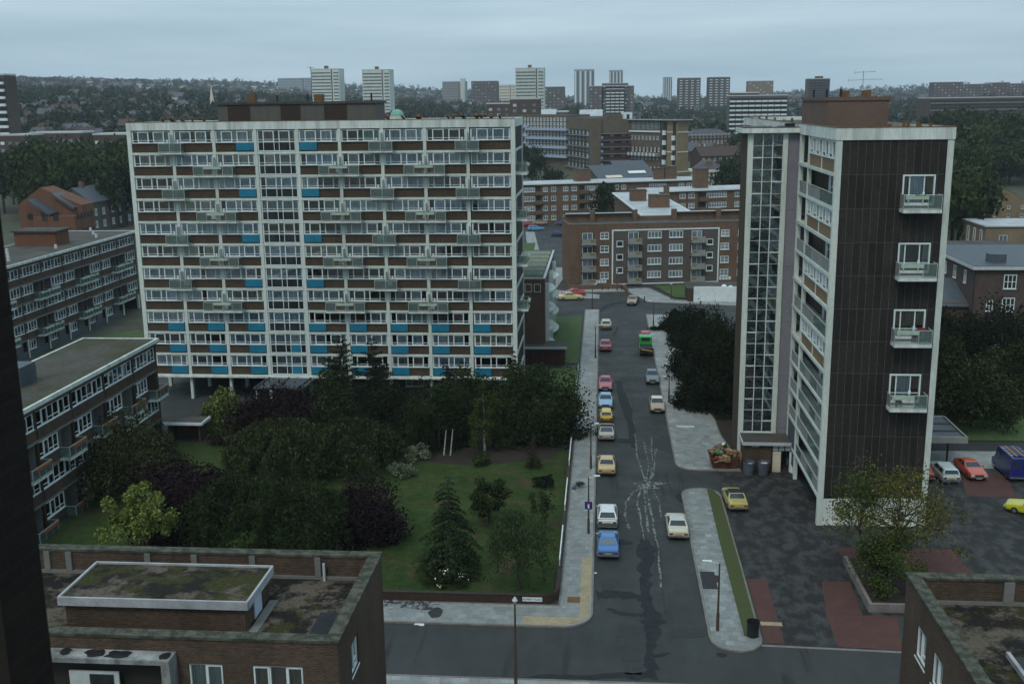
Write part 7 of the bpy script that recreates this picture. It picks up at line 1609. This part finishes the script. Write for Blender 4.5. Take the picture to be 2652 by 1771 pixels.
car('small yellow car between silver coupe and pale blue car', 'mini', (.60, .44, .06), (.5, 111.2), UP)
car('pale blue saloon facing the camera on the left kerb', 'saloon', (.22, .38, .56), (.42, 116.6), DN)
car('pinkish red saloon facing the camera behind the pale blue one', 'saloon', (.42, .06, .10), (.42, 124.3), DN)
car('pinkish red saloon seen from behind, further up the left kerb', 'saloon', (.34, .05, .09), (.46, 145.2), UP)
car('cream hatchback furthest up the left kerb', 'hatch', (.56, .55, .44), (.58, 159.9), UP)
car('white and cream saloon parked alongside the paved island', 'saloon', (.50, .48, .37), (6.1, 79.9), UP, roof=(.46, .47, .45))
car('beige car with white roof facing the camera on the right kerb', 'saloon', (.36, .24, .15), (6.2, 115.3), DN, roof=(.66, .66, .6))
car('dark grey saloon facing the camera on the right kerb', 'saloon', (.10, .125, .14), (6.2, 127.8), DN)
car('red car just beyond the green lorry', 'hatch', (.50, .05, .06), (6.2, 151.5), UP)
car('tan car facing the camera at the junction corner', 'saloon', (.34, .24, .17), (4.9, 179.8), R(-96))
car('cream yellow saloon side-on at the junction', 'saloon', (.50, .45, .22), (-5.6, 185.4), R(8), near=False)
car('red car behind the cream yellow saloon at the junction', 'saloon', (.40, .04, .04), (-5.2, 189.2), R(188), near=False)
car('mustard yellow saloon with black vinyl roof on the forecourt', 'saloon', (.40, .34, .10), (11.55, 86.2), R(93), roof=(.022, .022, .028))
car('red car half hidden by the tower edge', 'saloon', (.36, .03, .03), (29.2, 94.4), UP, group='cars behind the tower')
car('pale blue-white estate car seen from behind in the car park', 'estate', (.50, .60, .60), (31.3, 94.0), R(92), group='cars behind the tower')
car('orange-red saloon facing the camera in the car park', 'coupe', (.48, .07, .03), (34.0, 94.9), R(-87), group='cars behind the tower')
car('lime yellow sports car cut by the right edge', 'coupe', (.52, .50, .03), (35.9, 87.3), R(150), near=False, group='cars behind the tower')
car('dark maroon car beside the lime yellow one', 'saloon', (.05, .03, .04), (37.2, 85.4), R(168), near=False, group='cars behind the tower')
for (px, py), c, lab, k in (((1362, 585), (.40, .03, .05), 'red car parked by the distant flats', 'saloon'), ((1398, 582), (.28, .24, .15), 'tan car parked beside the distant red car', 'saloon'), ((1388, 597), (.10, .26, .46), 'light blue car by the distant grass', 'estate'), ((1458, 583), (.03, .06, .2), 'dark blue car at the distant flats entrance', 'saloon'), ((1447, 612), (.03, .04, .12), 'navy car on the distant service road', 'hatch')):
    car(lab, k, c, onz(px, py), R(6), near=False, group='cars at the distant flats')
def van(label, col, xy, rz, L=4.4, Hv=2.1, W=.88, group=None, ladder=False, win=True):
    root = thing('parked_van', label, 'van', (*xy, 0), group, rz); pa = carpaint(col); h = L/2
    prof = [(-h, .3), (-h, Hv-.12), (-h+.12, Hv), (h-1.25, Hv), (h-1.1, Hv-.05), (h-.62, 1.15), (h-.1, .98), (h, .8), (h, .3)]
    mb = MB(); n = len(prof)
    for w_, flip in ((-W, 1), (W, 0)): pts = [(x, w_*(.9 if z > 1.2 else 1), z) for x, z in prof]; mb.poly(pts[::-1] if flip else pts)
    for i in range(n): (x0_, z0_), (x1_, z1_) = prof[i], prof[(i+1) % n]; k0, k1 = (.9 if z0_ > 1.2 else 1), (.9 if z1_ > 1.2 else 1); mb.poly([(x0_, -W*k0, z0_), (x0_, W*k0, z0_), (x1_, W*k1, z1_), (x1_, -W*k1, z1_)])
    put('body', mb.mesh('body', pa, smooth=30), root)
    put('windscreen', MB().poly([(h-1.07, -W*.8, Hv-.13), (h-.64, -W*.86, 1.2), (h-.64, W*.86, 1.2), (h-1.07, W*.8, Hv-.13)]).mesh('windscreen', 'cglass'), root)
    for sy in (-1, 1): put('rear_window', B(-h-.012, -h-.002, sy*W*.43-W*.3, sy*W*.43+W*.3, 1.3, Hv-.3).mesh('rear_window', 'cglass'), root); put('side_window', B(h-1.75, h-1.1, sy*W*.96-.02, sy*W*.96+.02, 1.22, Hv-.35).mesh('side_window', 'cglass'), root); put('tail_light', B(-h-.02, -h, sy*W*.85-.06, sy*W*.85+.06, .7, .95).mesh('tail_light', 'tail'), root)
    for x in (-h-.08, h-.02): put('bumper', B(x, x+.1, -W*.95, W*.95, .34, .46).mesh('bumper', 'chrome'), root)
    for sx in (-1, 1):
        for sy in (-1, 1): put('rim', MC['rim'], put('wheel', MC['tyre'], root, (sx*(h-.8), sy*(W-.08), .29)))
    if ladder:
        for x in (-1.6, -1.0, -.4, .2): put('roof_rack_bar', B(x, x+.05, -W*.8, W*.8, Hv+.02, Hv+.07).mesh('roof_rack_bar', 'frame'), root)
        for k, c in enumerate(('bluesign', 'card', 'bluesign', 'card')): put('roof_load', B(-h+.2, h-1.5, -.6+.3*k, -.38+.3*k, Hv+.075, Hv+.15).mesh('roof_load', c), root)
    return root
van('dark blue van with striped roof load in the car park', (.012, .018, .16), (37.6, 97.3), R(90), 4.6, 2.3, .95, ladder=True, group='cars behind the tower')
van('small white van on the distant service road', (.6, .62, .62), onz(1477, 668), R(100), 3.8, 1.9)
tk = thing('pickup_lorry', 'bright green pickup lorry with dark tailboard on the right kerb', 'lorry', (6.0, 145.2, 0), 'cars parked along the street')
pa = carpaint((.03, .33, .06)); put('cab', MB().extr([(.9, .5), (.9, 1.95), (1.1, 2.1), (2.2, 2.1), (2.7, 1.3), (3.0, 1.2), (3.0, .45)], 0, -.88, .88).mesh('cab', pa), tk)
put('rear_window', B(-.6, .6, .885, .895, 1.4, 1.9).mesh('rear_window', 'cglass'), tk); put('windscreen', MB().poly([(-.75, 2.24, 2.06), (.75, 2.24, 2.06), (.78, 2.7, 1.35), (-.78, 2.7, 1.35)]).mesh('windscreen', 'cglass'), tk)
put('load_bed', B(-.92, .92, -2.6, .85, .55, .75).box(-.92, -.86, -2.6, .85, .75, 1.2).box(.86, .92, -2.6, .85, .75, 1.2).box(-.86, .86, .79, .85, .75, 1.3).mesh('load_bed', pa), tk); put('tailboard', B(-.92, .92, -2.68, -2.605, .5, 1.2).mesh('tailboard', 'black'), tk)
bm = MB().bar((-.75, -2.72, 1.05), (.8, -2.72, .8), .14).mesh('orange_stripe', 'yellowbox'); put('orange_stripe', bm, tk); put('bed_cover', B(-.84, .84, -2.55, .75, .9, 1.0).mesh('bed_cover', 'black'), tk)
for y in (-1.7, 2.1):
    for sx in (-1, 1): wo_ = put('wheel', MC['tyre'], tk, (sx*.8, y, .33), R(90), (1.15, 1.15, 1.15)); put('rim', MC['rim'], wo_)
for sx in (-1, 1): put('tail_light', B(sx*.75-.09, sx*.75+.09, -2.7, -2.683, .52, .62).mesh('tail_light', 'tail'), tk)
# ------------------------------------------------------------------ air
hz = MB().box(-3950, 3950, -3950, 3950, -6, 160).build('haze', [])
hm = bpy.data.materials.new('haze'); hm.use_nodes = True; ht = hm.node_tree; ht.nodes.clear(); ho = N(ht, 'ShaderNodeOutputMaterial'); hv_ = N(ht, 'ShaderNodeVolumePrincipled', Density=1.0e-4); hv_.inputs['Color'].default_value = (.78, .9, 1, 1); hv_.inputs['Anisotropy'].default_value = 0.
ht.links.new(hv_.outputs[0], ho.inputs['Volume']); hz.data.materials.append(hm); hz['kind'] = 'stuff'; hz['label'] = 'thin grey-blue summer haze filling the air'; hz['category'] = 'haze'
